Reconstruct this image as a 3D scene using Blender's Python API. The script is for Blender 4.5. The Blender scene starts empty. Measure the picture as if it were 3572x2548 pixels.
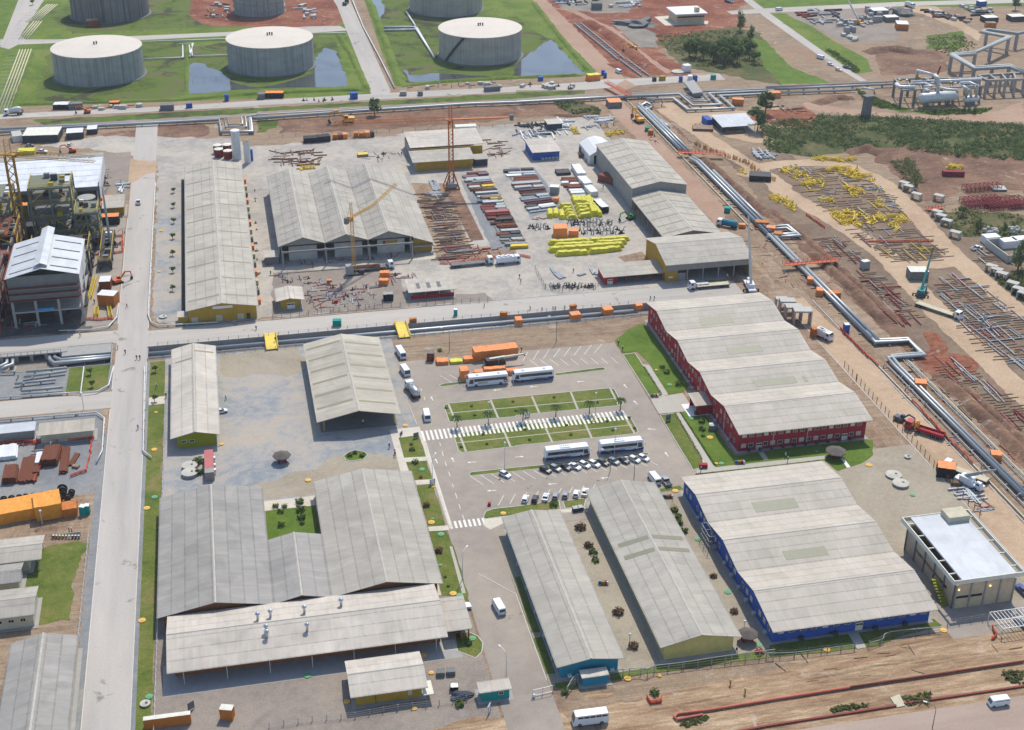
import bpy,math,random,bmesh
from mathutils import Vector,Matrix,noise
from mathutils.geometry import tessellate_polygon,delaunay_2d_cdt
R=math.radians;PI=math.pi;rnd=random.Random(7)
SC=bpy.context.scene;COL=SC.collection
# camera, world, sun, exposure
FOC,CAMH=4765.3,200.0
_p,_r,_y=R(27.8626),R(-0.39888),R(-12.2981)
_G=Matrix(((math.cos(_y),-math.sin(_y),0),(math.sin(_y),math.cos(_y),0),(0,0,1)))
_fw=Vector((0,math.cos(_p),-math.sin(_p)));_rt=Vector((1,0,0));_dn=Vector((0,-math.sin(_p),-math.cos(_p)))
_c,_s=math.cos(_r),math.sin(_r)
RT,DN,FW=[_G@v for v in((_c*_rt+_s*_dn),(-_s*_rt+_c*_dn),_fw)]
cam=bpy.data.cameras.new('camera');camo=bpy.data.objects.new('camera',cam);COL.objects.link(camo)
camo.matrix_world=Matrix(((RT.x,-DN.x,-FW.x,0),(RT.y,-DN.y,-FW.y,0),(RT.z,-DN.z,-FW.z,CAMH),(0,0,0,1)))
cam.sensor_width=36;cam.lens=FOC/3572*36;cam.clip_start=1;cam.clip_end=6000;SC.camera=camo
SUN=Vector((0.31,0.64,1.0)).normalized()
wd=bpy.data.worlds.new('World');SC.world=wd;wd.use_nodes=True
_n=wd.node_tree.nodes;_sky=_n.new('ShaderNodeTexSky');_sky.sky_type='NISHITA';_sky.sun_disc=False
_sky.sun_elevation=math.asin(SUN.z);_sky.sun_rotation=math.atan2(SUN.x,SUN.y);_sky.altitude=900;_sky.air_density=1.0;_sky.dust_density=1.5
wd.node_tree.links.new(_sky.outputs[0],_n['Background'].inputs[0]);_n['Background'].inputs[1].default_value=0.15
sl=bpy.data.lights.new('sun','SUN');sl.energy=3.2;sl.angle=R(0.5);sl.color=(1,0.94,0.84)
so=bpy.data.objects.new('sun',sl);COL.objects.link(so);so.rotation_euler=(-SUN).to_track_quat('-Z','Y').to_euler();so.location=(0,0,400)
SC.view_settings.view_transform='Standard';SC.view_settings.look='None';SC.view_settings.exposure=0.45;SC.view_settings.gamma=1
# survey: photo sheet readings > site coordinates
SX=dict(a=0,b=900,c=1800,d=2672);SY={'1':0,'2':640,'3':1280,'4':1908}
SZ=dict(e=(1400,1150,550/2277),f=(1850,1480,500/2277),g=(0,480,500/2256),h=(0,780,500/2137),i=(1500,560,650/2277),j=(3000,180,572/2277))
def at(t,x,y,z=0.0):
 if t=='D':u,v=x*3572/2277,y*2548/1624
 elif t in SZ:q=SZ[t];u,v=q[0]+x*q[2],q[1]+y*q[2]
 else:u,v=SX[t[0]]+x*900/2277,SY[t[1]]+y*900/2277
 d=RT*((u-1786)/FOC)+DN*((v-1274)/FOC)+FW
 k=(z-CAMH)/d.z
 return Vector((d.x*k,d.y*k,z))
def P(s,z=0.0):
 out=[];t='D'
 for w in s.split():
  if ',' in w:
   x,y=w.split(',');out.append(at(t,float(x),float(y),z))
  else:t=w
 return out
# materials
def lin(c):
 return tuple(((v/255)/12.92 if v<=10 else((v/255+0.055)/1.055)**2.4)for v in c)+(1,)
MATS={}
class NT:
 def __init__(s,name):
  s.m=bpy.data.materials.new(name);s.m.use_nodes=True;s.t=s.m.node_tree;s.b=s.t.nodes['Principled BSDF']
 def n(s,k,**kw):
  q=s.t.nodes.new('ShaderNode'+k)
  for a,v in kw.items():setattr(q,a,v)
  return q
 def l(s,a,b):s.t.links.new(a,b)
 def noise(s,vec,sc,det=4,dist=0.0,rough=.55):
  q=s.n('TexNoise');q.inputs['Scale'].default_value=sc;q.inputs['Detail'].default_value=det
  q.inputs['Distortion'].default_value=dist;q.inputs['Roughness'].default_value=rough
  if vec is not None:s.l(vec,q.inputs['Vector'])
  return q.outputs['Fac']
 def math(s,op,a,b=0.0,clamp=False):
  q=s.n('Math',operation=op);q.use_clamp=clamp
  for i,v in enumerate((a,b)):
   if hasattr(v,'links'):s.l(v,q.inputs[i])
   else:q.inputs[i].default_value=v
  return q.outputs[0]
 def mr(s,v,a,b,c,d):
  q=s.n('MapRange');s.l(v,q.inputs[0])
  for i,k in enumerate((a,b,c,d)):q.inputs[i+1].default_value=k
  return q.outputs[0]
 def scale(s,col,f):
  q=s.n('VectorMath',operation='SCALE')
  if hasattr(col,'links'):s.l(col,q.inputs[0])
  else:q.inputs[0].default_value=col[:3]
  s.l(f,q.inputs['Scale']);return q.outputs[0]
 def ramp(s,f,stops):
  q=s.n('ValToRGB');e=q.color_ramp.elements
  while len(e)<len(stops):e.new(.5)
  for i,(p,c)in enumerate(stops):e[i].position=p;e[i].color=lin(c)
  s.l(f,q.inputs[0]);return q.outputs[0]
 def mix(s,f,a,b):
  q=s.n('Mix',data_type='RGBA')
  s.l(f,q.inputs[0])
  for i,v in((6,a),(7,b)):
   if hasattr(v,'links'):s.l(v,q.inputs[i])
   else:q.inputs[i].default_value=v
  return q.outputs[2]
 def out(s,col,rough=.85,metal=0.0,spec=.3):
  s.l(col,s.b.inputs['Base Color']);s.b.inputs['Roughness'].default_value=rough
  s.b.inputs['Metallic'].default_value=metal;s.b.inputs['Specular IOR Level'].default_value=spec
  return s.m
 def bump(s,h,st,d=.1):
  q=s.n('Bump');q.inputs['Strength'].default_value=st;q.inputs['Distance'].default_value=d
  s.l(h,q.inputs['Height']);s.l(q.outputs[0],s.b.inputs['Normal'])
def M(name,c=None,rough=.8,metal=0.0,var=.18,sc=.6,spec=.3):
 if name in MATS:return MATS[name]
 t=NT(name);pos=t.n('NewGeometry').outputs['Position']
 f=t.math('ADD',t.math('MULTIPLY',t.noise(pos,sc,5),.6),t.math('MULTIPLY',t.noise(pos,sc*7,3),.4))
 m=t.out(t.scale(lin(c),t.mr(f,.3,.7,1-var,1+var)),rough,metal,spec)
 MATS[name]=m;return m
def GM(name,stops,s1=.03,s2=.35,fine=.16,dist=.6,bump=.25,rough=.95,stretch=None,spots=None,rut=None):
 """ground: two noise scales choose the soil colour, a fine grain breaks it up"""
 t=NT(name);pos=t.n('NewGeometry').outputs['Position']
 v1=pos
 if stretch:
  q=t.n('Mapping');t.l(pos,q.inputs[0]);q.inputs['Rotation'].default_value=(0,0,stretch[2]);q.inputs['Scale'].default_value=(stretch[0],stretch[1],1);v1=q.outputs[0]
 a=t.noise(v1,s1,6,dist,.6);b=t.noise(v1,s2,5,dist*.5,.6)
 f=t.math('ADD',t.math('MULTIPLY',a,.62),t.math('MULTIPLY',b,.38))
 col=t.ramp(t.mr(f,.3,.7,0,1),stops)
 if spots:
  sp=t.mr(t.noise(pos,spots[1],4,.8,.65),spots[2],spots[2]+.07,0,1);col=t.mix(sp,col,lin(spots[0]))
 if rut is not None:
  q=t.n('Mapping');t.l(pos,q.inputs[0]);q.inputs['Rotation'].default_value=(0,0,rut);q.inputs['Scale'].default_value=(.05,.9,1)
  rr=t.noise(q.outputs[0],1,4,1.2,.6);col=t.scale(col,t.mr(rr,.36,.62,.78,1.1));col=t.mix(t.mr(t.noise(pos,.12,5,1,.7),.6,.68,0,.55),col,lin((176,164,148)))
 g=t.noise(pos,2.2,4,0,.7)
 col=t.scale(col,t.mr(g,.3,.7,1-fine,1+fine))
 t.bump(t.noise(pos,1.4,5,0,.65),bump,.25)
 MATS[name]=t.out(col,rough,0,.15);return MATS[name]
def RM(name,c,row=3.2,c2=None,seam=.3,var=.035,rough=.75,metal=0.0,stain=.09):
 """sheet roofing: overlap lines every row metres up the slope, sheet to sheet shade, streaks down the slope"""
 if name in MATS:return MATS[name]
 t=NT(name);uv=t.n('UVMap').outputs[0];sp=t.n('SeparateXYZ');t.l(uv,sp.inputs[0]);u,v=sp.outputs[0],sp.outputs[1]
 pos=t.n('NewGeometry').outputs['Position']
 cu=t.math('FLOOR',t.math('DIVIDE',u,1.05));cv=t.math('FLOOR',t.math('DIVIDE',v,row))
 cb=t.n('CombineXYZ');t.l(cu,cb.inputs[0]);t.l(cv,cb.inputs[1])
 wn=t.n('TexWhiteNoise',noise_dimensions='2D');t.l(cb.outputs[0],wn.inputs[0])
 cb2=t.n('CombineXYZ');t.l(t.math('FLOOR',t.math('DIVIDE',u,6.3)),cb2.inputs[0]);t.l(cv,cb2.inputs[1])
 wn2=t.n('TexWhiteNoise',noise_dimensions='2D');t.l(cb2.outputs[0],wn2.inputs[0])
 fr=t.math('FRACT',t.math('DIVIDE',v,row))
 sm=t.math('MULTIPLY',t.math('LESS_THAN',fr,.32/row),t.mr(t.noise(uv,1.3,3),.35,.6,.35,1))
 mp=t.n('Mapping');t.l(uv,mp.inputs[0]);mp.inputs['Scale'].default_value=(1.6,.12,1)
 st=t.noise(mp.outputs[0],1,5,0,.65);big=t.noise(pos,.06,5,.5)
 k=t.math('ADD',t.mr(wn.outputs[0],0,1,1-var,1+var),t.mr(wn2.outputs[0],0,1,-var*.6,var*.6))
 k=t.math('ADD',k,t.math('MULTIPLY',t.math('GREATER_THAN',wn2.outputs[0],.94),.05));k=t.math('SUBTRACT',k,t.math('MULTIPLY',t.math('LESS_THAN',wn2.outputs[0],.05),.05))
 k=t.math('MULTIPLY',k,t.mr(st,.3,.7,1-stain,1+stain*.7))
 k=t.math('MULTIPLY',k,t.mr(big,.3,.7,1-stain,1+stain))
 k=t.math('MULTIPLY',k,t.mr(sm,0,1,1,1-seam))
 base=t.mix(t.mr(t.noise(pos,.15,4,1),.4,.65,0,1),lin(c),lin(c2 or[x*.93 for x in c]))
 w=t.n('TexWave',wave_type='BANDS',bands_direction='X');w.inputs['Scale'].default_value=1.8;t.l(uv,w.inputs[0]);t.bump(w.outputs['Fac'],.35,.06)
 MATS[name]=t.out(t.scale(base,k),rough,metal,.25);return MATS[name]
# mesh helpers
class MB:
 def __init__(s):s.v=[];s.f=[];s.k=[];s.mi=0;s.uv=None
 def add(s,vs,fs):
  o=len(s.v);s.v+=[tuple(p)for p in vs];s.f+=[tuple(o+i for i in f)for f in fs];s.k+=[s.mi]*len(fs);return s
 def hexa(s,b,t):
  return s.add(list(b)+list(t),[(3,2,1,0),(4,5,6,7),(0,1,5,4),(1,2,6,5),(2,3,7,6),(3,0,4,7)])
 def box(s,x0,y0,z0,x1,y1,z1):
  return s.hexa([(x0,y0,z0),(x1,y0,z0),(x1,y1,z0),(x0,y1,z0)],[(x0,y0,z1),(x1,y0,z1),(x1,y1,z1),(x0,y1,z1)])
 def cbox(s,cx,cy,z,sx,sy,sz,rz=0,taper=1.0):
  c,n=math.cos(rz),math.sin(rz);q=[(-1,-1),(1,-1),(1,1),(-1,1)]
  f=lambda k,zz:[(cx+(a*sx*c-b*sy*n)*k/2,cy+(a*sx*n+b*sy*c)*k/2,zz)for a,b in q]
  return s.hexa(f(1,z),f(taper,z+sz))
 def prism(s,poly,z0,z1):
  n=len(poly);vs=[(p[0],p[1],z0)for p in poly]+[(p[0],p[1],z1)for p in poly]
  fs=[(i,(i+1)%n,n+(i+1)%n,n+i)for i in range(n)]
  tri=tessellate_polygon([[Vector((p[0],p[1],0))for p in poly]])
  return s.add(vs,fs+[tuple(n+i for i in t)for t in tri]+[tuple(t)for t in tri])
 def side(s,prof,y0,y1,taper=0.0,z_t=0.0):
  """closed (x, z) outline extruded from y0 to y1; above z_t the sides lean in by taper"""
  n=len(prof);g=lambda y,sg:[(x,y+sg*(taper if z>z_t else 0),z)for x,z in prof]
  tri=tessellate_polygon([[Vector((x,z,0))for x,z in prof]])
  return s.add(g(y0,1)+g(y1,-1),[(i,(i+1)%n,n+(i+1)%n,n+i)for i in range(n)]+[tuple(t)for t in tri]+[tuple(n+i for i in t)for t in tri])
 def tube(s,pts,r,n=8,cap=True):
  pts=[Vector(p)for p in pts];rs=r if isinstance(r,(list,tuple))else[r]*len(pts);rings=[];up=None
  for i,p in enumerate(pts):
   a=(pts[min(i+1,len(pts)-1)]-pts[max(i-1,0)]).normalized()
   if up is None:up=Vector((0,0,1))if abs(a.z)<.9 else Vector((1,0,0))
   x=a.cross(up).normalized();up=x.cross(a).normalized();k=1.0
   if 0<i<len(pts)-1:
    d1=(p-pts[i-1]).normalized();k=1/max(.5,abs(d1.dot(a)))
   rings.append([p+(x*math.cos(2*PI*j/n)*k+up*math.sin(2*PI*j/n))*rs[i]for j in range(n)])
  fs=[(i*n+j,i*n+(j+1)%n,(i+1)*n+(j+1)%n,(i+1)*n+j)for i in range(len(pts)-1)for j in range(n)]
  if cap:fs+=[tuple(range(n-1,-1,-1)),tuple((len(pts)-1)*n+j for j in range(n))]
  return s.add([v for g in rings for v in g],fs)
 def cyl(s,c,r,h,n=16,r2=None):
  return s.lathe(c,[(r,0),(r if r2 is None else r2,h)],n)
 def lathe(s,c,prof,n=16):
  vs=[(c[0]+r*math.cos(2*PI*j/n),c[1]+r*math.sin(2*PI*j/n),c[2]+z)for r,z in prof for j in range(n)];m=len(prof)
  fs=[(i*n+j,i*n+(j+1)%n,(i+1)*n+(j+1)%n,(i+1)*n+j)for i in range(m-1)for j in range(n)]
  return s.add(vs,fs+[tuple(range(n-1,-1,-1)),tuple((m-1)*n+j for j in range(n))])
 def beam(s,a,b,w,h=None):
  a,b=Vector(a),Vector(b);h=h or w;d=(b-a).normalized();u=Vector((0,0,1))if abs(d.z)<.95 else Vector((0,1,0))
  x=d.cross(u).normalized()*w/2;y=x.cross(d).normalized()*h/2
  return s.hexa([a-x-y,a+x-y,a+x+y,a-x+y],[b-x-y,b+x-y,b+x+y,b-x+y])
 def blob(s,c,r,n=8,m=5,rough=.25,seed=0,bottom=-1.0):
  vs=[];fs=[]
  for i in range(m+1):
   th=PI*i/m
   for j in range(n):
    ph=2*PI*j/n;d=Vector((math.sin(th)*math.cos(ph),math.sin(th)*math.sin(ph),max(bottom,math.cos(th))))
    k=1+rough*noise.noise(d*1.7+Vector((seed*7.3,seed*1.9,seed)))*2
    vs.append((c[0]+d.x*r[0]*k,c[1]+d.y*r[1]*k,c[2]+d.z*r[2]*k))
  fs=[(i*n+j,(i+1)*n+j,(i+1)*n+(j+1)%n,i*n+(j+1)%n)for i in range(m)for j in range(n)]
  return s.add(vs,fs)
 def mesh(s,name,mats):
  me=bpy.data.meshes.new(name);me.from_pydata(s.v,[],s.f)
  for m in(mats if isinstance(mats,(list,tuple))else[mats]):me.materials.append(m)
  if any(s.k):me.polygons.foreach_set('material_index',s.k)
  if s.uv:
   l=me.uv_layers.new(name='UVMap')
   for i,lp in enumerate(me.loops):l.data[i].uv=s.uv[lp.vertex_index]
  bm=bmesh.new();bm.from_mesh(me);bmesh.ops.recalc_face_normals(bm,faces=bm.faces);bm.to_mesh(me);bm.free()
  return me
 def obj(s,name,mats,parent=None,loc=None,smooth=False):
  """local coordinates; with a parent, pass world coordinates and loc='w' to have its base subtracted"""
  if loc=='w':o=parent.location;s.v=[(x-o.x,y-o.y,z-o.z)for x,y,z in s.v];loc=None
  me=s.mesh(name,mats)
  if smooth:me.shade_smooth()
  return put(name,me,parent,loc)
def put(name,me,parent=None,loc=None,rz=0.0):
 o=bpy.data.objects.new(name,me);COL.objects.link(o)
 if parent is not None:o.parent=parent
 if loc is not None:o.location=loc
 if rz:o.rotation_euler[2]=rz
 return o
def tag(o,label,cat,group=None,kind=None):
 o['label']=label;o['category']=cat
 if group:o['group']=group
 if kind:o['kind']=kind
 return o
def thing(name,label,cat,loc=(0,0,0),rz=0.0,group=None):
 o=bpy.data.objects.new(name,None);COL.objects.link(o);o.location=loc;o.rotation_euler[2]=rz;o.empty_display_size=.5
 return tag(o,label,cat,group)
KIDS={}
def kids(o):
 return[c for c in bpy.data.objects if c.parent==o]
def dup(root,loc,rz=0.0,label=None,group=None,swap=None,sc=None):
 """a copy of a thing with copies of its parts and sub-parts; swap = {part name: other paint}"""
 if root.name not in KIDS:KIDS[root.name]=[(c,kids(c))for c in kids(root)]
 r=root.copy();COL.objects.link(r);r.location=loc;r.rotation_euler=(0,0,rz)
 if sc:r.scale=sc if hasattr(sc,'__len__')else(sc,)*3
 if label:r['label']=label
 if group:r['group']=group
 def cp(o,par):
  c=o.copy();COL.objects.link(c);c.parent=par
  m=(swap or{}).get(o.name.split('.')[0])
  if m:c.material_slots[0].link='OBJECT';c.material_slots[0].material=m
  return c
 for ch,gs in KIDS[root.name]:
  c=cp(ch,r)
  for g in gs:cp(g,c)
 return r
def retag(o,label,group=None):
 o['label']=label
 if group:o['group']=group
 return o
LAID=[]
def jag(poly,step,amp,seed=0):
 out=[]
 for i,a in enumerate(poly):
  b=poly[(i+1)%len(poly)];a,b=Vector((a[0],a[1],0)),Vector((b[0],b[1],0));n=max(1,int((b-a).length/step));t=(b-a).normalized();nn=Vector((-t.y,t.x,0))
  for k in range(n):
   p=a.lerp(b,k/n);w=noise.noise(p*.17+Vector((0,0,seed)))*amp*1.6+noise.noise(p*.6+Vector((0,5,seed)))*amp*.6
   out.append(p+nn*w)
 return out
def sheet(name,poly,m,rough=0.0,kind='structure',z=None,group=None):
 """a surface lying on the ones below it"""
 if isinstance(poly,str):poly=P(poly)
 if len(poly)==4 and not hasattr(poly[0],'__len__'):x0,x1,y0,y1=poly;poly=[(x0,y0),(x1,y0),(x1,y1),(x0,y1)]
 if rough:poly=jag(poly,max(1.2,rough*1.2),rough,len(bpy.data.objects))
 if z is None:
  bb=(min(p[0]for p in poly),max(p[0]for p in poly),min(p[1]for p in poly),max(p[1]for p in poly))
  z=.004+max([q[4]for q in LAID if q[0]<bb[1]and q[1]>bb[0]and q[2]<bb[3]and q[3]>bb[2]]or[0]);LAID.append(bb+(z,))
 vs=[(p[0],p[1],z)for p in poly]
 b=MB();b.add(vs,[t for t in tessellate_polygon([[Vector(v)for v in vs]])])
 o=b.obj(name,m);o['kind']=kind
 for p in o.data.polygons:
  if p.normal.z<0:p.flip()
 return o
def strip(pts,w):
 """centre line widened to a band"""
 pts=[Vector((p[0],p[1],0))for p in pts];L=[];Rr=[]
 for i,p in enumerate(pts):
  t=(pts[min(i+1,len(pts)-1)]-pts[max(0,i-1)]).normalized();n=Vector((-t.y,t.x,0))*w/2
  L.append(p+n);Rr.append(p-n)
 return L+Rr[::-1]
def ontop(b):
 x=[p[0]for p in b.v];y=[p[1]for p in b.v];x0,x1,y0,y1=min(x),max(x),min(y),max(y)
 z=.004+max([q[4]for q in LAID if q[0]<x1 and q[1]>x0 and q[2]<y1 and q[3]>y0]or[0])
 b.v=[(p[0],p[1],z)for p in b.v];return b
def smoothline(pts,n=6):
 pts=[Vector((p[0],p[1],p[2]if len(p)>2 else 0))for p in pts];out=[]
 for i in range(len(pts)-1):
  p0,p1,p2,p3=pts[max(i-1,0)],pts[i],pts[i+1],pts[min(i+2,len(pts)-1)]
  for k in range(n):
   t=k/n;out.append(.5*((2*p1)+(p2-p0)*t+(2*p0-5*p1+4*p2-p3)*t*t+(3*p1-p0-3*p2+p3)*t**3))
 return out+[pts[-1]]
# SETTING
GM('dirt',rut=.1,stops=[(0,(106,88,72)),(.3,(132,111,91)),(.55,(146,128,106)),(.75,(142,114,92)),(1,(158,144,122))],s1=.03,s2=.4,fine=.22,bump=.5)
GM('tan',rut=1.5,stops=[(0,(108,88,72)),(.35,(134,112,92)),(.65,(150,130,108)),(1,(164,146,124))],s1=.06,s2=.5,fine=.22,stretch=(2.2,.7,.1),bump=.5)
GM('bottomsoil',rut=.12,stops=[(0,(108,84,64)),(.35,(140,113,88)),(.6,(158,134,106)),(.8,(176,154,126)),(1,(146,110,82))],s1=.09,s2=.55,fine=.2,stretch=(.5,2.2,-.05))
GM('haul',[(0,(150,126,102)),(.5,(172,148,122)),(1,(184,162,136))],.04,.4,fine=.18)
GM('redroad',[(0,(142,112,94)),(.5,(158,130,110)),(1,(168,146,126))],.03,.4)
GM('redsoil',rut=.9,stops=[(0,(86,46,34)),(.35,(118,68,50)),(.65,(138,90,68)),(1,(150,120,96))],s1=.06,s2=.5,fine=.24,bump=.5)
GM('slope',rut=1.3,stops=[(0,(88,66,54)),(.4,(112,86,70)),(.7,(134,104,84)),(1,(118,108,74))],s1=.07,s2=.6,fine=.24,bump=.5)
GM('gravel',[(0,(130,126,122)),(.35,(154,148,140)),(.6,(170,162,150)),(1,(184,174,158))],.05,.4)
GM('yard',[(0,(116,120,124)),(.28,(134,138,140)),(.5,(154,150,144)),(.75,(166,156,142)),(1,(162,146,130))],.045,.35,dist=1.2)
GM('sandyard',[(0,(132,122,106)),(.5,(152,142,124)),(1,(164,154,136))],.06,.8,fine=.13)
GM('greybrown',[(0,(112,104,96)),(.5,(136,126,116)),(1,(150,138,124))],.06,.5)
GM('bluegrey',[(0,(108,110,112)),(.5,(126,128,128)),(1,(150,144,136))],.07,.6)
GM('concrete',[(0,(152,148,142)),(.5,(170,164,156)),(1,(182,174,164))],.06,.35,fine=.08,bump=.05,stretch=(1,.1,0),spots=((132,126,118),.12,.62))
GM('concreteB',[(0,(152,148,140)),(.5,(170,164,155)),(1,(182,174,163))],.06,.35,fine=.08,bump=.05,stretch=(.1,1,0),spots=((134,128,118),.12,.62))
GM('asphalt',[(0,(132,123,113)),(.4,(147,137,126)),(.7,(155,145,132)),(1,(165,152,137))],.035,.25,fine=.08,bump=.05,spots=((116,108,99),.16,.64))
GM('oldroad',[(0,(146,128,114)),(.5,(158,140,126)),(1,(168,152,136))],.04,.4,fine=.08,bump=.1,stretch=(.15,1,0))
GM('pave',[(0,(176,168,154)),(.5,(192,184,168)),(1,(202,194,178))],.2,.8,fine=.06,bump=.04)
GM('lawn',[(0,(66,80,32)),(.3,(84,98,40)),(.55,(98,106,48)),(.75,(114,110,62)),(1,(128,112,76))],.09,.55,fine=.24,bump=.5)
GM('brightlawn',[(0,(68,90,32)),(.5,(86,108,38)),(1,(104,120,52))],.12,.6,fine=.22,bump=.5)
GM('dike',[(0,(68,86,34)),(.35,(84,104,38)),(.65,(102,118,48)),(.85,(116,112,62)),(1,(128,124,68))],.06,.5,fine=.2,bump=.5)
GM('wetgrass',[(0,(52,58,32)),(.3,(70,82,36)),(.5,(84,104,36)),(.68,(92,96,54)),(.82,(104,94,72)),(1,(80,98,40))],.03,.2,fine=.22,dist=1.0,spots=((64,64,46),.05,.54))
GM('scrub',[(0,(52,60,32)),(.4,(72,80,42)),(.7,(98,92,62)),(1,(120,104,80))],.05,.4,fine=.25,bump=.7)
GM('laydown',[(0,(92,78,66)),(.4,(116,98,82)),(.75,(132,114,94)),(1,(104,104,68))],.05,.5,fine=.2)
GM('patch',[(0,(108,104,98)),(1,(150,140,126))],.1,.6)
_w=NT('pond');_ps=_w.n('NewGeometry').outputs['Position']
_w.bump(_w.noise(_ps,.9,3),.06,.05);_w.b.inputs['IOR'].default_value=1.33
_wc=_w.ramp(_w.noise(_ps,.05,4,1),[(.3,(50,52,48)),(.6,(78,82,82)),(.75,(60,64,44))]);MATS['pond']=_w.out(_wc,.08,0,.9)
G=MATS
CHAN=[(-31.2,172,395.6,404.6),(-120,-42,395.0,409.8)]
def ground():
 xs=[-700,1500];ys=[-150,3200]
 V=[Vector(p)for p in((-700,-150),(1500,-150),(1500,3200),(-700,3200))];E=[(0,1),(1,2),(2,3),(3,0)]
 for x0,x1,y0,y1 in CHAN:
  n=len(V);V+=[Vector(p)for p in((x0,y0),(x1,y0),(x1,y1),(x0,y1))];E+=[(n+i,n+(i+1)%4)for i in range(4)]
 vs,_,fs,*_r2=delaunay_2d_cdt(V,E,[],0,1e-4)
 b=MB();keep=[]
 for f in fs:
  c=sum((vs[i]for i in f),Vector((0,0)))/len(f)
  if not any(x0<c.x<x1 and y0<c.y<y1 for x0,x1,y0,y1 in CHAN):keep.append(tuple(f))
 b.add([(v.x,v.y,0)for v in vs],keep);o=b.obj('ground',G['dirt']);o['kind']='structure'
ground()
_ch=MB()
for x0,x1,y0,y1 in CHAN:_ch.add([(x0,y0,-2),(x1,y0,-2),(x1,y1,-2),(x0,y1,-2)],[(0,1,2,3)])
_o=_ch.obj('channel_floor',G['greybrown']);_o['kind']='structure'
M('conc',(150,148,144),.85,var=.12);M('concdark',(112,112,110),.9,var=.2,sc=.4);M('white',(214,214,212),.6,var=.05);M('kerb',(186,184,178),.8,var=.1)
for i,(x0,x1,y0,y1)in enumerate(CHAN):
 b=MB();b.box(x0,y1-.3,-2.0,x1,y1,.35);tag(b.obj('retaining_wall',M('conc')),['long grey concrete retaining wall along the pipe channel below the cross road','grey concrete retaining wall under the culvert road west of the junction'][i],'wall')
 b=MB();b.box(x0,y0,-2.0,x1,y0+.25,.12);tag(b.obj('retaining_wall',M('conc')),['low concrete edge wall on the near side of the long pipe channel','near side concrete wall of the pipe pit west of the junction'][i],'wall')
 b=MB();b.box(x0,y0,-2,x0+.3,y1,.12)if i==0 else b.box(x1-.3,y0,-2,x1,y1,.12);tag(b.obj('retaining_wall',M('conc')),['short end wall of the pipe channel at the road junction','end wall of the pipe pit beside the main road'][i],'wall')
# far field: upper part of the picture
sheet('grass_field','D -60,-30 760,-30 800,120 825,212 30,238 -60,300',G['dike'])
sheet('grass_basin','a1 300,930 440,470 1250,500 1640,520 1640,830 1400,880',G['wetgrass'],2)
sheet('grass_basin','a1 1240,390 1640,375 1635,520 1250,500',G['wetgrass'],1)
sheet('grass_basin','D 100,30 200,0 750,-20 750,55 420,62 160,75',G['wetgrass'],2)
sheet('grass_basin','D 422,105 505,95 700,80 745,85 775,192 420,205',G['wetgrass'],1)
sheet('red_earth','D 425,-10 755,-20 762,50 740,62 600,60 460,58 425,40',G['redsoil'],2)
sheet('pond_water','a1 1664,836 1666,580 1700,552 1780,560 1850,600 1930,620 2000,690 2120,750 2277,772 b1 100,758 250,730 400,680 490,640 500,560 520,480 560,470 590,420 640,440 690,450 805,762 400,774 0,780',G['pond'],.9)
sheet('grass_basin','a1 1628,838 1660,838 1668,400 1640,400',G['brightlawn'])
sheet('grass_field','D 800,-30 1160,-30 1325,160 1300,168 880,192 850,120',G['dike'])
sheet('grass_basin','b1 1075,-20 1340,-20 1370,110 2000,160 c1 0,150 200,300 310,350 605,655 0,685 b1 1330,730 1210,530 1080,300',G['wetgrass'],2)
sheet('pond_water','c1 -40,690 20,560 120,470 200,430 230,380 310,352 605,652',G['pond'],.9)
sheet('pond_water','b1 1290,615 1340,660 1450,665 1540,650 1640,650 2270,690 2270,705 1335,728',G['pond'],.9)
sheet('pond_water','b1 955,-20 1080,-20 1130,90 1075,165 1040,100',G['pond'],.8)
sheet('red_earth','D 1170,-40 1700,-40 1640,30 1660,60 1560,100 1460,110 1540,168 1350,170 1240,60',G['redsoil'],3)
sheet('dirt_road','c1 110,-40 230,-40 700,430 960,690 800,700 640,560 330,250',G['redroad'],.6)
sheet('dirt_road','c1 330,75 520,85 680,170 860,250 960,330 1090,440 1260,560 1380,640 1280,665 1160,520 1040,410 930,330 780,240 640,190 500,110',G['redroad'],.8)
sheet('gravel_patch','c1 360,10 700,-20 1020,-20 1000,110 700,120 400,70',G['patch'],1.5)
sheet('gravel_patch','c1 830,200 1000,170 1230,300 1250,420 1080,420 950,300',G['patch'],1.5)
sheet('scrub_ground','D 1460,95 1560,70 1640,60 1695,75 1740,190 1600,165 1520,150',G['scrub'],2)
sheet('concrete_pad','c1 1220,150 1350,140 1700,190 1690,215 1320,228',G['pave'])
sheet('grass_field','D 1640,-30 2277,-30 2277,14 1700,20',G['brightlawn'])
sheet('grass_field','D 1700,30 1760,30 1860,95 1925,130 1940,160 1905,165 1800,95',G['dike'],.8)
sheet('grass_field','D 1675,85 1700,90 1760,150 1850,185 1740,188 1700,150',G['brightlawn'],.8)
sheet('grass_field','D 2060,80 2140,70 2150,100 2100,130 2060,120',G['wetgrass'],1.5)
sheet('dirt_bank','D 1940,105 2000,110 2110,110 2110,160 1960,170',G['slope'],2)
sheet('yard_pad','D 1745,30 1900,20 1990,60 2000,90 1880,95',G['greybrown'],1)
sheet('road','d1 -400,-160 0,160 560,560 830,720 890,715 740,620 400,380 160,210 -100,20 -300,-140',G['concrete'])
sheet('road','d1 -350,100 0,75 1150,20 2277,-10 2277,25 1250,55 0,115 -300,130',G['concreteB'])
sheet('dirt_road','d1 1210,50 1500,60 1900,300 1880,370 1700,250 1400,130 1250,100',G['haul'],1)
sheet('dirt_road','d1 340,900 700,960 1200,1010 1600,1025 2050,980 2277,890 2277,1110 2000,1085 1500,1060 1000,1050 600,1000 330,960',G['redroad'],.8)
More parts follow.
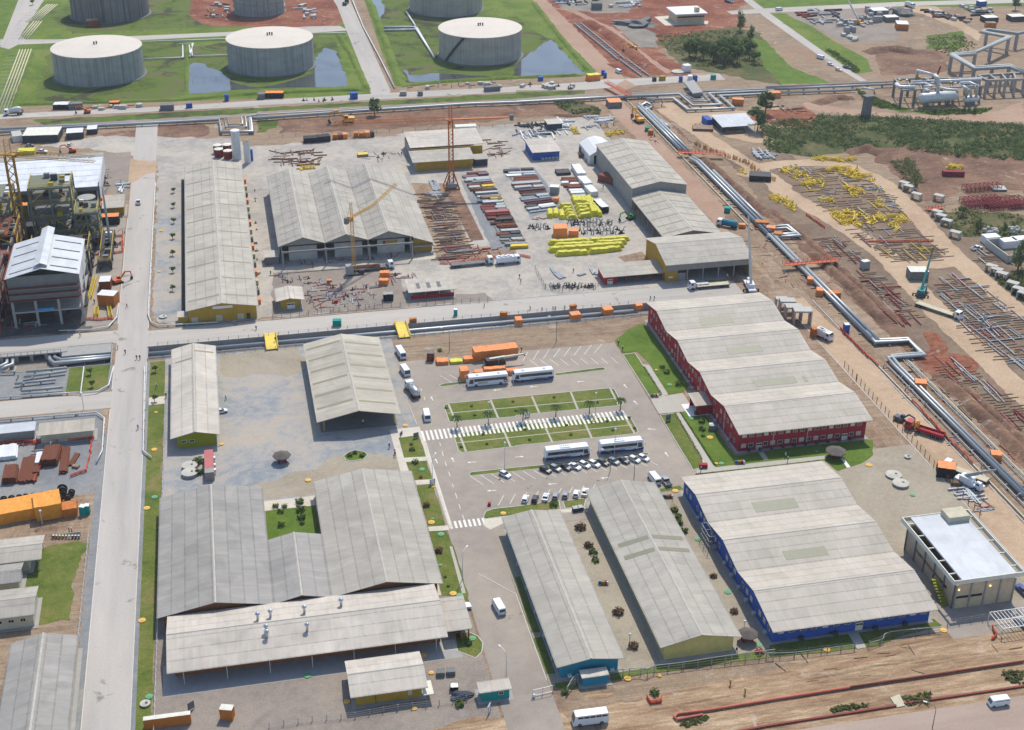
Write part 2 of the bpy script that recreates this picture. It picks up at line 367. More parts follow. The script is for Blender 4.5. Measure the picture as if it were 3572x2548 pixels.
sheet('scrub_ground','d1 -60,1090 300,1060 480,1020 900,1030 1300,1050 2300,1105 2300,1430 1700,1390 1300,1340 900,1300 700,1340 420,1390 0,1340',G['scrub'],2)
sheet('grass_field','d1 790,780 950,860 1300,980 1340,960 2000,960 1900,1005 1500,1020 1200,990 900,930',G['wetgrass'],1)
sheet('road','b1 640,-40 790,-40 900,200 1170,805 1150,850 1000,830 990,800 780,270 700,60',G['concrete'])
sheet('road','a1 0,350 500,350 1230,318 2000,285 b1 450,235 720,230 800,270 480,292 a1 2000,318 1240,355 510,382 0,400',G['concreteB'])
sheet('road','D 0,105 45,-10 105,-10 45,80 60,90 20,110',G['concrete'])
sheet('grass_field','a1 0,25 130,38 0,270',G['brightlawn'])
sheet('road','a1 -200,1030 0,1010 1400,945 2277,890 b1 980,832 2277,765 c1 600,728 800,700 1200,690 1790,650 1850,705 1200,745 600,795 0,800 b1 2277,812 880,890 0,932 a1 2277,940 0,1052 -200,1065',G['concreteB'])
sheet('grass_field','a1 300,1060 2277,955 b1 880,905 2277,825 c1 0,815 600,800 600,850 0,870 b1 0,985 a1 2277,1010 400,1110',G['wetgrass'],.8)
sheet('ballast','a1 0,1115 400,1105 2277,1000 b1 0,985 2277,880 c1 0,870 600,830 1500,800 2277,760 2277,790 1500,850 600,870 0,890 b1 2277,905 0,1010 a1 2277,1030 0,1150',G['greybrown'],.8)
sheet('grass_patch','b1 0,1060 200,1060 160,1130 60,1165 0,1170',G['wetgrass'],1)
sheet('dirt_field','b1 180,1060 2277,920 c1 600,890 760,1000 600,1030 0,1040 b1 1700,1110 1200,1140 700,1160 200,1190',G['slope'],2)
sheet('grass_patch','c1 320,880 540,900 750,960 740,1020 520,1020 380,960',G['scrub'],1.5)
sheet('dirt_field','a1 1200,1130 1780,1090 1880,1180 1700,1230 1200,1250 800,1290 900,1200',G['slope'],2)
# central works: fabrication yard
sheet('gravel_yard','a1 350,1290 900,1200 2277,1230 b1 1200,1190 c1 600,1040 850,1080 1000,1250 d2 -700,0 -500,300 -200,830 -560,860 c2 1900,935 b2 2277,1040 1000,1110 0,1190 a2 1380,1240 1380,0 a1 1400,1430 900,1330',G['gravel'],1.5)
sheet('dirt_field','b1 -200,1180 1200,1170 1250,1200 -100,1300',G['dirt'],1.5)
sheet('yard_strip','a2 1400,0 1610,0 1625,1130 1590,1220 1400,1215 1345,1120',G['yard'],.5)
sheet('storage_ground',(55,136,424,452),G['gravel'])
sheet('storage_ground','b2 130,790 560,760 1060,760 1270,850 1300,1010 2000,970 2100,1040 560,1140 400,1150 130,1180',G['greybrown'],.6)
sheet('storage_ground','b2 1360,0 1640,0 1880,560 2277,560 2277,640 1650,690 1590,690',G['tan'],.4)
sheet('crane_track','b2 1640,60 1770,40 1995,500 1880,510',G['slope'])
sheet('storage_ground','b2 1790,-20 2060,-20 2277,340 2277,590 2060,590',G['bluegrey'],.3)
sheet('storage_ground','c1 -60,1480 160,1480 c2 420,200 120,310 0,0',G['bluegrey'],.3)
sheet('storage_ground','c2 40,420 1000,400 1010,520 1000,640 280,640 110,640',G['gravel'],.4)
sheet('concrete_pad','c2 900,650 1110,605 1200,690 960,700',G['tan'])
sheet('road',(-41,-31.2,190,640),G['concrete'])
sheet('road','a1 900,1450 1160,1400 1390,1430 1385,1500 1160,1619 1000,1619',G['haul'],.8)
sheet('road',[(-31.3,405),(190,405),(190,416.6),(-31.3,416.6)],G['concreteB'])
sheet('road',[(-110,410),(-41,409.5),(-41,419),(-110,419.5)],G['concreteB'])
sheet('road',[(-110,367.5),(-41,366.8),(-41,377),(-110,377.2)],G['concreteB'])
sheet('plot_ground',(-110,-42.2,419.8,600),G['greybrown'])
GM('plantfloor',[(0,(62,60,58)),(.5,(88,84,80)),(1,(116,108,100))],.12,.6)
sheet('plot_ground',(-110,-49.6,420.5,528),G['plantfloor'],1)
sheet('asphalt_pad',(-51.5,-41.6,424,520),G['asphalt'])
sheet('plot_ground',(-110,-41.6,378,394.9),G['bluegrey'])
sheet('lawn',[(-54.6,378.6),(-44.5,378.8),(-42.6,381),(-42.3,394.8),(-54.6,394.8)],G['lawn'])
sheet('plot_ground',(-110,-42.5,318,366),G['bluegrey'])
sheet('plot_ground',(-110,-42.5,300,320),G['tan'],.8)
sheet('dirt_yard',(-110,-43,240,300),G['dirt'],.6)
sheet('lawn','a3 410,1580 760,1560 a4 700,150 640,420 620,640 340,690 140,700 170,250',G['lawn'],1.2)
sheet('dirt_yard',(-43.2,-41.6,190,366),G['tan'],.4)
sheet('lawn',[(-31,200),(-27.3,200),(-25.9,330),(-25.6,366),(-31,366)],G['lawn'],.25)
sheet('lawn',[(-30.8,371),(-25.6,371),(-25.6,394),(-30.8,394)],G['lawn'])
sheet('paving',[(-30.8,366.2),(-25.4,366.2),(-25.4,370.8),(-30.8,370.8)],G['pave'])
sheet('courtyard',[(-25.5,300),(46,300),(46,395.5),(-25.5,395.5)],G['yard'])
sheet('courtyard_edge',[(-8,378),(16,378),(16,395.4),(-8,395.4)],G['sandyard'],4)
sheet('courtyard_edge',[(-9,308.5),(40,309),(40,322),(26,328),(8,318),(-4,316)],G['sandyard'],2)
sheet('lower_yard',[(-26.5,195),(45,195),(45,262),(-26.5,262)],G['greybrown'])
sheet('paving',(-24.6,40.5,235.6,246),G['conc'])
sheet('dirt_field',[(-24,190),(66,190),(58,214),(40,215.5),(20,214.5),(-20,208)],G['bottomsoil'],.8)
sheet('dirt_field',[(60,189),(245,189),(245,226),(186,232),(150,222),(108,217),(66,214)],G['bottomsoil'],.7)
sheet('sand_yard',[(106,222),(181,222),(182,345),(171,372),(171,300),(106,300)],G['sandyard'])
sheet('asphalt_pad',[(151,219),(190,219),(190,229),(151,229)],G['asphalt'])
sheet('car_park',[(45.6,200),(57.3,200),(57.3,262),(60,282.4),(104,282.4),(109,293),(116,297),(116.3,378),(45.6,378.5)],G['asphalt'])
sheet('sand_strip',(57.4,107,222,282.3),G['sandyard'])
sheet('dirt_field',[(46,378.6),(131,379),(131,395.4),(46,395.4)],G['dirt'],0)
sheet('verge',[(171,300),(192,300),(192,560),(171,620)],G['tan'])
sheet('road',[(181,195),(191.4,195),(192,350),(190,398),(181.5,398)],G['haul'],.5)
sheet('road','c1 960,700 1060,760 930,830 1000,960 1250,1210 1800,1619 d2 -300,600 -500,300 c1 1280,1500 1050,1210 850,1010 730,890',G['redroad'],.6)
sheet('pipe_way',[(192.5,195),(206,195),(206,640),(192.5,640)],G['tan'],.6)
sheet('dirt_bank',[(206,195),(216,195),(215,345),(212,420),(209,480),(205,520),(204,640),(206,640)],G['slope'],1.2)
sheet('laydown_ground',[(213,195),(330,195),(330,430),(262,470),(240,545),(215,560),(209,480),(212,420)],G['laydown'],1.5)
sheet('dirt_bank',[(206,352),(216,352),(226,345),(222,336),(212,335),(206,340)],G['redsoil'],1.5)
sheet('dirt_field','c1 1250,900 2277,1010 d1 0,900 300,1000 260,1130 0,1130 c1 2277,1300 1800,1200 1500,1050',G['haul'],2)
sheet('red_earth','d1 -150,1000 330,940 470,1040 350,1130 120,1110 -150,1060',G['redsoil'],1.5)
sheet('dirt_road',strip(smoothline(P('c1 1300,960 1560,1130 1800,1300 2277,1600 d2 150,80 600,330 1000,600 1200,800 1500,1120 1900,1500 2400,2000'),5),9),G['haul'],.7)
sheet('dirt_road',strip(smoothline(P('d1 -200,1560 0,1470 350,1440 700,1470 1000,1600 d2 1100,60 1300,250 1600,580 1800,760 2277,1180'),6),8.5),G['haul'],.7)
sheet('dirt_road',strip(smoothline(P('d2 1130,760 1300,720 1500,715 1700,680')),8),G['haul'],.6)
sheet('dirt_field','d1 950,1320 1400,1300 2300,1430 2300,1619 d2 2277,120 1700,150 1400,160 1240,0 d1 1080,1500',G['slope'],2)
sheet('dirt_road','d2 1640,20 1780,110 1650,180 1400,240 1410,210 1600,140 1700,80 2277,60 2277,120',G['dirt'],.8)
sheet('scrub_ground','d2 1500,260 1800,250 2277,280 2277,560 1900,480 1700,470',G['scrub'],1.5)
sheet('scrub_ground','d2 2050,880 2277,760 2277,1050',G['scrub'],1.5)
sheet('road',[(60,150),(330,150),(330,198.6),(60,198.6)],G['oldroad'])
# BUILDINGS
RM('rf',(172,165,152),3.4);RM('rf2',(165,159,147),3.4);RM('rfdark',(150,146,139),3.2,var=.06);RM('rflight',(188,179,166),3.2);RM('rfwhite',(190,193,195),40,seam=0,var=.02,rough=.45,stain=.05)
RM('rfred',(181,172,159),3.0,(174,166,151));RM('rfshed',(174,166,150),40,seam=0,var=.07)
M('yellow',(168,134,46));M('paleyellow',(190,174,108));M('green',(136,136,22));M('red',(156,38,46),var=.12);M('blue',(50,84,158),var=.14);M('teal',(36,128,148));M('tealgreen',(20,138,128));M('orangewall',(142,88,48))
M('cream',(182,174,150));M('beige',(190,170,140));M('panel',(142,140,134));M('darkgrey',(64,66,70),var=.25);M('black',(26,27,30),.7);M('glass',(28,34,42),.12,spec=.8,var=.3);M('skylight',(116,116,94),.5,var=.15,sc=.8)
M('skylightdim',(132,126,102),.6,var=.1);M('frame',(206,200,180),.6);M('steelgrey',(120,124,126),.5,.4);M('ridge',(172,166,155))
def pz(prof,x):
 for(a,za),(b,zb)in zip(prof,prof[1:]):
  if a<=x<=b:return za+(zb-za)*(x-a)/(b-a)
 return prof[0][1]if x<prof[0][0]else prof[-1][1]
def AX(ax,c,a,z):return(c,a,z)if ax=='y' else(a,c,z)
WINS={}
def window(par,x,y,z,d,w=1.1,h=1.0,pane='glass',name='window'):
 """frame standing 6 cm proud of the wall with a recessed pane; d = wall's outward direction (x or y sign)"""
 k=(w,h,pane)
 if k not in WINS:
  f=MB();t=.1
  for q in((-w/2-t,-.06,-h/2-t,w/2+t,0,-h/2),(-w/2-t,-.06,h/2,w/2+t,0,h/2+t),(-w/2-t,-.06,-h/2,-w/2,0,h/2),(w/2,-.06,-h/2,w/2+t,0,h/2),(-.03,-.05,-h/2,.03,-.02,h/2)):f.box(*q)
  p=MB();p.box(-w/2,-.04,-h/2,w/2,-.01,h/2)
  WINS[k]=(f.mesh('window',M('frame')),p.mesh('pane',M(pane)))
 rz={'-y':0,'+y':PI,'-x':-PI/2,'+x':PI/2}[d]
 o=par.location;f=put(name,WINS[k][0],par,(x-o.x,y-o.y,z),rz);put('pane',WINS[k][1],f);return f
def door(par,x,y,d,w=1.0,h=2.1,m='frame'):
 b=MB();b.box(-w/2,-.07,0,w/2,0,h);b.mi=1;b.box(-w/2+.1,-.09,h-.75,-.06,-.05,h-.25);b.box(.06,-.09,h-.75,w/2-.1,-.05,h-.25)
 rz={'-y':0,'+y':PI,'-x':-PI/2,'+x':PI/2}[d];o=par.location
 return put('door',b.mesh('door',[M(m),M('glass')]),par,(x-o.x,y-o.y,0),rz)
def roof(par,ax,prof,a0,a1,m,th=.14,name='roof',ridges=True):
 o=par.location;b=MB();b.uv=[];s=0.0;ss=[0.0]
 for(xa,za),(xb,zb)in zip(prof,prof[1:]):s+=math.hypot(xb-xa,zb-za);ss.append(s)
 for k in range(len(prof)-1):
  (xa,za),(xb,zb)=prof[k],prof[k+1];L=ss[k+1]-ss[k];up=zb>=za
  vs=[AX(ax,xa,a0,za),AX(ax,xa,a1,za),AX(ax,xb,a1,zb),AX(ax,xb,a0,zb)];low=[(x,y,z-th)for x,y,z in vs]
  b.uv+=[(a0,0 if up else L),(a1,0 if up else L),(a1,L if up else 0),(a0,L if up else 0)]*2
  b.hexa(low,vs)
 b.uv=None if False else b.uv
 b.v=[(x-o.x,y-o.y,z-o.z)for x,y,z in b.v]
 r=b.obj(name,m,par)
 if ridges:
  for k in range(1,len(prof)-1):
   if prof[k][1]>prof[k-1][1]and prof[k][1]>prof[k+1][1]:
    c=MB();x,z=prof[k]
    c.hexa([AX(ax,x-.3,a0,z-.07),AX(ax,x+.3,a0,z-.07),AX(ax,x+.3,a1,z-.07),AX(ax,x-.3,a1,z-.07)],[AX(ax,x-.1,a0,z+.09),AX(ax,x+.1,a0,z+.09),AX(ax,x+.1,a1,z+.09),AX(ax,x-.1,a1,z+.09)])
    c.v=[(p-o.x,q-o.y,w-o.z)for p,q,w in c.v];c.obj('ridge_cap',M('ridge'),r)
 r['_']=1;del r['_']
 return r
def light(rf,par,ax,prof,x0,x1,a0,a1,m='skylight'):
 """translucent sheet lying on the slope between cross positions x0..x1"""
 o=par.location;z0,z1=pz(prof,x0)+.035,pz(prof,x1)+.035;c=MB()
 q=[AX(ax,x0,a0,z0),AX(ax,x0,a1,z0),AX(ax,x1,a1,z1),AX(ax,x1,a0,z1)]
 c.hexa([(x,y,z-.06)for x,y,z in q],q);c.v=[(x-o.x,y-o.y,z-o.z)for x,y,z in c.v];return c.obj('skylight',M(m),rf)
def walls(par,ax,prof,w0,w1,a0,a1,m,ends=(1,1),sides=(1,1),th=.2,name='wall',drop=.16):
 """four walls under the roof profile; the end walls follow the gables"""
 o=par.location;b=MB();xs=sorted({w0,w1}|{x for x,z in prof if w0<x<w1})
 for on,a,d in((ends[0],a0,th),(ends[1],a1-th,th)):
  if not on:continue
  for xa,xb in zip(xs,xs[1:]):
   za,zb=pz(prof,xa)-drop,pz(prof,xb)-drop
   b.hexa([AX(ax,xa,a,0),AX(ax,xb,a,0),AX(ax,xb,a+d,0),AX(ax,xa,a+d,0)],[AX(ax,xa,a,za),AX(ax,xb,a,zb),AX(ax,xb,a+d,zb),AX(ax,xa,a+d,za)])
 for on,x,d in((sides[0],w0,th),(sides[1],w1-th,th)):
  if not on:continue
  z=min(pz(prof,x),pz(prof,x+d))-drop
  b.hexa([AX(ax,x,a0+th,0),AX(ax,x+d,a0+th,0),AX(ax,x+d,a1-th,0),AX(ax,x,a1-th,0)],[AX(ax,x,a0+th,z),AX(ax,x+d,a0+th,z),AX(ax,x+d,a1-th,z),AX(ax,x,a1-th,z)])
 b.v=[(x-o.x,y-o.y,z)for x,y,z in b.v]
 return b.obj(name,m,par)
def posts(par,pts,h,w,m,name='column'):
 o=par.location
 for x,y in pts:b=MB();b.box(-w/2,-w/2,0,w/2,w/2,h);put(name,b.mesh(name,M(m)),par,(x-o.x,y-o.y,0))
def base(par,x0,x1,y0,y1,h=.12,m='conc',name='plinth'):
 b=MB();b.box(x0,y0,0,x1,y1,h);o=par.location;b.v=[(x-o.x,y-o.y,z)for x,y,z in b.v];return b.obj(name,M(m),par)
def wbox(par,name,m,x0,y0,z0,x1,y1,z1):
 b=MB();b.box(x0,y0,z0,x1,y1,z1);o=par.location;b.v=[(x-o.x,y-o.y,z-o.z)for x,y,z in b.v];return b.obj(name,M(m)if isinstance(m,str)else m,par)
def gable(c0,c1,he,hr):return[(c0,he),((c0+c1)/2,hr),(c1,he)]
def shed(name,label,x0,x1,y0,y1,ax,prof,wm,rm,ins=(1,1,1,1),ends=(1,1),sides=(1,1),pl=True,cat='building'):
 t=thing(name,label,cat,((x0+x1)/2,(y0+y1)/2,0))
 if ax=='y':c0,c1,a0,a1=x0,x1,y0,y1
 else:c0,c1,a0,a1=y0,y1,x0,x1
 rf=roof(t,ax,prof,a0,a1,G[rm])
 if wm:walls(t,ax,prof,c0+ins[0],c1-ins[1],a0+ins[2],a1-ins[3],M(wm),ends,sides)
 if pl:
  if ax=='y':base(t,x0+ins[0]-.9,x1-ins[1]+.9,y0+ins[2]-.9,y1-ins[3]+.9)
  else:base(t,x0+ins[2]-.9,x1-ins[3]+.9,y0+ins[0]-.9,y1-ins[1]+.9)
 return t,rf
pr=gable(-18.8,5.0,5,7);t,rf=shed('workshop_shed','long grey roofed workshop with yellow gable wall beside the main road junction',-18.8,5.0,418.4,562,'y',pr,'yellow','rf',(.8,.8,.9,.9))
for k in range(10):
 y=425+k*14.2
 light(rf,t,'y',pr,-18,-7.6,y,y+1.1,'skylightdim');light(rf,t,'y',pr,-6,4,y+.3,y+1.2,'skylightdim')
wbox(t,'signboard','white',-10,419.2,4.7,-3.5,419.28,5.6);door(t,1.4,419.3,'-y',1.2,2.2,'darkgrey');wbox(t,'annex','yellow',-21.4,419.6,0,-18.2,423.5,2.6);wbox(t,'annex_roof','ridge',-21.7,419.3,2.6,-18.0,424,2.75)
for x in(-16,-8,-1):wbox(t,'wall_panel','cream',x-1.2,419.18,.2,x+.9,419.28,2.3)
M('orange',(222,122,40),.6,var=.12)
for k in range(16):
 y=430+k*8;wbox(t,'service_cabinet',('orange','concdark','cream')[k%3],4.6,y,0,6.0,y+1.6,1.7)
M('doorgrey',(176,172,164),.7)
pr=[(14.2,7),(23.3,10),(31.1,7.2),(38.8,10),(46.8,7.2),(54.4,10),(63.5,7)]
t,rf=shed('fabrication_hall','wide fabrication hall with three grey gables and open front bays',14.2,63.5,462.4,537,'y',pr,None,'rf2',pl=False)
for g0,g1 in((14.6,31),(31.2,46.7),(46.9,63.2)):
 b=MB();q=[(g0,6.6)]+[(x,z-.2)for x,z in pr if g0<x<g1]+[(g1,6.6)];vs=[(x-t.location.x,464-t.location.y,z)for x,z in q]
 b.add(vs+[(x,y+.15,z)for x,y,z in vs],[(0,1,2),(5,4,3),(0,2,5,3)]);b.obj('gable_panel',M('panel'),t)
 for dx,w in((3.4,10.2),):wbox(t,'sliding_door','doorgrey',g0+dx,465.4,0,g0+dx+w,465.65,6.0)
 wbox(t,'lintel_beam','darkgrey',g0,463.9,6.1,g1,464.3,6.6)
walls(t,'y',pr,14.6,63.1,464,536,M('panel'),(0,1),(1,1))
posts(t,[(15.4,463.6),(31.1,463.6),(46.8,463.6),(62.4,463.6),(31.1,458.9),(46.8,458.9),(62.4,458.6),(15.6,458.2)],6.8,.45,'panel')
wbox(t,'crane_runway','steelgrey',15.2,458,6.1,62.6,458.4,6.7);wbox(t,'apron','pave' if False else 'cream',16,457,0,71,459.6,.06);wbox(t,'hall_floor','concdark',15,459.7,0,63,536,.05)
lp=[(63.3,6.8),(71.1,4)];roof(t,'y',lp,462.4,537.4,G['rf2'],name='lean_to_roof')
walls(t,'y',lp,63.6,70.6,464.6,536,M('yellow'),(1,1),(0,1),name='lean_to_wall');wbox(t,'awning','ridge',63.4,462.2,2.9,71.4,464.6,3.1)
wbox(t,'side_annex','concdark',9.3,463.2,0,14.2,469,2.9);wbox(t,'annex_roof','ridge',9,462.9,2.9,14.3,469.3,3.05)
wbox(t,'wall_sign','yellow',53.5,465.2,4.0,57.8,465.35,5.0);wbox(t,'wall_sign','red',52.4,465.2,4.0,53.4,465.35,5.0);wbox(t,'wall_sign','white',37.5,465.2,2.9,39.6,465.35,4.1)
for i in range(11):
 for xa,xb in((15.5,19),(19.6,22.4),(26.5,29.6),(32,35.5),(35.8,38),(41.5,45),(47.8,51),(51.2,53.6),(57,60.5)):
  if rnd.random()<.8:light(rf,t,'y',pr,xa,xb,466+i*6.2,466.5+i*6.2,'skylightdim')
pr=gable(154.9,178.3,9,11.2);t,rf=shed('tall_store','tall grey store with gabled roof at the top of the pipe yard',154.9,178.3,489.8,545,'y',pr,'panel','rf',(.5,.5,.5,.5))
for k in range(7):light(rf,t,'y',pr,155.6,166,494+k*7.4,494.8+k*7.4,'skylightdim');light(rf,t,'y',pr,167.4,177.6,495+k*7.4,495.7+k*7.4,'skylightdim')
pr=gable(154.2,177.2,5.8,8);t,rf=shed('low_store','lower gabled store with open yellow side joined to the tall store',154.2,177.2,446,489.4,'y',pr,'panel','rf',(.6,.6,.6,.2),(1,0),(0,1))
for k in range(6):light(rf,t,'y',pr,155,165.2,449+k*7,449.9+k*7,'skylightdim');light(rf,t,'y',pr,166.5,176.6,449.6+k*7,450.4+k*7,'skylightdim')
posts(t,[(154.9,448+k*6.4)for k in range(7)],5.6,.3,'yellow')
pr=gable(418.9,444.6,7,10);t,rf=shed('vehicle_garage','tall garage with yellow walls and four open bays facing the cross road',146.4,179,418.9,444.6,'x',pr,None,'rf',pl=False)
walls(t,'x',pr,420.2,444,147,178.4,M('yellow'),(1,1),(0,1));wbox(t,'fascia_panel','panel',147.2,420,4.3,178.2,420.25,6.8);wbox(t,'front_wall','yellow',147.2,420,0,151.3,420.25,4.3);wbox(t,'wall_sign','white',148,419.9,1.6,149.6,419.98,2.2)
posts(t,[(155+5.8*k,420.2)for k in range(5)],4.3,.4,'panel');wbox(t,'garage_floor','concdark',147.2,420.3,0,178.2,443.6,.05);wbox(t,'door_panel','panel',151.3,420.6,0,154.6,420.75,2.9)
pr=[(421.6,3.1),(431.8,3.9)];t,rf=shed('canteen_shed','low red shed with single pitch grey roof beside the yellow garage',124.6,147.2,421.6,431.8,'x',pr,None,'rf',pl=True)
wbox(t,'wall','red',125.2,430.6,0,146.9,430.8,3.5);wbox(t,'end_wall','red',125.2,422.2,0,125.4,430.6,3.0);wbox(t,'front_wall','red',125.4,422.2,0,129.6,422.4,2.9);door(t,127.2,422.2,'-y',1.9,2.1)
posts(t,[(133+4.4*k,422.3)for k in range(4)],3,.3,'red')
pr=[(304.6,6.5),(317.4,8.6),(328.0,6.5),(338.4,8.6),(349.0,6.5),(359.6,8.6),(370.3,6.5),(381.2,8.6),(392.4,6.5)]
t,rf=shed('red_office_block','two storey red office block under four long grey gables',130.9,171,304.6,392.4,'x',pr,'red','rfred',(1.6,1.2,.7,1.2))
for xa,xb,a0,a1 in((371.6,375.5,143.5,154.2),(350.6,353.6,144.8,156),(329.3,332.4,145.5,158.5),(329.3,332.2,160.8,161.8)):light(rf,t,'x',pr,xa,xb,a0,a1)
for k in range(17):
 x=133.2+k*2.16;window(t,x,306.2,4.9,'-y',1.1,.75,'glass' if k%3 else 'frame')
 if k not in(2,14):window(t,x,306.2,1.8,'-y',1.2,1.1,'glass' if k%2 else 'cream')
door(t,137.8,306.2,'-y',1.7,2.2);door(t,163.6,306.2,'-y',1.7,2.2)
for k in range(29):
 y=309.5+k*2.8
 if 327<y<334:continue
 for z in(1.9,5.0):
  if(k*7+int(z))%5:window(t,131.6,y,z,'-x',.9,1.0,'glass' if(k+int(z))%3 else 'cream')
M('pipewhite',(196,192,184),.6)
for y in(317.5,338.5,359.7):wbox(t,'downpipe','pipewhite',131.42,y,0,131.58,y+.16,7)
for x in(141.8,152.0):wbox(t,'downpipe','pipewhite',x,306.0,0,x+.16,306.18,6)
pp=[(327.6,3.4),(334.6,4.0)];po=roof(t,'x',pp,126.2,131.5,G['rfshed'],name='porch_roof');wbox(t,'porch_wall','red',126.8,328,0,131.5,328.2,3.2);wbox(t,'porch_wall','red',126.8,333.8,0,131.5,334,3.7);wbox(t,'porch_floor','white',124.6,327.6,0,131.5,335,.1)
M('acgrey',(176,178,178),.5)
for i,(x,y)in enumerate([(130.9,312),(130.9,323),(130.9,343),(130.9,347),(130.9,354),(130.9,362),(130.9,366)]+[(134.6+3.4*k,305.5)for k in range(10)]):wbox(t,'air_conditioner','acgrey' if x<131 else 'darkgrey',x-.35,y-.3,.25,x+.35,y+.35,1.0)
pr=[(224.4,4.5),(237.2,6.6),(247.2,4.8),(257.8,6.6),(268.2,4.8),(278.4,6.6),(290.4,4.5)]
t,rf=shed('blue_office_block','single storey blue office block under three wide grey gables',109.2,149.5,224.4,290.4,'x',pr,'blue','rfred',(2.0,1.2,.8,.9))
for xa,xb,a0,a1 in((269.6,273.2,122.5,134.2),(248.8,251.8,122.2,133.2)):light(rf,t,'x',pr,xa,xb,a0,a1)
for k in range(14):
 x=112+k*2.7
 if k!=8:window(t,x,226.4,2.7,'-y',1.2,.8,'glass' if k%4 else 'frame')
door(t,131.2,226.4,'-y',1.8,2.3)
for k in range(22):
 y=228.6+k*2.75
 if k%4!=3:window(t,110,y,2.4,'-x',1.1,1.1,'cream' if k%3 else 'glass')
for y in(229,236,241,246,251,256,263,267,272,276):wbox(t,'air_conditioner','acgrey',109.2,y,.2,109.95,y+.9,1.0)
for x in(116.5,124.8,134.6,142):wbox(t,'air_conditioner','darkgrey',x,225.4,.2,x+.9,226.3,1.0)
sc=MB()
for y in(262.5,265.5,268.5):
 for x in(107.6,109):sc.box(x,y,0,x+.1,y+.1,4.6)
for z in(1.5,3.0,4.5):
 for x in(107.6,109):sc.box(x,262.5,z,x+.08,268.6,z+.08)
 for y in(262.5,265.5,268.5):sc.box(107.6,y,z,109.1,y+.08,z+.08)
tag(sc.obj('scaffold',M('steelgrey')),'light steel scaffold standing against the blue office wall','scaffold')
t=thing('service_building','beige two storey service building with flat white roof inside a raised rim','building',(164.3,242,0))
walls(t,'y',[(156,6.9),(171.6,6.9)],156.2,171.4,229.2,254,M('beige'),drop=0)
b=MB();b.uv=[]
q=[(157.2,230.4),(171.2,230.4),(171.2,253.4),(157.2,253.4)]
for z in(7.9,8.35):b.uv+=[(x,y)for x,y in q]
b.box(157.3,229.05,7.9,171.2,255.3,8.35);b.v=[(x-164.3,y-242,z)for x,y,z in b.v];b.obj('roof',G['rfwhite'],t)
M('rim',(206,204,190))
for q in((155.1,228.8,173.2,229.05),(155.1,255.35,173.2,255.6),(155.1,229.05,155.35,255.35),(172.95,229.05,173.2,255.35)):wbox(t,'roof_rim','rim',q[0],q[1],7.3,q[2],q[3],8.5)
for k in range(5):
 y=232+k*5.2;wbox(t,'rim_bracket','rim',155.35,y,7.9,157.2,y+.25,8.2);wbox(t,'rim_bracket','rim',171.2,y,7.9,172.95,y+.25,8.2)
wbox(t,'stair_house','cream',165.4,251,8.3,171,255.2,9.9)
for k in range(5):wbox(t,'pilaster','panel',156.1+k*3.75,228.98,0,156.45+k*3.75,229.2,6.9)
for k in range(6):wbox(t,'pilaster','concdark',155.95,229.4+k*4.8,0,156.2,229.75+k*4.8,6.9)
for x0,x1 in((156.6,159.7),(160.3,163.2)):wbox(t,'window_band','glass',x0,229.1,3.0,x1,229.19,3.6)
wbox(t,'window_band','glass',156.1,233,3.0,156.19,249,3.7)
b=MB()
for k in range(9):b.box(154.2,236.2-k*.7,3.2-k*.36,155.9,236.9-k*.7,3.4-k*.36)
b.v=[(x-164.3,y-242,z)for x,y,z in b.v];b.obj('outside_stair',M('green'),t)
M('lampglow',(255,214,140));
for x,z in((156.9,5.6),(164.9,5.6)):
 e=NT('lamp_light');e.b.inputs['Emission Color'].default_value=(1,.62,.22,1);e.b.inputs['Emission Strength'].default_value=4
 b=MB();b.blob((x-164.3,229-242,z),(.16,.16,.16),6,4,0);b.obj('wall_lamp',e.m,t)
pr=gable(-23.3,-9.6,4,5.6);t,rf=shed('green_shed','narrow grey roofed shed with lime green end wall in the courtyard',-23.3,-9.6,338,393.5,'y',pr,'green','rflight',(1.7,1.3,1,.8))
light(rf,t,'y',pr,-22,-16.9,383,383.9,'skylightdim');light(rf,t,'y',pr,-16.2,-10.4,388,388.9,'skylightdim')
for x in(-19.7,-17.5):window(t,x,339,2.2,'-y',1.2,.7)
pr=gable(17.3,41.3,4.5,7);t,rf=shed('open_shed','wide open sided parking shed with beige gabled roof',17.3,41.3,338.2,388.1,'y',pr,None,'rfshed',pl=False)
for k in range(6):
 y=345+k*7.6;light(rf,t,'y',pr,18,28.4,y,y+1.1,'skylightdim');light(rf,t,'y',pr,30,40.6,y-1.2,y-.2,'skylightdim')
posts(t,[(x,341+k*7.6)for x in(19.4,39.6)for k in range(7)],4.6,.4,'yellow');base(t,18.4,40.4,340,387,.1,'concdark','floor_slab')
b=MB()
for k in range(7):
 y=341+k*7.6;b.beam((19.4,y,4.6),(29.3,y,6.5),.3,.3);b.beam((39.6,y,4.6),(29.3,y,6.5),.3,.3)
b.v=[(x-t.location.x,y-t.location.y,z)for x,y,z in b.v];b.obj('rafter_frame',M('yellow'),t)
t=thing('refectory','large refectory with three grey gables around a small garden court','building',(7,280,0))
pl_=[(-25.8,4),(-12.5,6.5),(.5,4)];pm=[(.5,4),(7,5.5),(13.7,4)];pq=[(13.7,4),(26.7,6.5),(40,4)]
r1=roof(t,'y',pl_,258,308.4,G['rfdark']);r2=roof(t,'y',pm,258,283.9,G['rfdark']);r3=roof(t,'y',pq,257.8,308.2,G['rf2'])
for prf,a,bq,y1 in((pl_,-24.4,.2,307.4),(pm,.7,13.5,283.2),(pq,14,38.8,307.4)):walls(t,'y',prf,a,bq,259.2,y1,M('orangewall'))
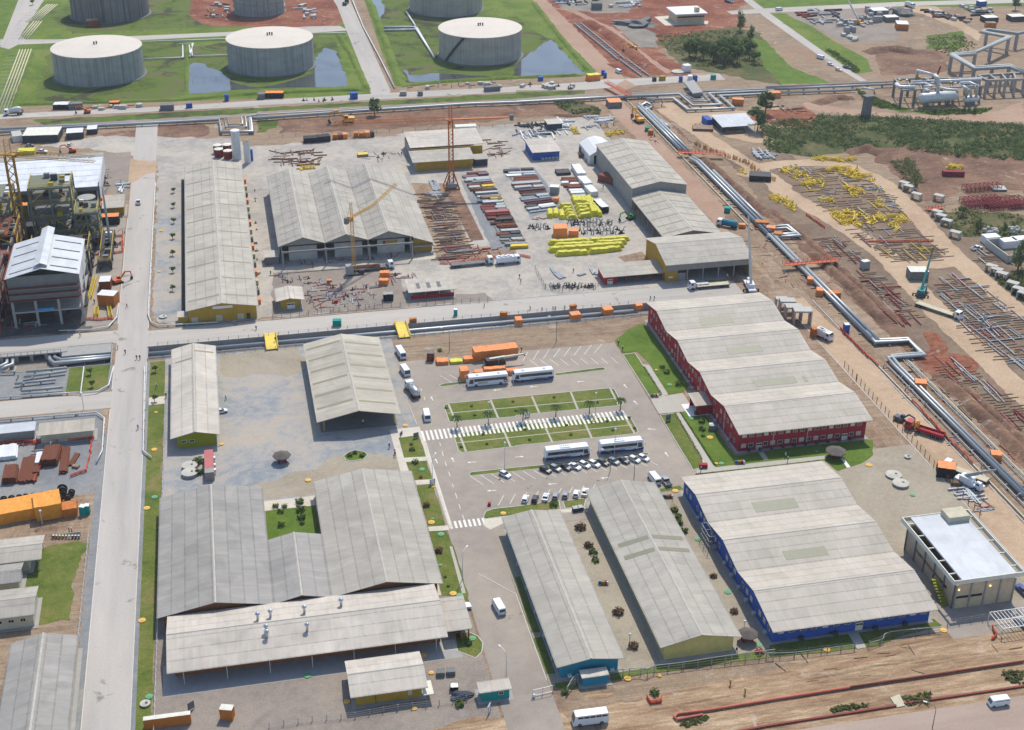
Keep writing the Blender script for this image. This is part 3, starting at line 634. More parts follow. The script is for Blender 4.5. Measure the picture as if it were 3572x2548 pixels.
pr=[(238.3,4),(249.2,6),(258.3,4.2)];t,rf=shed('canteen_building','long canteen block with beige roof and steel roof cowls, in front of the refectory',-23.4,37.8,238.3,258.2,'x',pr,'orangewall','rflight',(3.6,.6,1.4,1.2),pl=False)
M('steel',(190,192,194),.3,.8)
for x,y in[(b_.x,b_.y)for b_ in[at('a4',2277,650,5.5),at('b4',112,625,5.4),at('b4',412,595,5.2),at('b4',735,525,5.2),at('b4',75,760,5.2),at('b4',82,805,5.0),at('b4',436,740,5.2)]]:
 b=MB();z=pz(pr,y);b.lathe((0,0,0),[(.32,-.3),(.32,1.5),(.36,1.5),(.62,1.6),(.62,1.75),(.3,2.1),(.05,2.2)],10);b.obj('roof_cowl',M('steel'),t,(x-t.location.x,y-t.location.y,z))
posts(t,[(-20+k*9.2,238.9)for k in range(7)],4.0,.15,'pipewhite','downpipe')
pr=[(240.8,3.4),(252.5,3.9)];t=thing('canteen_porch','small grey roofed delivery porch at the right end of the canteen','porch',(41,246,0));roof(t,'x',pr,37.9,43.8,G['rf']);posts(t,[(43,241.4),(43,251.5)],3.4,.3,'orangewall');wbox(t,'side_wall','orangewall',41.2,241,0,41.4,246,3.3)
pr=gable(223.3,235.4,3.5,4.8);t,rf=shed('storage_building','small store with yellow walls and cream roof below the canteen',14.4,30.9,223.3,235.4,'x',pr,'yellow','rflight',(1.3,.6,1.2,1.2))
wbox(t,'side_canopy','rim',29.8,222.4,2.2,32,226.8,2.35);window(t,27.2,224.6,1.6,'-y',.6,1.0,'cream');posts(t,[(19.8,224.55)],3.2,.14,'darkgrey','downpipe')
pr=[(220.1,2.7),(223.6,2.9)];t,rf=shed('guard_house','small turquoise guard house with white mono pitch roof at the site gate',41.4,48.5,220.1,223.7,'x',pr,'tealgreen','rflight',(.4,.2,.6,.5));window(t,46.2,220.5,1.6,'-y',.9,.7);door(t,47.95,221.8,'+x',.9,2,'glass')
pr=gable(59,74.4,4,5.3);t,rf=shed('teal_barrack','long narrow office barrack with turquoise end wall',59,74.4,223.2,282,'y',pr,'teal','rf2',(1.4,1.2,1.2,.8))
for y in(230,238,247,256,266):wbox(t,'air_conditioner','acgrey',59.6,y,.2,60.3,y+.9,1)
for x in(61.8,71.4):wbox(t,'air_conditioner','white',x,223.7,.3,x+.9,224.35,.9)
for k in range(8):window(t,60.4,229+k*6.5,2.2,'-x',1.2,1.0)
pr=gable(83,102.1,4,6.1);t,rf=shed('yellow_barrack','long office barrack with blank pale yellow end wall',83,102.1,225,289.8,'y',pr,'paleyellow','rf2',(1.2,1.8,.5,.8))
for y in(257.6,262.8):light(rf,t,'y',pr,84.5,92,y,y+1.6);light(rf,t,'y',pr,93,101,y,y+1.6)
for k in range(8):window(t,84.2,230+k*7,2.2,'-x',1.2,1.0)
pr=[(220.5,2.5),(223,2.7)];t,rf=shed('blue_hut','small light blue utility hut with beige roof against the turquoise barrack',64,70.1,220.5,223,'x',pr,'teal','rflight',(.3,.2,.3,.2))
pr=gable(-57.2,-42.7,4,6);t,rf=shed('grey_shed','dark weathered roof shed cut by the bottom left corner',-57.2,-42.7,190,255.4,'y',pr,'cream','rfdark',(.5,.5,.5,.5))
pr=gable(265.3,276.4,3.8,4.9);t,rf=shed('cream_office','cream walled office with three dark windows and grey roof at the left edge',-76,-53,265.3,276.4,'x',pr,'cream','rf2',(.8,.6,.6,.6))
for k in range(5):window(t,-55.8-k*2.6,266.1,2.2,'-y',1.1,.8)
pr=gable(279,287,3.6,4.6);t,rf=shed('carport_office','plain weathered roof office between two left edge sheds',-80,-57.4,279,286.6,'x',pr,'cream','rfdark',(.6,.6,.6,.6))
pr=gable(287.4,298,3.6,4.6);t,rf=shed('porch_office','pale roofed office with open porch at the left edge beside the lawn',-80,-53.4,287.4,298,'x',pr,'cream','rf',(.8,.6,.6,3.2));posts(t,[(-54.2,288.2),(-57,288.2),(-54.2,297)],3.6,.2,'cream')
pr=[(348.6,3.2),(354.8,3.7)];t,rf=shed('beige_canopy','long beige canopy shed beside the west road bend',-59.6,-44.3,348.6,354.8,'x',pr,'cream','rfshed',(.8,.4,.6,.6))
pr=[(352,3.2),(356.4,3.6)];t,rf=shed('white_canopy','white roofed canopy shed left of the beige canopy',-84,-60.6,352,356.4,'x',pr,'panel','rfwhite',(.8,.4,.6,.6))
pr=gable(10.8,20.5,3.5,4.4);t,rf=shed('small_yellow_shed','little yellow shed with white double door at the yard corner',10.8,20.5,423.4,434,'y',pr,'yellow','rflight',(1.6,1.6,1,.6));door(t,15.8,424.4,'-y',2.6,2.2,'white')
pr=[(422.5,3.1),(432.8,3.8)];t,rf=shed('red_wall_store','cream roofed open store with low red front wall by the cross road',55.7,72.2,422.5,432.8,'x',pr,None,'rflight',pl=True)
wbox(t,'front_wall','red',56.6,423.4,0,71.6,423.6,1.5);wbox(t,'back_wall','panel',56.6,432,0,71.6,432.2,3.4);posts(t,[(56.7,423.5),(61.6,423.5),(66.6,423.5),(71.5,423.5)],3.1,.2,'cream')
for k in range(3):light(rf,t,'x',pr,425,429,59+k*3.6,60.3+k*3.6,'concdark')
t=thing('yellow_warehouse','yellow warehouse with two stepped light roofs behind the orange tower crane','building',(93,568,0))
roof(t,'x',[(565.3,5.6),(585,6.6)],77.2,110,G['rflight']);roof(t,'x',[(549.6,4.4),(562,5.4)],76,103,G['rf']);roof(t,'x',[(551.8,3.2),(558,3.6)],103.2,109.5,G['rf'])
wbox(t,'wall','yellow',77.4,564,0,109,564.3,5.2);wbox(t,'end_wall','panel',77.4,551,0,77.7,584,4.2);wbox(t,'front_wall','yellow',77.7,551,0,102,551.3,4.2);wbox(t,'annex','darkgrey',103.4,552.3,0,109,557.8,3.1);wbox(t,'back_wall','yellow',77.7,583.6,0,109,583.9,5.6)
pr=[(554,3.8),(571,4.6)];t,rf=shed('blue_yard_store','blue walled yard store with white roof beside the pale grey gravel',129.2,142.2,554,571,'x',pr,'blue','rflight',(1,.6,.6,.6))
for k in range(5):wbox(t,'air_conditioner','acgrey',133.5+k*1.6,554.4,.2,134.6+k*1.6,555,1.1)
M('darkblue',(52,60,72));pr=[(594,3),(601.5,3.1)];t,rf=shed('dark_store','small dark store with white roof north of the blue yard store',145.6,152.8,594,601.5,'x',pr,'darkblue','rflight',(.2,.2,.2,.2))
pr=[(522.6,3.6),(534.5,4.6)];t,rf=shed('roadside_store','yellow store with grey roof by the main road near the orange covers',-50.6,-42,522.6,534.5,'x',pr,'yellow','rf',(.6,.4,.4,.4))
t=thing('substation','beige substation with white flat roof and roof turret at the top of the picture','building',(276,782,0));walls(t,'y',[(267.5,5.6),(285,5.6)],267.6,285,774.5,790,M('beige'),drop=0)
wbox(t,'roof_slab',G['rfwhite']if False else 'white',266.2,772.5,5.6,286,791.5,6.3);wbox(t,'roof_turret','beige',279.5,776,6.3,282,779,8.8);wbox(t,'window_band','glass',268,774.4,3.6,284.6,774.48,4.4)
pr=[(573.5,3.3),(589.5,4.2)];t,rf=shed('white_store','white roofed construction store beside two dark trees',223.4,240.5,574,589.5,'x',pr,None,'rfwhite',pl=True);posts(t,[(224+4*k,y)for k in range(5)for y in(575,588.5)],3.4,.2,'steelgrey');wbox(t,'wall','darkblue',224,588.6,0,240,588.8,3.9);wbox(t,'wall','darkgrey',224,575,0,224.2,588.6,3.2);wbox(t,'annex','blue',220.3,586,0,223.2,593,3)
# CAR PARK, GARDENS, KERBS
def kerb(pts,w=.18,h=.13,closed=True,m='kerb',name='kerb'):
 pts=P(pts)if isinstance(pts,str)else[Vector((p[0],p[1],0))for p in pts];b=MB()
 for i in range(len(pts)-(0 if closed else 1)):
  p,q=pts[i],pts[(i+1)%len(pts)];d=(q-p);L=d.length
  if L>.05:c=(p+q)/2;b.cbox(c.x,c.y,0,L+w*.9,w,h+.001*(i%2),math.atan2(d.y,d.x))
 o=b.obj(name,M(m));o['kind']='structure';return o
def bed(pts,m='lawn',k=True,name='lawn'):
 pts=P(pts)if isinstance(pts,str)else pts;sheet(name,pts,G[m],0 if k else.22)
 if k:kerb(pts)
M('path',(168,162,150),.9,var=.1);M('paint',(214,210,200),.7,var=.1)
UP='b3 1640,345 1690,325 2277,268 c3 0,268 830,190 868,200 940,338 900,345 0,432 b3 2277,442 1690,490'
LO='b3 1725,600 1770,590 2277,530 c3 0,515 960,430 1005,442 1080,570 1055,592 0,698 b3 2277,705 1800,760 1770,740'
bed(UP);bed(LO)
for s in('b3 1682,333 1742,480','b3 2052,293 2120,455','c3 140,262 206,412','c3 483,225 546,380','c3 830,192 905,338','b3 1775,590 1836,750','b3 2160,545 2230,712','c3 245,505 322,672','c3 595,470 670,635','c3 955,432 1047,590'):sheet('garden_path',strip(P(s),.6),M('path'))
for s in('b3 1672,412 c3 885,280','b3 1752,675 c3 1022,515'):sheet('garden_path',strip(P(s),.35),M('path'))
b=MB();x=46.4
while x<107.2:
 b.add([(x,329.6,.05),(x+.62,329.6,.05),(x+.62,335.0,.05),(x,335.0,.05)],[(0,1,2,3)]);x+=1.27
ontop(b).obj('crosswalk_paint',M('paint'))['kind']='structure'
bed('b3 1595,165 1640,150 1850,128 1855,145 1620,180');bed('c3 340,62 760,8 790,14 780,30 350,82');bed('b3 1862,950 1880,932 2277,890 c3 220,870 1160,760 1180,778 220,900 b3 2277,925 1875,965')
b=MB();p=at('b3',1690,1402)
for k in range(10):x=p.x+.1+k*1.22;b.add([(x,p.y-1.6,0),(x+.6,p.y-1.6,0),(x+.6,p.y+1.6,0),(x,p.y+1.6,0)],[(0,1,2,3)])
ontop(b).obj('crosswalk_paint',M('paint'))['kind']='structure'
LN=MB()
def line(s,w=.13):
 p,q=P(s)if isinstance(s,str)else s;d=(q-p).normalized();n=Vector((-d.y,d.x,0))*w/2
 LN.add([v+Vector((0,0,.05))for v in(p-n,q-n,q+n,p+n)],[(0,1,2,3)])
def row(a,c,n,step):
 a,c=P(a),P(c)
 for i in range(n):k=i/(n-1);line((a[0].lerp(c[0],k),a[1].lerp(c[1],k)),.14)
row('b3 1870,965 1990,1045','c3 1170,830 1250,870',18,0);row('b3 2120,1225 2170,1135','c3 650,1130 700,1040',9,0)
row('c2 105,1490 60,1570','c2 760,1420 690,1500',8,0);row('c2 120,1560 200,1619','c2 840,1540 900,1590',9,0);row('b3 1605,80 1710,140','b3 1690,72 1790,130',2,0)
for s in('b3 1604,672 1612,700','b3 1625,750 1635,790','b3 1650,840 1665,880','b3 1683,930 1695,970','b3 1714,1035 1725,1065','b3 1742,1115 1757,1165','b3 1773,1215 1788,1260','b3 1805,1310 1822,1360','b3 1465,265 1472,295','b3 1437,195 1447,215'):line(s,.16)
line('b3 1465,610 1700,1400',.12);line('b4 1700,-20 1770,190',.1)
ontop(LN).obj('road_marking',M('paint'))['kind']='structure'
AR=MB()
for s,rz in(('b3 1720,822',.1),('b3 1575,835',.1),('b3 1535,283',.1),('c3 1330,775',.1),('c3 1195,553',1.2),('c3 1055,318',.2),('c3 570,133',1.5),('c3 155,177',1.5),('c3 30,797',-1.6),('c3 785,983',1.5),('c3 320,1037',1.5),('b3 2063,1095',1.5),('b3 1885,845',1.5),('b3 2110,208',1.5),('c3 965,173',.1)):
 p=P(s)[0];c,n=math.cos(rz),math.sin(rz);q=[(-.12,-1.2),(.12,-1.2),(.12,.4),(.42,.4),(0,1.3),(-.42,.4),(-.12,.4)]
 AR.add([(p.x+x*c-y*n,p.y+x*n+y*c,.05)for x,y in q],[(0,1,2,6),(3,4,5)])
ontop(AR).obj('arrow_marking',M('paint'))['kind']='structure'
sheet('garden_path','c3 1120,-20 1180,-10 1345,248 1290,262',M('path'));sheet('plaza','c3 1185,285 1290,262 1470,232 1575,388 1450,400 1262,418',M('path'))
bed('c2 872,1390 1000,1285 1130,1240 1195,1310 1425,1619 c3 1425,20 1530,165 1480,225 1345,248 1180,-20 c2 1075,1485 940,1500','brightlawn',False);bed('c2 945,1515 1050,1500 c3 1125,-5 1290,262 1190,278','brightlawn')
bed('c3 1270,428 1400,412 1655,830 1640,880 1565,916','lawn');bed('c3 1448,405 1560,388 1650,395 1790,600 1930,790 2277,738 d3 0,735 870,650 945,650 940,780 860,850 630,928 500,820 c3 2277,830 1765,888 1740,870','brightlawn',False)
sheet('garden_path','c3 1405,412 1445,405 1740,872 1765,892 2277,832 d3 530,785 530,815 c3 2277,868 1740,930 1600,950 1590,918 1660,860',M('path'));sheet('garden_path','c3 2140,762 2185,755 2230,820 2190,828',M('path'));sheet('garden_path','d3 655,805 690,815 745,885 715,895',M('paint'))
sheet('hedge_base','c3 1590,945 2277,872 d3 520,820 500,835 c3 2277,890 1600,965',G['brightlawn'])
sheet('paving','b3 1160,560 1425,530 1450,600 1240,630 1290,805 1485,795 1490,830 1305,843 1330,920 1255,920',G['pave']);sheet('paving','b3 1420,600 1455,598 1720,1420 1690,1430',G['pave'])
bed('b3 1245,628 1420,606 1478,795 1290,805','lawn',False);bed('b3 1305,845 1485,832 1535,990 1380,1000','lawn',False);sheet('paving','b3 1385,1004 1540,994 1552,1035 1400,1045',G['pave'])
bed('b3 1400,1048 1545,1038 1650,1400 1500,1412','lawn',False);sheet('paving','b3 1500,1415 1675,1402 1690,1445 1512,1455',G['pave'])
bed('b3 1512,1460 1655,1448 b4 1730,0 1855,420 1850,470 1800,505 1760,440 1620,430 1545,0','lawn',False);sheet('paving','b4 1560,330 1590,328 1620,430 1590,432',G['pave']);sheet('garden_path','b4 1690,0 1715,0 1835,410 1800,415',M('path'))
bed('b4 1735,762 1860,755 1940,790 1985,850 1975,930 1920,985 1760,920','lawn');sheet('paving','b4 1620,850 1650,830 1730,815 1755,905 1630,922',G['pave'])
bed('b3 1990,1325 2010,1280 2080,1255 2277,1235 c3 0,1235 280,1195 380,1185 390,1258 0,1300 b3 2277,1310 1995,1345','lawn');bed('c3 412,1190 560,1168 620,1160 600,1235 435,1252','lawn');sheet('paving','b3 1990,1350 c3 0,1305 600,1240 640,1280 400,1290 0,1330 b3 2050,1440 2000,1410',G['pave'])
bed([(57.4,226),(59.7,226),(59.9,238.6),(57.4,238.6)],'lawn',False);bed([(57.4,240.5),(59.9,240.5),(59.9,262),(58.2,262)],'lawn',False)
bed('c4 340,1205 560,1172 800,1130 1195,1062 1960,945 2230,900 d4 0,925 50,832 760,740 1480,640 1560,700 1200,790 950,880 800,900 0,985 c4 1700,1050 1100,1130 800,1200 560,1265 350,1250','lawn',False);sheet('garden_path','d4 710,748 800,732 885,890 805,905',M('path'))
sheet('court_lawn',(.6,13.6,283.2,303),G['brightlawn']);sheet('court_paving',(.5,13.7,303,307.6),G['pave'])
bed('c3 1270,1078 1450,1052 1480,1085 1275,1110','lawn',False);bed('b3 755,790 800,755 860,738 945,755 968,780 930,818 830,832 775,825','brightlawn')
sheet('mud_patch','b1 600,1560 650,1500 720,1490 700,1560',G['dirt'],1)
for x in(-41.1,-31.15):kerb([(x,190),(x,365.5)]if x<-40 else[(x,190),(x,394)],.22,.14,False)
kerb([(-41.1,378),(-41.1,394)],.22,.14,False);kerb([(-31.15,418.5),(-31.15,560)],.22,.14,False);kerb([(-41.1,424),(-41.1,519)],.22,.14,False)
kerb([(-30,417.2),(140,417.2)],.2,.14,False);kerb('b4 1945,240 c4 0,420 270,1175',.2,.14,False);kerb('b3 1330,330 1400,510',.2,.14,False);kerb([(181,228),(181.6,396)],.25,.16,False);kerb([(191.7,200),(192.3,396)],.25,.18,False)
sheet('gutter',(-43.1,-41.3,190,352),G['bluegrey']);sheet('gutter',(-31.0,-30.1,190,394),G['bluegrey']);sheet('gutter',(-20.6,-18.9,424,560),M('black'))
# PIPE LINES
M('pipe',(152,157,158),.42,.3,var=.12);M('pipedull',(150,154,152),.6,.1);M('pipewhitep',(196,198,196),.45,.1);M('pipered',(124,62,50),.8);M('pipepink',(176,96,78),.7);M('timber',(104,86,68),.9,var=.3,sc=1.5);M('rust',(104,58,38),.85,var=.3,sc=1.2)
def pipeline(label,paths,r,z,m='pipe',every=8,sup='conc',name='pipeline',g=None,sw=None,n=8):
 """one pipe run on sleepers; paths is a list of runs side by side"""
 paths=[P(s,z)if isinstance(s,str)else[Vector((p[0],p[1],p[2]if len(p)>2 else z))for p in s]for s in([paths]if isinstance(paths,str)or not hasattr(paths[0][0],'__len__')else paths)]
 p0=paths[0][0];t=thing(name,label,'pipeline',(p0.x,p0.y,0),0,g)
 for pts in paths:
  b=MB();b.tube(pts,r,n);b.obj('pipe',M(m),t,'w',True)
 if every:
  gz=min(p.z for p in paths[0])-r;pts=paths[0];q=0
  for a,c in zip(pts,pts[1:]):
   L=(c-a).length
   for k in range(int(L/every)):
    p=a.lerp(c,(k+.5)*every/L);b=MB();w=sw or r*3
    b.cbox(p.x,p.y,-2.0 if z<0 else 0,.35,w,max(.06,p.z-r+(2 if z<0 else 0)),math.atan2((c-a).y,(c-a).x));b.obj('support',M(sup),t,'w');q+=1
    if q>40:return t
 return t
pipeline('large silver pipe with a square expansion loop crossing the top of the works','a1 -150,1178 860,1112 1935,1058 1952,1168 2222,1163 2208,1045 b1 0,1045 980,975 1850,920 c1 0,905 600,872 1250,842',.75,1.3)
pipeline('slim silver pipes with a nested square loop inside the large pipe loop',['a1 -100,1150 1980,1040 1992,1125 2175,1118 2165,1030 b1 0,1012 c1 0,888','a1 0,1138 2010,1040 2020,1100 2140,1095 2132,1030 b1 0,1003'],.28,.8,'pipe',0)
pipeline('silver pipe making the outer deep U bend below the concrete bridge','c1 1150,882 1390,870 1515,972 1925,955 1800,848 2277,825 d1 0,825 790,795',.62,1.2)
pipeline('silver pipe making the middle U bend below the concrete bridge','c1 905,858 1440,832 1560,935 1812,925 1700,826 2277,800 d1 0,792 700,762 1150,742',.62,1.6)
pipeline('thin pipe making the innermost U bend below the concrete bridge',['c1 1480,845 1560,892 1712,890 1655,832','c1 1520,850 1580,880 1660,878 1630,850'],.3,1.0,'pipe',0)
pipeline('silver pipe running on along the hillside to the process skid','c1 1500,815 2277,785 d1 0,772 1150,720',.45,1.4,'pipe',10)
pipeline('triple silver pipes starting at the double elbow south of the orange hut',[[(196.6,618),(196.6,553)],[(198.2,622),(198.2,550)],[(199.8,616),(199.8,548)]],.7,1.2,'pipe',8,'conc',sw=4.2)
pipeline('short elbow piece linking the triple pipes to the upper pipe crossing',['c1 1085,950 1150,905 1210,945','c1 1130,985 1195,945'],.65,1.2,'pipe',0)
pipeline('single loose silver pipe beside the triple pipes','c1 1275,1060 1350,1130',.7,.8,'pipe',0)
pipeline('triple silver pipes passing under the red footbridge',[[(196.8,541),(198.2,536),(198.2,452)],[(198.6,542),(199.9,537),(199.9,455)],[(201.6,524),(201.6,458)]],.7,1.2,'pipe',8,sw=4.6)
pipeline('pair of silver pipes with a loop bulging toward the laydown ground',['d2 0,390 190,372 300,462 0,478','d2 20,410 180,395 260,445 20,455'],.6,1.2,'pipe',6)
pipeline('pair of silver pipes running from the orange covers down to the box bend',[[(198.2,452),(198.2,362)],[(199.9,452),(199.9,360)]],.7,1.2,'pipe',8,sw=3.4)
pipeline('pair of silver pipes making a large rectangular box bend',['d2 880,1310 965,1405 1265,1388 1400,1515 1075,1540 1140,1619 d3 2277,1135','d2 925,1310 985,1385 1250,1370 1370,1500 1105,1522 1180,1619 d3 2277,1100'],.6,1.2,'pipe',9,sw=3)
pipeline('slim grey pipe with timber supports on the far side of the pipe way',[[(203,198),(203,352)],[(202.2,198),(202.2,352)]],.16,.6,'pipedull',10,'timber');pipeline('slim pipe on the near side of the pipe way',[(195.6,198),(195.6,345)],.2,.7,'pipedull',10,'timber')
for i,(x,l)in enumerate(((192.9,'long concrete cable trough edge along the east access road'),(203.8,'long timber retaining board on the far side of the pipe way'))):
 tag(kerb([(x,196),(x,352)],.4,.5,False,'cream','trough_wall'),l,'trough')['kind']='thing'
tag(kerb([(194.8,460),(195.2,640)],.4,.6,False,'pave' if False else 'cream','trough_wall'),'upper concrete trough edge along the red dirt road','trough')['kind']='thing'
pipeline('large silver pipe lying in the channel beside the cross road',[[(-31,401,-.7),(131,401,-.7)]],.8,-.7,'pipe',9)
pipeline('pair of slim pipes along the near side of the channel',[[(-31,397.4,-.2),(140,397.4,-.2)],[(-31,396.4,.1),(140,396.4,.1)]],.22,-.2,'pipe',9)
pipeline('silver pipes leaving the culvert west of the junction and bending to the left',['a2 430,1480 440,1560 480,1590 1030,1535','a2 475,1480 485,1540 540,1560 1020,1520'],.65,-.8,'pipe',6)
pipeline('silver pipes coming out under the culvert road at the left edge',['a2 70,1480 60,1590 0,1619 a3 -60,10','a2 120,1480 110,1600 50,1619 a3 0,30'],.6,-.6,'pipe',0)
for i,s in enumerate(('a3 210,90 580,40','a3 230,45 590,8','a3 130,150 490,112','a3 185,215 555,180','a3 200,240 560,215','a3 0,45 130,42 140,0')):
 pipeline('short silver pipe on pedestals in the blue gravel plot, %s'%('second row','topmost row','third row','fourth row','lowest row','elbow at the left edge')[i],s,.42 if i<4 else.3,1.0,'pipedull',5,'conc')
RAILS=[('white pipe rail rounding the lawn corner west of the main road','a3 740,0 710,235 860,215 960,160 1000,0'),('pipe rail rounding the orange booth plot corner','a2 520,1300 800,1290 960,1260 1030,1180 1045,1060'),('pipe rail along the yard fence east of the main road','a2 1370,0 1305,1150 1330,1220 1400,1255 1920,1225'),('pipe rail at the bend behind the beige canopy','a3 0,470 850,400 920,450 900,740 850,840'),('pipe rail along the garden strip by the main road','a3 1275,0 1262,740 1340,800'),('pipe rail along the west road and blue gravel plot','a3 0,270 500,235 700,225')]
for l,s in RAILS:pipeline(l,s,.2,.75,'pipewhitep',6,'conc','pipe_rail')
pipeline('pink red pipe with a hairpin end crossing the bare soil at the bottom','c4 1650,1480 1420,1525 1395,1495 1430,1470 1700,1440 2277,1345 d4 740,1240',.28,.5,'pipepink',7)
pipeline('dark red pipe continuing the pink pipe to the right edge','d4 740,1240 2277,1008',.28,.5,'pipered',7)
for l,s in(('low red brick channel wall left of the concrete ramp at the bottom road','d4 -400,1668 0,1592 1140,1412'),('low red brick channel wall right of the concrete ramp at the bottom road','d4 1225,1392 2277,1238')):
 tag(kerb(s,.45,.5,False,'pipered','channel_wall'),l,'wall')['kind']='thing'
wb=P('d4 1095,1340 1175,1310 1230,1410 1150,1425');b=MB();b.prism(wb,0,.3);tag(b.obj('concrete_ramp',M('cream')),'small concrete ramp crossing the red channel wall','ramp')
RK=0
for lab,s,n in(('lower','a1 -40,1000 175,440',5),('middle','a1 165,350 300,190',4),('upper','a1 230,200 420,40',5)):
 a,c=P(s);d=(c-a);nn=Vector((d.y,-d.x,0)).normalized()
 pipeline('bundle of old white pipes on sleepers, %s run of the north west rack'%lab,[[a+nn*(k*1.5),c+nn*(k*1.5)]for k in range(n)],.3,.7,'cream',7,'conc','pipe_rack',sw=11)
for l,s,r in(('white pipe pair between the first and second storage tanks',['a1 1255,522 1615,508 1612,400','a1 1580,390 1700,385 1672,500'],.35),('white pipes feeding the second storage tank',['a1 1690,395 1695,495 2010,488','a1 1670,400 1678,505'],.35),('white pipe behind the tank dikes',['a1 1240,372 2000,345','b1 480,300 775,292'],.4),('white pipe elbow leading to the third storage tank',['b1 1110,240 1390,240 1555,510','b1 1110,268 1400,262','b1 1310,105 1400,250'],.6),('slim white pipe along the tank road ditch',['b1 825,-20 930,240 1070,500 1205,775'],.35)):
 pipeline(l,s,r,.7,'pipewhitep',0,n=6)
t=pipeline('thick grey elevated pipe zigzagging on tall concrete columns',['d1 2400,250 2220,300 1955,262 1905,282 2145,330 1850,465 1640,480 1840,598 2150,578 2290,640','d1 1850,480 1650,493 1845,612 2150,592 2290,655'],.95,8.5,'pipedull',0)
q=P('d1 2220,300 1955,262 2145,330 1990,395 1850,465 1640,480 1740,540 1840,598 2000,590 2150,578',8.5)
for p in q:b=MB();b.box(-.7,-.7,0,.7,.7,7.4);put('column',b.mesh('column',M('conc')),t,(p.x-t.location.x,p.y-t.location.y,0))
t=thing('pipe_bridge','concrete frame pipe bridge beside the process skid at the right edge','structure',P('d1 1900,720')[0].to_tuple())
q=P('d1 1870,672 2290,645 2290,700 1950,715',8);b=MB()
for i in range(4):b.beam(q[i],q[(i+1)%4],1.0,1.2)
for k in(.25,.5,.75):b.beam(q[0].lerp(q[1],k),q[3].lerp(q[2],k),.9,1.0)
for p in q:b.beam(p-Vector((0,0,3)),p-Vector((0,0,2.2)),.5)
b.obj('deck_frame',M('conc'),t,'w')
for i in range(5):
 for e in(0,1):
  p=(q[3-3*e]).lerp(q[2-e],i/4);b=MB();b.box(p.x-.5,p.y-.5,0,p.x+.5,p.y+.5,7.5);b.obj('column',M('conc'),t,'w')
t=thing('process_skid','elevated process skid with white pressure vessel and looping white pipes','plant',P('d1 1500,900')[0].to_tuple())
def V(s,z):return P(s,z)
a,c=P('d1 1375,868 1668,842',4.5);M('vessel',(196,200,200),.4,.1)
d=(c-a).normalized();b=MB();b.tube([a-d*1.6,a-d*1.2,a-d*.6,a,c,c+d*.6,c+d*1.2,c+d*1.6],[.3,1.5,2.2,2.5,2.5,2.2,1.5,.3],14);b.obj('pressure_vessel',M('vessel'),t,'w',True)
for k in(.15,.8):p=a.lerp(c,k);b=MB();b.cbox(p.x,p.y,0,.6,3.6,2.6,math.atan2(d.y,d.x));b.obj('saddle',M('steelgrey'),t,'w')
a,c=P('d1 1760,878 1860,868',3);d=(c-a).normalized();b=MB();b.tube([a-d*1.3,a-d*.8,a,c,c+d*.8,c+d*1.3],[.3,1.2,1.6,1.6,1.2,.3],12);b.obj('small_vessel',M('vessel'),t,'w',True);b=MB();b.cbox((a.x+c.x)/2,(a.y+c.y)/2,0,4,2,1.6);b.obj('saddle',M('steelgrey'),t,'w')
def hp(pts,r):b=MB();b.tube([at('d1',x,y,z)for x,y,z in pts],r,8);b.obj('pipe',M('pipewhitep'),t,'w',True)
hp([(1325,705,7),(1340,625,13),(1500,670,13),(1500,720,8)],.8);hp([(1515,830,6),(1522,690,15),(1490,665,15)],.8);hp([(1380,810,7),(1440,800,8),(1400,790,8.5)],.6);hp([(1530,775,9),(1590,790,9),(1680,795,9),(1690,815,7)],.7)
hp([(1765,860,4),(1770,790,10),(1715,740,10)],.7);hp([(1810,860,4),(1805,800,9),(1765,775,9.5)],.7);hp([(1855,855,4),(1865,760,12),(1800,730,12),(1715,735,11)],.7)
hp([(1150,745,9),(1180,770,9),(1310,770,9)],1.0);hp([(1300,725,9),(1700,712,9),(1900,700,9)],.9);hp([(1300,740,9),(1480,735,9)],.5);hp([(1400,735,9),(1470,760,9),(1390,765,9)],.5);hp([(850,775,5),(950,790,5),(960,830,2)],.5)
b=MB();q=P('d1 1140,700 1900,690 1900,760 1200,800',8)
for k in range(9):b.beam(q[0].lerp(q[1],k/8),q[3].lerp(q[2],k/8),.6,.7)
for k in(0,.5,1):b.beam(q[0].lerp(q[3],k),q[1].lerp(q[2],k),.7,.8)
b.obj('deck_frame',M('conc'),t,'w')
for k in range(7):
 for e in(0,1):p=q[0 if e else 3].lerp(q[1 if e else 2],k/6);b=MB();b.box(p.x-.5,p.y-.5,0,p.x+.5,p.y+.5,7.7);b.obj('column',M('concdark'),t,'w')
for k in range(14):
 p=q[0].lerp(q[1],rnd.random()*.75).lerp(q[3].lerp(q[2],rnd.random()*.75),rnd.random());b=MB();s=.5+rnd.random();b.cbox(p.x,p.y,8.2,1.6*s,1.2*s,1.2*s,rnd.random());b.obj('valve_block',M(('pipewhitep','steelgrey','yellow')[k%3]),t,'w')
M('craneRed',(150,30,34));b=MB();p,q2=at('d1',1515,655,9),at('d1',1540,590,14);b.beam(p,q2,.7);b.obj('jib',M('craneRed'),t,'w')
b=MB();p=at('d1',880,1030);b.cbox(p.x,p.y,0,4,3,9,.2,.8);b.cbox(p.x,p.y,9,4.6,3.6,1.4,.2);tag(b.obj('bridge_pier',M('concdark')),'lone dark concrete bridge pier beside the dirt road','pier')
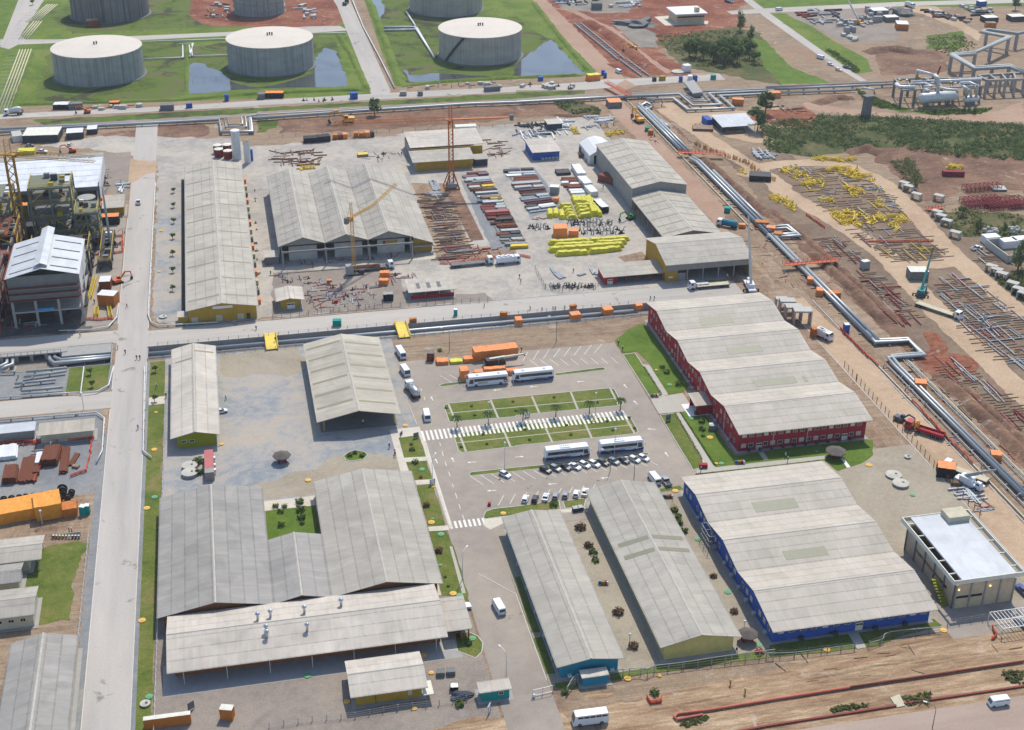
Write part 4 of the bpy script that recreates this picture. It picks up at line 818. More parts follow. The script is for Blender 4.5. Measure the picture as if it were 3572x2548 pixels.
# STORAGE TANKS
def tankmat(name,c,dark,amt):
 t=NT(name);pos=t.n('NewGeometry').outputs['Position'];mp=t.n('Mapping');t.l(pos,mp.inputs[0]);mp.inputs['Scale'].default_value=(.75,.75,.01)
 f=t.noise(mp.outputs[0],1,5,.3,.65);mp2=t.n('Mapping');t.l(pos,mp2.inputs[0]);mp2.inputs['Scale'].default_value=(.12,.12,.25)
 col=t.mix(t.mr(f,.47,.68,0,amt),lin(c),lin(dark));MATS[name]=t.out(t.scale(col,t.mr(t.noise(mp2.outputs[0],1,4),.3,.7,.88,1.12)),.7,0,.25)
tankmat('tankside',(150,152,148),(92,88,82),.7);tankmat('tankrust',(118,116,116),(58,46,42),1.0);tankmat('tankpale',(160,157,148),(112,102,92),.6)
M('tanktop',(196,186,172),.7,var=.07,sc=.12)
def tank(label,cx,cy,r,h,m,top='tanktop',vents=2,stair=None,rings=0):
 t=thing('storage_tank',label,'tank',(cx,cy,0),0,'storage tanks north of the works')
 b=MB();b.lathe((0,0,0),[(r,0),(r,h)],72);b.obj('shell',G[m],t,None,True).data.shade_flat()
 b=MB();b.lathe((0,0,h),[(r+.25,-.3),(r+.25,.05),(r*.5,r*.03),(.1,r*.05)],72);b.obj('roof',M(top),t)
 b=MB();b.lathe((0,0,0),[(r+1.2,0),(r+1.2,.25)],48);b.obj('foundation',M('concdark'),t)
 for k in range(vents):b=MB();b.lathe((1.2*k-1,.6*(k%2),h+r*.045),[(.35,0),(.35,1),(.6,1.1),(.2,1.5)],8);b.obj('roof_vent',M('darkgrey'),t)
 for k in range(rings):b=MB();z=h*(k+1)/(rings+1);b.lathe((0,0,z),[(r+.05,0),(r+.8,0),(r+.8,.5),(r+.05,.5)],56);b.obj('wind_girder',G[m],t)
 if stair:
  b=MB();n=24
  for k in range(n):a=R(stair[0]+(stair[1]-stair[0])*k/n);b.cbox((r+.5)*math.cos(a),(r+.5)*math.sin(a),h*k/n,1.0,1.5,.35,a)
  b.obj('stair',M('darkgrey'),t)
 return t
tank('round grey storage tank left of the other two tanks, flat beige roof',-61.6,728,22.6,15,'tankside');tank('grey storage tank standing in dark flood water, flat beige roof',26.7,730,22.6,15,'tankside',vents=3);tank('pale storage tank with dark diagonal stair on its side',140,729.5,22.6,15,'tankpale',vents=3,stair=(205,238))
tank('rust streaked storage tank cut off by the top edge',-62,862,22.8,17,'tankrust');tank('smaller grey tank with ring girders on the red earth',26.5,852,15,17,'tankside',rings=4);tank('pale grey storage tank cut off at the top right of the tank farm',139.5,838,22.4,15,'tankpale');tank('low pale tank at the top edge above the substation',287,852,12,8,'tankpale')
# VEHICLES (local axes: nose along +X)
def paint(name,c):return M('car_'+name,c,.3,0,.03,spec=.5)
paint('white',(214,216,218));paint('silver',(136,140,144));paint('dark',(28,30,36));paint('graphite',(66,70,76));paint('grey',(112,116,122));paint('red',(170,24,28));paint('blue',(32,60,130));paint('green',(70,140,40));paint('teal',(16,120,116));paint('yellow',(214,150,24));paint('orange',(206,96,24))
M('tyre',(26,26,27),.9);M('lamp',(220,222,214),.2);M('tail',(150,16,16),.4)
WH={}
def wheels(t,xs,w,r=.32,wd=.22):
 if(r,wd)not in WH:
  b=MB();b.tube([(0,-wd/2,0),(0,wd/2,0)],r,12);c=MB();c.tube([(0,-wd/2-.02,0),(0,wd/2+.02,0)],r*.55,8);WH[(r,wd)]=(b.mesh('wheel',M('tyre')),c.mesh('rim',M('steelgrey')))
 for x in xs:
  for s in(-1,1):o=put('wheel',WH[(r,wd)][0],t,(x,s*(w/2-wd/2),r));put('rim',WH[(r,wd)][1],o)
def lamps(t,xf,xr,w,z,s=.3):
 for y in(-1,1):
  b=MB();b.box(xf-.05,y*(w/2-s/2-.1)-s/2,z-.09,xf+.03,y*(w/2-s/2-.1)+s/2,z+.09);b.obj('headlight',M('lamp'),t)
  b=MB();b.box(xr-.03,y*(w/2-s/2-.06)-s/2,z-.05,xr+.05,y*(w/2-s/2-.06)+s/2,z+.15);b.obj('tail_light',M('tail'),t)
def car(lab,kind='hatch'):
 t=thing('car',lab,'car');w=1.7;body=MB();gl=MB();rf=MB()
 if kind=='hatch':
  body.side([(-1.95,.28),(-2.02,.6),(-1.92,.98),(.75,.98),(1.7,.82),(1.98,.58),(1.95,.28)],-.85,.85,-.06,.9)
  gl.side([(-1.9,.97),(-1.58,1.4),(.0,1.42),(.92,.96)],-.79,.79,.12,1.2);rf.side([(-1.62,1.36),(-1.55,1.46),(-.05,1.48),(.1,1.38)],-.7,.7,.05,1.44)
 elif kind=='sedan':
  body.side([(-2.15,.28),(-2.2,.6),(-2.1,.96),(-1.5,.98),(.75,.98),(1.8,.84),(2.1,.58),(2.05,.28)],-.86,.86,-.06,.9)
  gl.side([(-1.6,.97),(-1.0,1.38),(.0,1.4),(.95,.96)],-.79,.79,.13,1.2);rf.side([(-1.05,1.33),(-.95,1.44),(-.05,1.46),(.1,1.36)],-.7,.7,.05,1.42)
 else:
  body.side([(-2.5,.4),(-2.52,1.02),(-.75,1.02),(.95,1.05),(2.1,.95),(2.45,.75),(2.45,.4)],-.88,.88,-.05,1.0)
  gl.side([(-.85,1.02),(-.7,1.58),(.35,1.6),(1.1,1.03)],-.82,.82,.12,1.3);rf.side([(-.75,1.52),(-.68,1.63),(.3,1.65),(.5,1.54)],-.74,.74,.05,1.6)
  b=MB();b.box(-2.42,-.74,1.0,-.95,.74,1.035);b.obj('load_bed',M('darkgrey'),t)
 body.obj('body',paint('white',None),t);gl.obj('window',M('glass'),t);rf.obj('roof',paint('white',None),t)
 f={'hatch':1.95,'sedan':2.06,'pickup':2.44}[kind];r={'hatch':-2.0,'sedan':-2.18,'pickup':-2.52}[kind]
 wheels(t,(-1.25,1.25)if kind!='pickup' else(-1.5,1.5),w+.06,.32 if kind!='pickup' else.38);lamps(t,f,r,w,.66);return t
def van(lab,L=4.5,w=1.8,h=1.95,name='van'):
 t=thing(name,lab,'van' if name=='van' else 'minibus');b=MB();hl=L/2
 b.side([(-hl,.3),(-hl-.03,.9),(-hl+.06,h-.1),(-hl+.25,h),(hl-.75,h),(hl-.5,h-.12),(hl-.08,1.05),(hl,.8),(hl-.02,.3)],-w/2,w/2,.09,1.2);b.obj('body',paint('white',None),t)
 for s in(-1,1):
  n=max(3,int(L/1.3));
  for k in range(n):
   x0=-hl+.25+k*(L-1.15)/n;g=MB();y=s*(w/2-.085);g.box(x0,min(y,y+s*.03),1.12,x0+(L-1.15)/n-.14,max(y,y+s*.03),h-.32);g.obj('window',M('glass'),t)
 g=MB();g.hexa([(hl-.07,-w/2+.16,1.1),(hl-.07,w/2-.16,1.1),(hl-.47,w/2-.2,h-.2),(hl-.47,-w/2+.2,h-.2)],[(hl-.03,-w/2+.16,1.12),(hl-.03,w/2-.16,1.12),(hl-.43,w/2-.2,h-.18),(hl-.43,-w/2+.2,h-.18)]);g.obj('windscreen',M('glass'),t)
 g=MB();g.box(-hl-.05,-w/2+.25,1.15,-hl+.05,w/2-.25,h-.35);g.obj('rear_window',M('glass'),t)
 wheels(t,(-hl*.62,hl*.62),w+.02,.33 if L<6 else.42);lamps(t,hl,-hl-.02,w,.75);return t
def disc(b,c,r,n=20):
 b.add([(c[0]+r*math.cos(2*PI*k/n),c[1],c[2]+r*math.sin(2*PI*k/n))for k in range(n)],[tuple(range(n))])
def text(par,s,x,y,z,size,m,side=-1,name='lettering'):
 c=bpy.data.curves.new(name,'FONT');c.body=s;c.size=size;c.extrude=.004;c.shear=.3;c.materials.append(M(m));q=bpy.data.objects.new('tmp',c);COL.objects.link(q);me=bpy.data.meshes.new_from_object(q.evaluated_get(bpy.context.evaluated_depsgraph_get()));bpy.data.objects.remove(q);o=put(name,me,par,(x,y,z));o.rotation_euler=(PI/2,0,0 if side<0 else PI);return o
M('livery',(30,56,128),.35,var=.2);M('livgrey',(150,160,172),.4);M('livred',(170,40,60),.4);M('livcyan',(40,140,190),.4);M('logo',(110,20,28),.4);M('ink',(40,40,44),.5)
def coach(lab,loc,rz,style):
 """style 1: nose to -X in the photo, white with script and round mark; 2/3: blue skirt"""
 t=thing('coach',lab,'bus',loc,rz);b=MB();L,w,h=12.6,2.6,3.5;hl=L/2
 b.side([(-hl,.4),(-hl-.02,2.2),(-hl+.15,h-.15),(-hl+.4,h),(hl-.7,h),(hl-.35,h-.2),(hl,1.5),(hl,.4)],-w/2,w/2,.1,2.9);b.obj('body',paint('white',None),t)
 for s in(-1,1):
  g=MB();y=s*w/2;g.side([(-hl+.5,1.85),(-hl+.6,2.75),(hl-2.0,2.75),(hl-1.95,1.85)],y-.01 if s<0 else y-.02,y+.02 if s<0 else y+.01);g.obj('window_band',M('glass'),t)
  g=MB();g.side([(hl-1.75,1.3),(hl-1.75,2.7),(hl-.75,2.7),(hl-.4,1.6),(hl-.5,1.3)],y-.01 if s<0 else y-.02,y+.02 if s<0 else y+.01);g.obj('driver_window',M('glass'),t)
  if style>1:
   g=MB();g.side([(-hl+.02,.42),(-hl+.02,1.2),(-hl+3,1.25),(0,.9),(hl-2.2,.75),(hl-.05,1.25),(hl-.05,.42)],y-.012 if s<0 else y-.015,y+.015 if s<0 else y+.012);g.obj('lower_panel',M('livery'),t)
   if style==2:g=MB();g.side([(-4.8,.7),(-4,1.3),(0,1.4),(1.8,1.5),(-.6,1.0)],y-.03,y+.03);g.obj('swoosh',M('livgrey'),t)
   else:
    for m,x0 in(('livred',-2.3),('livcyan',-.9),('green',-4.9)):g=MB();g.side([(x0,1.05),(x0+.4,1.25),(x0+1.7,1.15),(x0+1.9,.95),(x0+.8,.8)],y-.03,y+.03);g.obj('swoosh',M(m),t)
  else:
   g=MB();disc(g,(hl-11.7,y+s*.02,1.35),.62);g.obj('round_mark',M('logo'),t);g=MB();g.add([(hl-11.7-.42,y+s*.035,1.1),(hl-11.7+.42,y+s*.035,1.1),(hl-11.7,y+s*.035,1.8)],[(0,1,2)]);g.obj('triangle_mark',paint('white',None),t)
  b=MB();b.beam((hl-.3,s*(w/2-.1),3.1),(hl+.35,s*(w/2+.35),2.7),.1);b.box(hl+.25,s*(w/2+.35)-.12,2.1,hl+.4,s*(w/2+.35)+.12,2.75);b.obj('mirror',paint('white',None),t)
 if style==1:text(t,'densatur',3.2,1.335,1.15,.9,'ink',1)
 if style==3:text(t,'Princesa Turismo',-.6,-1.335,1.4,.42,'ink',-1)
 g=MB();g.hexa([(hl+.0,-1.05,1.2),(hl+.0,1.05,1.2),(hl-.33,1.0,3.2),(hl-.33,-1.0,3.2)],[(hl+.03,-1.05,1.2),(hl+.03,1.05,1.2),(hl-.3,1.0,3.2),(hl-.3,-1.0,3.2)]);g.obj('windscreen',M('glass'),t)
 if style==3:
  b=MB();b.cbox(-.6,0,h-.02,2.8,1.5,.22);b.obj('air_unit',paint('white',None),t)
  b=MB()
  for k in range(4):b.cbox(-1.5+k*.6,.1,h+.2,.28,.4,.03)
  b.obj('fan_grille',M('darkgrey'),t)
 else:
  for x in(3.2,-3.4):b=MB();b.cbox(x,0,h-.02,.8,.8,.1);b.obj('roof_hatch',M('livgrey'),t)
 wheels(t,(-3.9,3.7),w+.03,.5,.35);lamps(t,hl,-hl,w,.85,.35);return t
def mid(*s):q=P(' '.join(s));return sum(q,Vector())/len(q)
coach('white coach with dark script lettering and a round dark red mark on its side',mid('b3 1850,190 2212,152')+Vector((0,1.3,0)),PI,1)
coach('white and blue coach with grey swoosh parked behind the white script coach',mid('b3 2260,150 c3 330,110')+Vector((0,1.3,0)),PI,2)
coach('white and blue coach with roof unit, left one of the pair beside the car row',mid('c3 250,830 665,805')+Vector((0,1.3,0)),0,3)
coach('white and blue coach with roof unit, right one of the pair beside the car row',mid('c3 730,775 1140,745')+Vector((0,1.3,0)),0,3)
PR={k:car('x',k)for k in('hatch','sedan','pickup')};USED=set()
def place(kind,tile,x,y,rz,col,lab,group=None):
 p=at(tile,x,y);c=paint(col,None)
 if kind not in USED:
  USED.add(kind);o=PR[kind];o.location=p;o.rotation_euler[2]=rz;retag(o,lab,group)
  KIDS.setdefault(o.name,[(q,kids(q))for q in kids(o)])
  for q in kids(o):
   if q.name.split('.')[0]in('body','roof'):q.material_slots[0].link='OBJECT';q.material_slots[0].material=c
  return o
 return dup(PR[kind],p,rz,lab,group,{'body':c,'roof':c})
a=-PI*.30
for i,(x,y,c,k)in enumerate([(262,925,'dark','hatch'),(348,910,'silver','hatch'),(435,900,'dark','sedan'),(520,895,'white','sedan'),(605,880,'white','hatch'),(690,872,'white','hatch'),(770,860,'graphite','hatch'),(862,850,'silver','hatch'),(948,840,'graphite','sedan'),(1045,832,'white','hatch'),(1125,820,'white','hatch')]):
 nm=('black hatchback at the left end of the slanted car row','silver car second from the left in the slanted row','black saloon third from the left in the slanted row','white saloon next to the black saloon in the slanted row','white hatchback left of centre in the slanted row','white hatchback at the centre of the slanted row','dark grey car just right of the row centre','silver car between two dark grey cars','dark grey saloon third from the right in the row','white car second from the right in the slanted row','white car at the right end of the slanted row')[i]
 place(k,'c3',x,y,a,c,nm,'cars in the slanted row by the coaches').scale=(.9,.86,.92)
for i,(x,y,c,k)in enumerate([(82,1180,'white','hatch'),(168,1180,'dark','hatch'),(262,1165,'white','sedan'),(350,1155,'silver','hatch'),(437,1145,'silver','hatch'),(532,1135,'white','hatch'),(610,1120,'white','sedan')]):
 place(k,'c3',x,y,R(66),c,('white hatchback at the left end of the lower car row','black hatchback second in the lower car row','white saloon third in the lower car row','silver hatchback next to the white saloon, lower row','grey silver hatchback right of the other silver one, lower row','white hatchback by the barrack roof, lower row','white car half hidden by the barrack roof')[i],'cars in the lower row above the barracks')
place('hatch','b3',2180,965,a,'white','lone white hatchback left of the slanted car row');place('pickup','f',2145,930,R(97),'silver','silver pickup parked beside the white van');place('hatch','a3',1955,405,R(10),'white','white car behind the green ended shed');place('pickup','b4',1790,550,R(5),'white','white pickup half under the canteen porch');place('pickup','a2',1222,178,R(92),'white','white and blue pickup driving up the main road')
place('hatch','a1',617,1285,R(78),'white','white car on the dirt below the small sheds');place('sedan','a1',262,1295,R(5),'silver','silver car by the yellow tarpaulin');place('pickup','a1',370,1350,R(-15),'white','white pickup beside the yellow tarpaulin')
place('hatch','d1',570,578,R(-62),'white','first white car on the diagonal far road');place('hatch','d1',640,625,R(-62),'white','second white car on the diagonal far road');place('pickup','d1',715,605,R(-62),'graphite','dark pickup driving the other way on the diagonal far road');place('sedan','d1',1105,85,R(10),'white','white car by the far junction');place('pickup','d2',1860,585,R(15),'white','white estate car beside the concrete wall pieces');place('pickup','d4',2265,690,R(95),'silver','silver car under the steel pergola at the right edge');place('pickup','d3',2262,1990,R(95),'blue','blue vehicle cut by the right edge behind the service building')
for L,w,h,tl,x,y,rz,lab in((4.5,1.75,1.95,'d4',2045,1392,PI-.02,'white van with windows on the bottom right road'),(5,1.9,2.1,'b4',2125,555,R(98),'white van driving down the works street'),(5,1.9,2.2,'b3',1490,455,R(-92),'white van waiting at the zebra crossing'),(5,1.9,2.1,'f',1968,905,R(97),'white van beside the silver pickup'),(6.5,2.0,2.3,'b2',1262,1520,R(-82),'white minibus at the top of the street behind the open shed'),(5.2,2.0,2.3,'b3',1300,60,R(-80),'white van parked between the minibus and the tanker'),(4.5,1.75,2,'c1',905,645,R(-75),'white van on the red dirt road'),(4.5,1.75,2,'d1',480,520,R(-62),'white van leading the cars on the diagonal far road'),(4.5,1.8,2,'d1',115,95,R(10),'white van on the far top road')):
 o=van(lab,L,w,h);o.location=at(tl,x,y);o.rotation_euler[2]=rz
o=van('white minibus with dark side windows parked on the bare soil',7.6,2.2,2.8,'minibus');o.location=mid('c4 510,1590 810,1560')+Vector((0,1,0));o.rotation_euler[2]=PI-.03
def truck(lab,tl,x,y,rz,kind='flat',cab='white',L=10,bed='pipedull',cat='truck'):
 t=thing('truck',lab,cat,at(tl,x,y),rz);hl=L/2;w=2.5
 b=MB();b.side([(hl-2.2,.7),(hl-2.2,2.9),(hl-.5,2.9),(hl-.1,2.0),(hl,.9),(hl,.5)],-1.2,1.2,.05,2.4);b.obj('cab',paint(cab,None),t)
 b=MB();b.hexa([(hl-.12,-1.02,1.75),(hl-.12,1.02,1.75),(hl-.46,1.0,2.75),(hl-.46,-1.0,2.75)],[(hl-.03,-1.02,1.78),(hl-.03,1.02,1.78),(hl-.4,1.0,2.78),(hl-.4,-1.0,2.78)]);b.obj('windscreen',M('glass'),t)
 for s in(-1,1):b=MB();y_=s*1.2;b.box(hl-1.5,min(y_,y_+s*.02),1.8,hl-.6,max(y_,y_+s*.02),2.6);b.obj('window',M('glass'),t)
 b=MB();b.box(-hl,-.5,.6,hl-.3,.5,.95);b.obj('chassis',M('darkgrey'),t)
 if kind=='flat':b=MB();b.box(-hl,-1.25,1.0,hl-2.6,1.25,1.25);b.box(-hl,-1.25,1.25,-hl+.1,1.25,1.6);b.box(hl-2.8,-1.25,1.25,hl-2.65,1.25,2.2);b.obj('flatbed',M(bed),t)
 if kind in('drop','dump'):b=MB();[b.box(*q)for q in((-hl,-1.25,1.0,hl-3.4,1.25,1.2),(-hl,-1.25,1.2,hl-3.4,-1.15,1.8),(-hl,1.15,1.2,hl-3.4,1.25,1.8),(-hl,-1.15,1.2,-hl+.1,1.15,1.8))];b.obj('dropside_bed',M(bed)if bed in MATS else paint(bed,None),t)
 if kind=='tank':
  b=MB();b.tube([(-hl,0,1.9),(-hl+.3,0,1.9),(hl-2.6,0,1.9),(hl-2.3,0,1.9)],[.5,1.15,1.15,.6],14);b.obj('tank',M(bed)if bed in MATS else paint(bed,None),t,None,True);b=MB();b.lathe((0,0,2.95),[(.35,0),(.35,.2),(.1,.25)],10);b.obj('tank_hatch',M('steelgrey'),t)
 if kind=='mixer':b=MB();b.tube([(-hl+.2,0,3.0),(-hl+1.3,0,2.8),(-hl+3.4,0,2.4),(hl-2.6,0,2.0)],[.5,1.2,1.35,.7],14);b.obj('drum',M('vessel'),t,None,True);b=MB();b.beam((-hl+.2,0,2.6),(-hl-.3,0,1.0),.7,.2);b.obj('chute',M('steelgrey'),t)
 if kind=='box':
  b=MB();b.box(-hl,-1.2,1,hl-2.5,1.2,2.9);b.obj('cargo_box',paint(cab,None),t)
  for k in range(6):b=MB();b.cbox(-hl+1+k*(L-4)/6,.3*(-1)**k,2.9,.8,1.2,.35);b.obj('roof_unit',M('vessel'),t)
 if kind=='load':b=MB();b.box(-hl,-1.25,1.0,hl-2.6,1.25,1.25);b.obj('flatbed',M(bed),t);
 wheels(t,[-hl+.8,-hl+2.0,hl-1.3]if L<11 else[-hl+.8,-hl+2,-hl+3.2,hl-4.2,hl-1.3],w,.5,.35);lamps(t,hl,-hl,2.3,.95);return t
def load(lab,par_tl,x,y,z,pts,r,m,cat='pipes'):
 p=at(par_tl,x,y);b=MB()
 for a_,c_ in pts:b.tube([a_,c_],r,8)
 o=b.obj('pipe_load',M(m));o.location=(p.x,p.y,z);return tag(o,lab,cat)
truck('silver road tanker parked behind the white van','b3',1365,235,R(100),'tank','white',8.5,'steel');truck('long grey flatbed trailer truck in the pipe yard','b2',1890,725,R(3),'flat','white',16,'concdark');truck('white vacuum truck with bulky white tank body in front of the flatbed','b2',2210,705,R(4),'box','white',9)
truck('white truck loaded with red pipes under the small tower crane','b2',1010,765,R(4),'flat','white',16,'concdark');load('bundle of dark red and grey pipes on the truck under the small crane','b2',980,765,1.5,[((-6,k*.5-1,0),(4,k*.5-1,.0))for k in range(5)],.2,'rust')
truck('white flatbed truck parked in front of the garage','c2',1700,920,PI,'flat','white',15,'cream');load('white pipes lying on the flatbed before the garage','c2',1640,920,1.5,[((-2.2,k*.5-.5,0),(2.4,k*.5-.5,0))for k in range(3)],.2,'pipewhitep')
truck('red truck with yellow loader crane and long red dropside bed','d3',1395,590,R(132),'drop','red',11.5,'red');b=MB();b.cbox(0,0,.8,.8,2.2,2.0);b.beam((0,-.8,2.8),(0,.8,3.1),.4);o=b.obj('loader_crane',paint('yellow',None));o.location=(2.3,0,.4);o.parent=[q for q in bpy.data.objects if q.get('label','').startswith('red truck')][0]
truck('long grey trailer truck with sand coloured deck beside the green crane','d2',1520,1140,R(-56),'flat','white',17,'cream');truck('tanker truck with green and yellow tank on the upper access road','c2',1860,385,R(140),'tank','white',8.5,'teal');truck('concrete mixer truck on the service road at the top left','a1',120,1015,PI,'mixer','white',8.5)
truck('small dark flatbed truck beside the tents of the tall store','c1',580,1370,R(78),'drop','graphite',8,'rust');truck('grey dump truck on the tank road at the top edge','b1',775,40,R(70),'dump','graphite',8,'graphite');truck('white truck at the far junction','d1',1268,65,R(-70),'box','white',7);truck('white truck on the far top road','c1',1880,20,R(-70),'box','white',7)
truck('white cab truck with dark loader crane in the access road jam','d3',1755,960,R(128),'flat','white',13,'cream');truck('small white box truck beside the grey pipe frames','d2',510,1370,R(-60),'box','white',6)
# cranes and machines
def lattice(b,a,c,w,n,ch=.12,br=.07):
 a,c=Vector(a),Vector(c);d=(c-a).normalized();u=Vector((0,0,1))if abs(d.z)<.9 else Vector((0,1,0));x=d.cross(u).normalized()*w/2;y=x.cross(d).normalized()*w/2
 cs=[x+y,x-y,-x-y,-x+y]
 for q in cs:b.beam(a+q,c+q,ch)
 for k in range(n):
  p,r=a.lerp(c,k/n),a.lerp(c,(k+1)/n)
  for i in range(4):b.beam(p+cs[i],r+cs[(i+1)%4],br)
def tower(lab,x,y,h,w,m,jib,jl,cl,base=None,tie=6):
 """lattice mast, jib pointing along angle jib, counter jib with ballast"""
 t=thing('tower_crane',lab,'tower crane',(x,y,0));b=MB();lattice(b,(0,0,0),(0,0,h),w,int(h/w),w*.16,w*.09);b.obj('mast',M(m),t)
 d=Vector((math.cos(jib),math.sin(jib),0));b=MB();lattice(b,d*w+Vector((0,0,h+.6)),d*jl+Vector((0,0,h+.6)),w*.7,int(jl/1.8),.13,.08);b.obj('jib',M(m),t)
 b=MB();b.beam(-d*cl+Vector((0,0,h+.3)),d*w+Vector((0,0,h+.3)),w*.9,.35);b.obj('counter_jib',M(m),t);b=MB();b.cbox(-d.x*cl,-d.y*cl,h-.9,1.4,w*1.2,2.2,jib);b.obj('counterweight',M('concdark'),t)
 b=MB();lattice(b,(0,0,h),(0,0,h+tie),w*.7,4,.12,.07);b.beam((0,0,h+tie),d*jl*.6+Vector((0,0,h+.9)),.08);b.beam((0,0,h+tie),-d*cl+Vector((0,0,h+.4)),.08);b.obj('tower_head',M(m),t)
 b=MB();b.cbox(d.x*w*.4-d.y*w*.9,d.y*w*.4+d.x*w*.9,h-1.4,1.2,1.2,1.9,jib);b.obj('operator_cab',M(m),t)
 if base=='cross':
  b=MB()
  for sx in(-1,1):
   for sy in(-1,1):b.beam((sx*3,sy*3,0),(sx*w*.5,sy*w*.5,7),.35)
  for sx in(-1,1):b.beam((sx*3,-3,.3),(sx*3,3,.3),.4);b.beam((-3,sx*3,.3),(3,sx*3,.3),.4)
  b.obj('undercarriage',M(m),t);b=MB();b.cbox(0,0,.6,4.2,4.2,1.8);b.obj('ballast',M('conc'),t)
 return t
M('craneorange',(176,96,30),.6);M('craneyellow',(150,112,30),.65,var=.2);M('craneblond',(196,146,62),.6)
tower('orange tower crane with white ballast blocks standing in the pipe yard',89,528.5,29,1.7,'craneorange',R(176),47,25,'cross')
tower('massive yellow tower crane rising over the process structure at the left',-77.5,497,36,2.8,'craneyellow',R(-22),33,10)
t=tower('slim self erecting tower crane with folded jib before the fabrication hall',40,449.5,21,1.0,'craneblond',R(48),13,3);p=t.location
b=MB();d=Vector((math.cos(R(48)),math.sin(R(48)),0));lattice(b,d*13+Vector((0,0,21.6)),d*28+Vector((0,0,25)),.7,10,.12,.07);b.obj('jib_tip',M('craneblond'),t);b=MB();b.cbox(-1.8,-1,.6,2.6,2.4,3.2);b.obj('ballast',M('conc'),t);b=MB();b.cbox(0,0,0,5,4.5,.6);b.cbox(2.6,-.6,.6,2,1.8,1);b.obj('undercarriage',M('darkgrey'),t)
def tracks(t,L,w,m='black'):
 for s in(-1,1):b=MB();b.side([(-L/2+.3,0),(-L/2,.4),(-L/2+.3,.8),(L/2-.3,.8),(L/2,.4),(L/2-.3,0)],s*w/2-.3,s*w/2+.3);b.obj('track',M(m),t)
def digger(lab,tl,x,y,rz,col='yellow',k=1.0):
 t=thing('excavator',lab,'excavator',at(tl,x,y),rz);t.scale=(k,k,k);tracks(t,4,2.4);c=paint(col,None)
 b=MB();b.side([(-2.2,.9),(-2.3,2.0),(-.4,2.1),(1.2,1.6),(1.2,.9)],-1.3,1.3);b.obj('body',c,t);b=MB();b.side([(.0,1.6),(.0,2.9),(1.1,2.9),(1.5,1.6)],.2,1.25);b.obj('cab',c,t);b=MB();b.box(.2,.12,2.0,1.2,1.3,2.75);b.obj('window',M('glass'),t)
 b=MB();b.beam((.9,-.2,1.7),(3.6,-.2,4.4),.5,.6);b.beam((3.5,-.2,4.5),(6.2,-.2,3.9),.45,.5);b.obj('boom',c,t);b=MB();b.beam((6.1,-.2,4.1),(6.5,-.2,1.4),.35,.45);b.obj('stick',c,t);b=MB();b.side([(6.2,1.3),(5.8,.3),(6.5,.1),(7.0,.9),(6.8,1.4)],-.7,.3);b.obj('bucket',M('darkgrey'),t);return t
digger('yellow excavator with its boom lowered on the bare strip below the top pipe','b1',795,1085,PI,'yellow',1.35);digger('orange excavator working on the service road at the upper left','a1',770,1000,PI,'orange',.8);digger('small yellow digger on the red soil slope','c1',1030,445,R(200),'yellow');digger('brown backhoe by the white roofed frame building','a1',640,1345,PI,'orange',.8);digger('yellow digger on the dirt road beside the triple pipes','c1',1085,1080,R(100),'yellow',1.2);digger('dark loader on the access road ahead of the red truck','d3',1180,480,R(-58),'graphite',.75);digger('green forklift loader in the pipe yard by the open store','c2',1010,315,R(200),'green',.8);digger('orange telehandler at the plot corner by the main road','a2',1045,880,R(30),'orange',.8)
def boomcrane(lab,tl,x,y,rz,col,boom,blen,elev,L=8,crawler=False,cat='mobile crane'):
 t=thing('mobile_crane',lab,cat,at(tl,x,y),rz);c=paint(col,None)
 b=MB();b.box(-L/2,-1.25,.7,L/2,1.25,1.4);b.obj('carrier',c if not crawler else M('darkgrey'),t);b=MB();b.side([(L/2-1.8,1.4),(L/2-1.8,2.6),(L/2-.5,2.6),(L/2,1.4)],-1.2,.2);b.obj('cab',c,t);b=MB();b.box(L/2-1.5,-1.23,1.9,L/2-.6,.23,2.45);b.obj('window',M('glass'),t)
 b=MB();b.cbox(-.8,0,1.4,3.6,2.4,1.3);b.obj('superstructure',c,t);e=R(elev);d=Vector((math.cos(e),0,math.sin(e)));o=Vector((-1.5,0,2.5))
 for k,(f0,f1,w)in enumerate(((0,.45,.8),(.4,.75,.6),(.7,1.0,.42))):b=MB();b.beam(o+d*blen*f0,o+d*blen*f1,w,w*1.1);b.obj('boom_section',M(boom)if k<2 or boom!='tealboom' else M('darkgrey'),t)
 b=MB();b.beam(o+d*blen,o+d*blen+Vector((.6,0,-.8)),.3);b.obj('boom_head',M('darkgrey'),t)
 if crawler:tracks(t,5,2.8)
 else:wheels(t,(-L*.35,-L*.18,L*.2,L*.38)if L>8 else(-L*.3,L*.3),2.6,.6,.5)
 for s in(-1,1):b=MB();b.beam((-L*.25,s*1.2,.9),(-L*.25,s*2.6,.9),.25);b.box(-L*.25-.25,s*2.6-.25,0,-L*.25+.25,s*2.6+.25,.9);b.obj('outrigger',M('darkgrey'),t)
 return t
M('boomwhite',(200,194,176),.5);M('tealboom',(18,116,108),.5)
boomcrane('dark rough terrain crane with white telescopic boom in front of the orange sheet','e',1340,530,R(3),'dark','boomwhite',11,3,7);boomcrane('turquoise crawler crane with raised boom in the laydown ground','d2',1370,985,R(52),'teal','tealboom',17,40,7,True);boomcrane('white boom truck with raised lattice mast beside the garage','c2',2060,930,R(82),'white','boomwhite',24,60,9);boomcrane('far crane truck with white boom among the concrete blocks','d1',790,215,R(140),'yellow','boomwhite',24,55,9)
boomcrane('blue and white loader truck with dark stick boom in the access road jam','d3',1790,1050,R(-60),'white','pipedull',10,35,8)
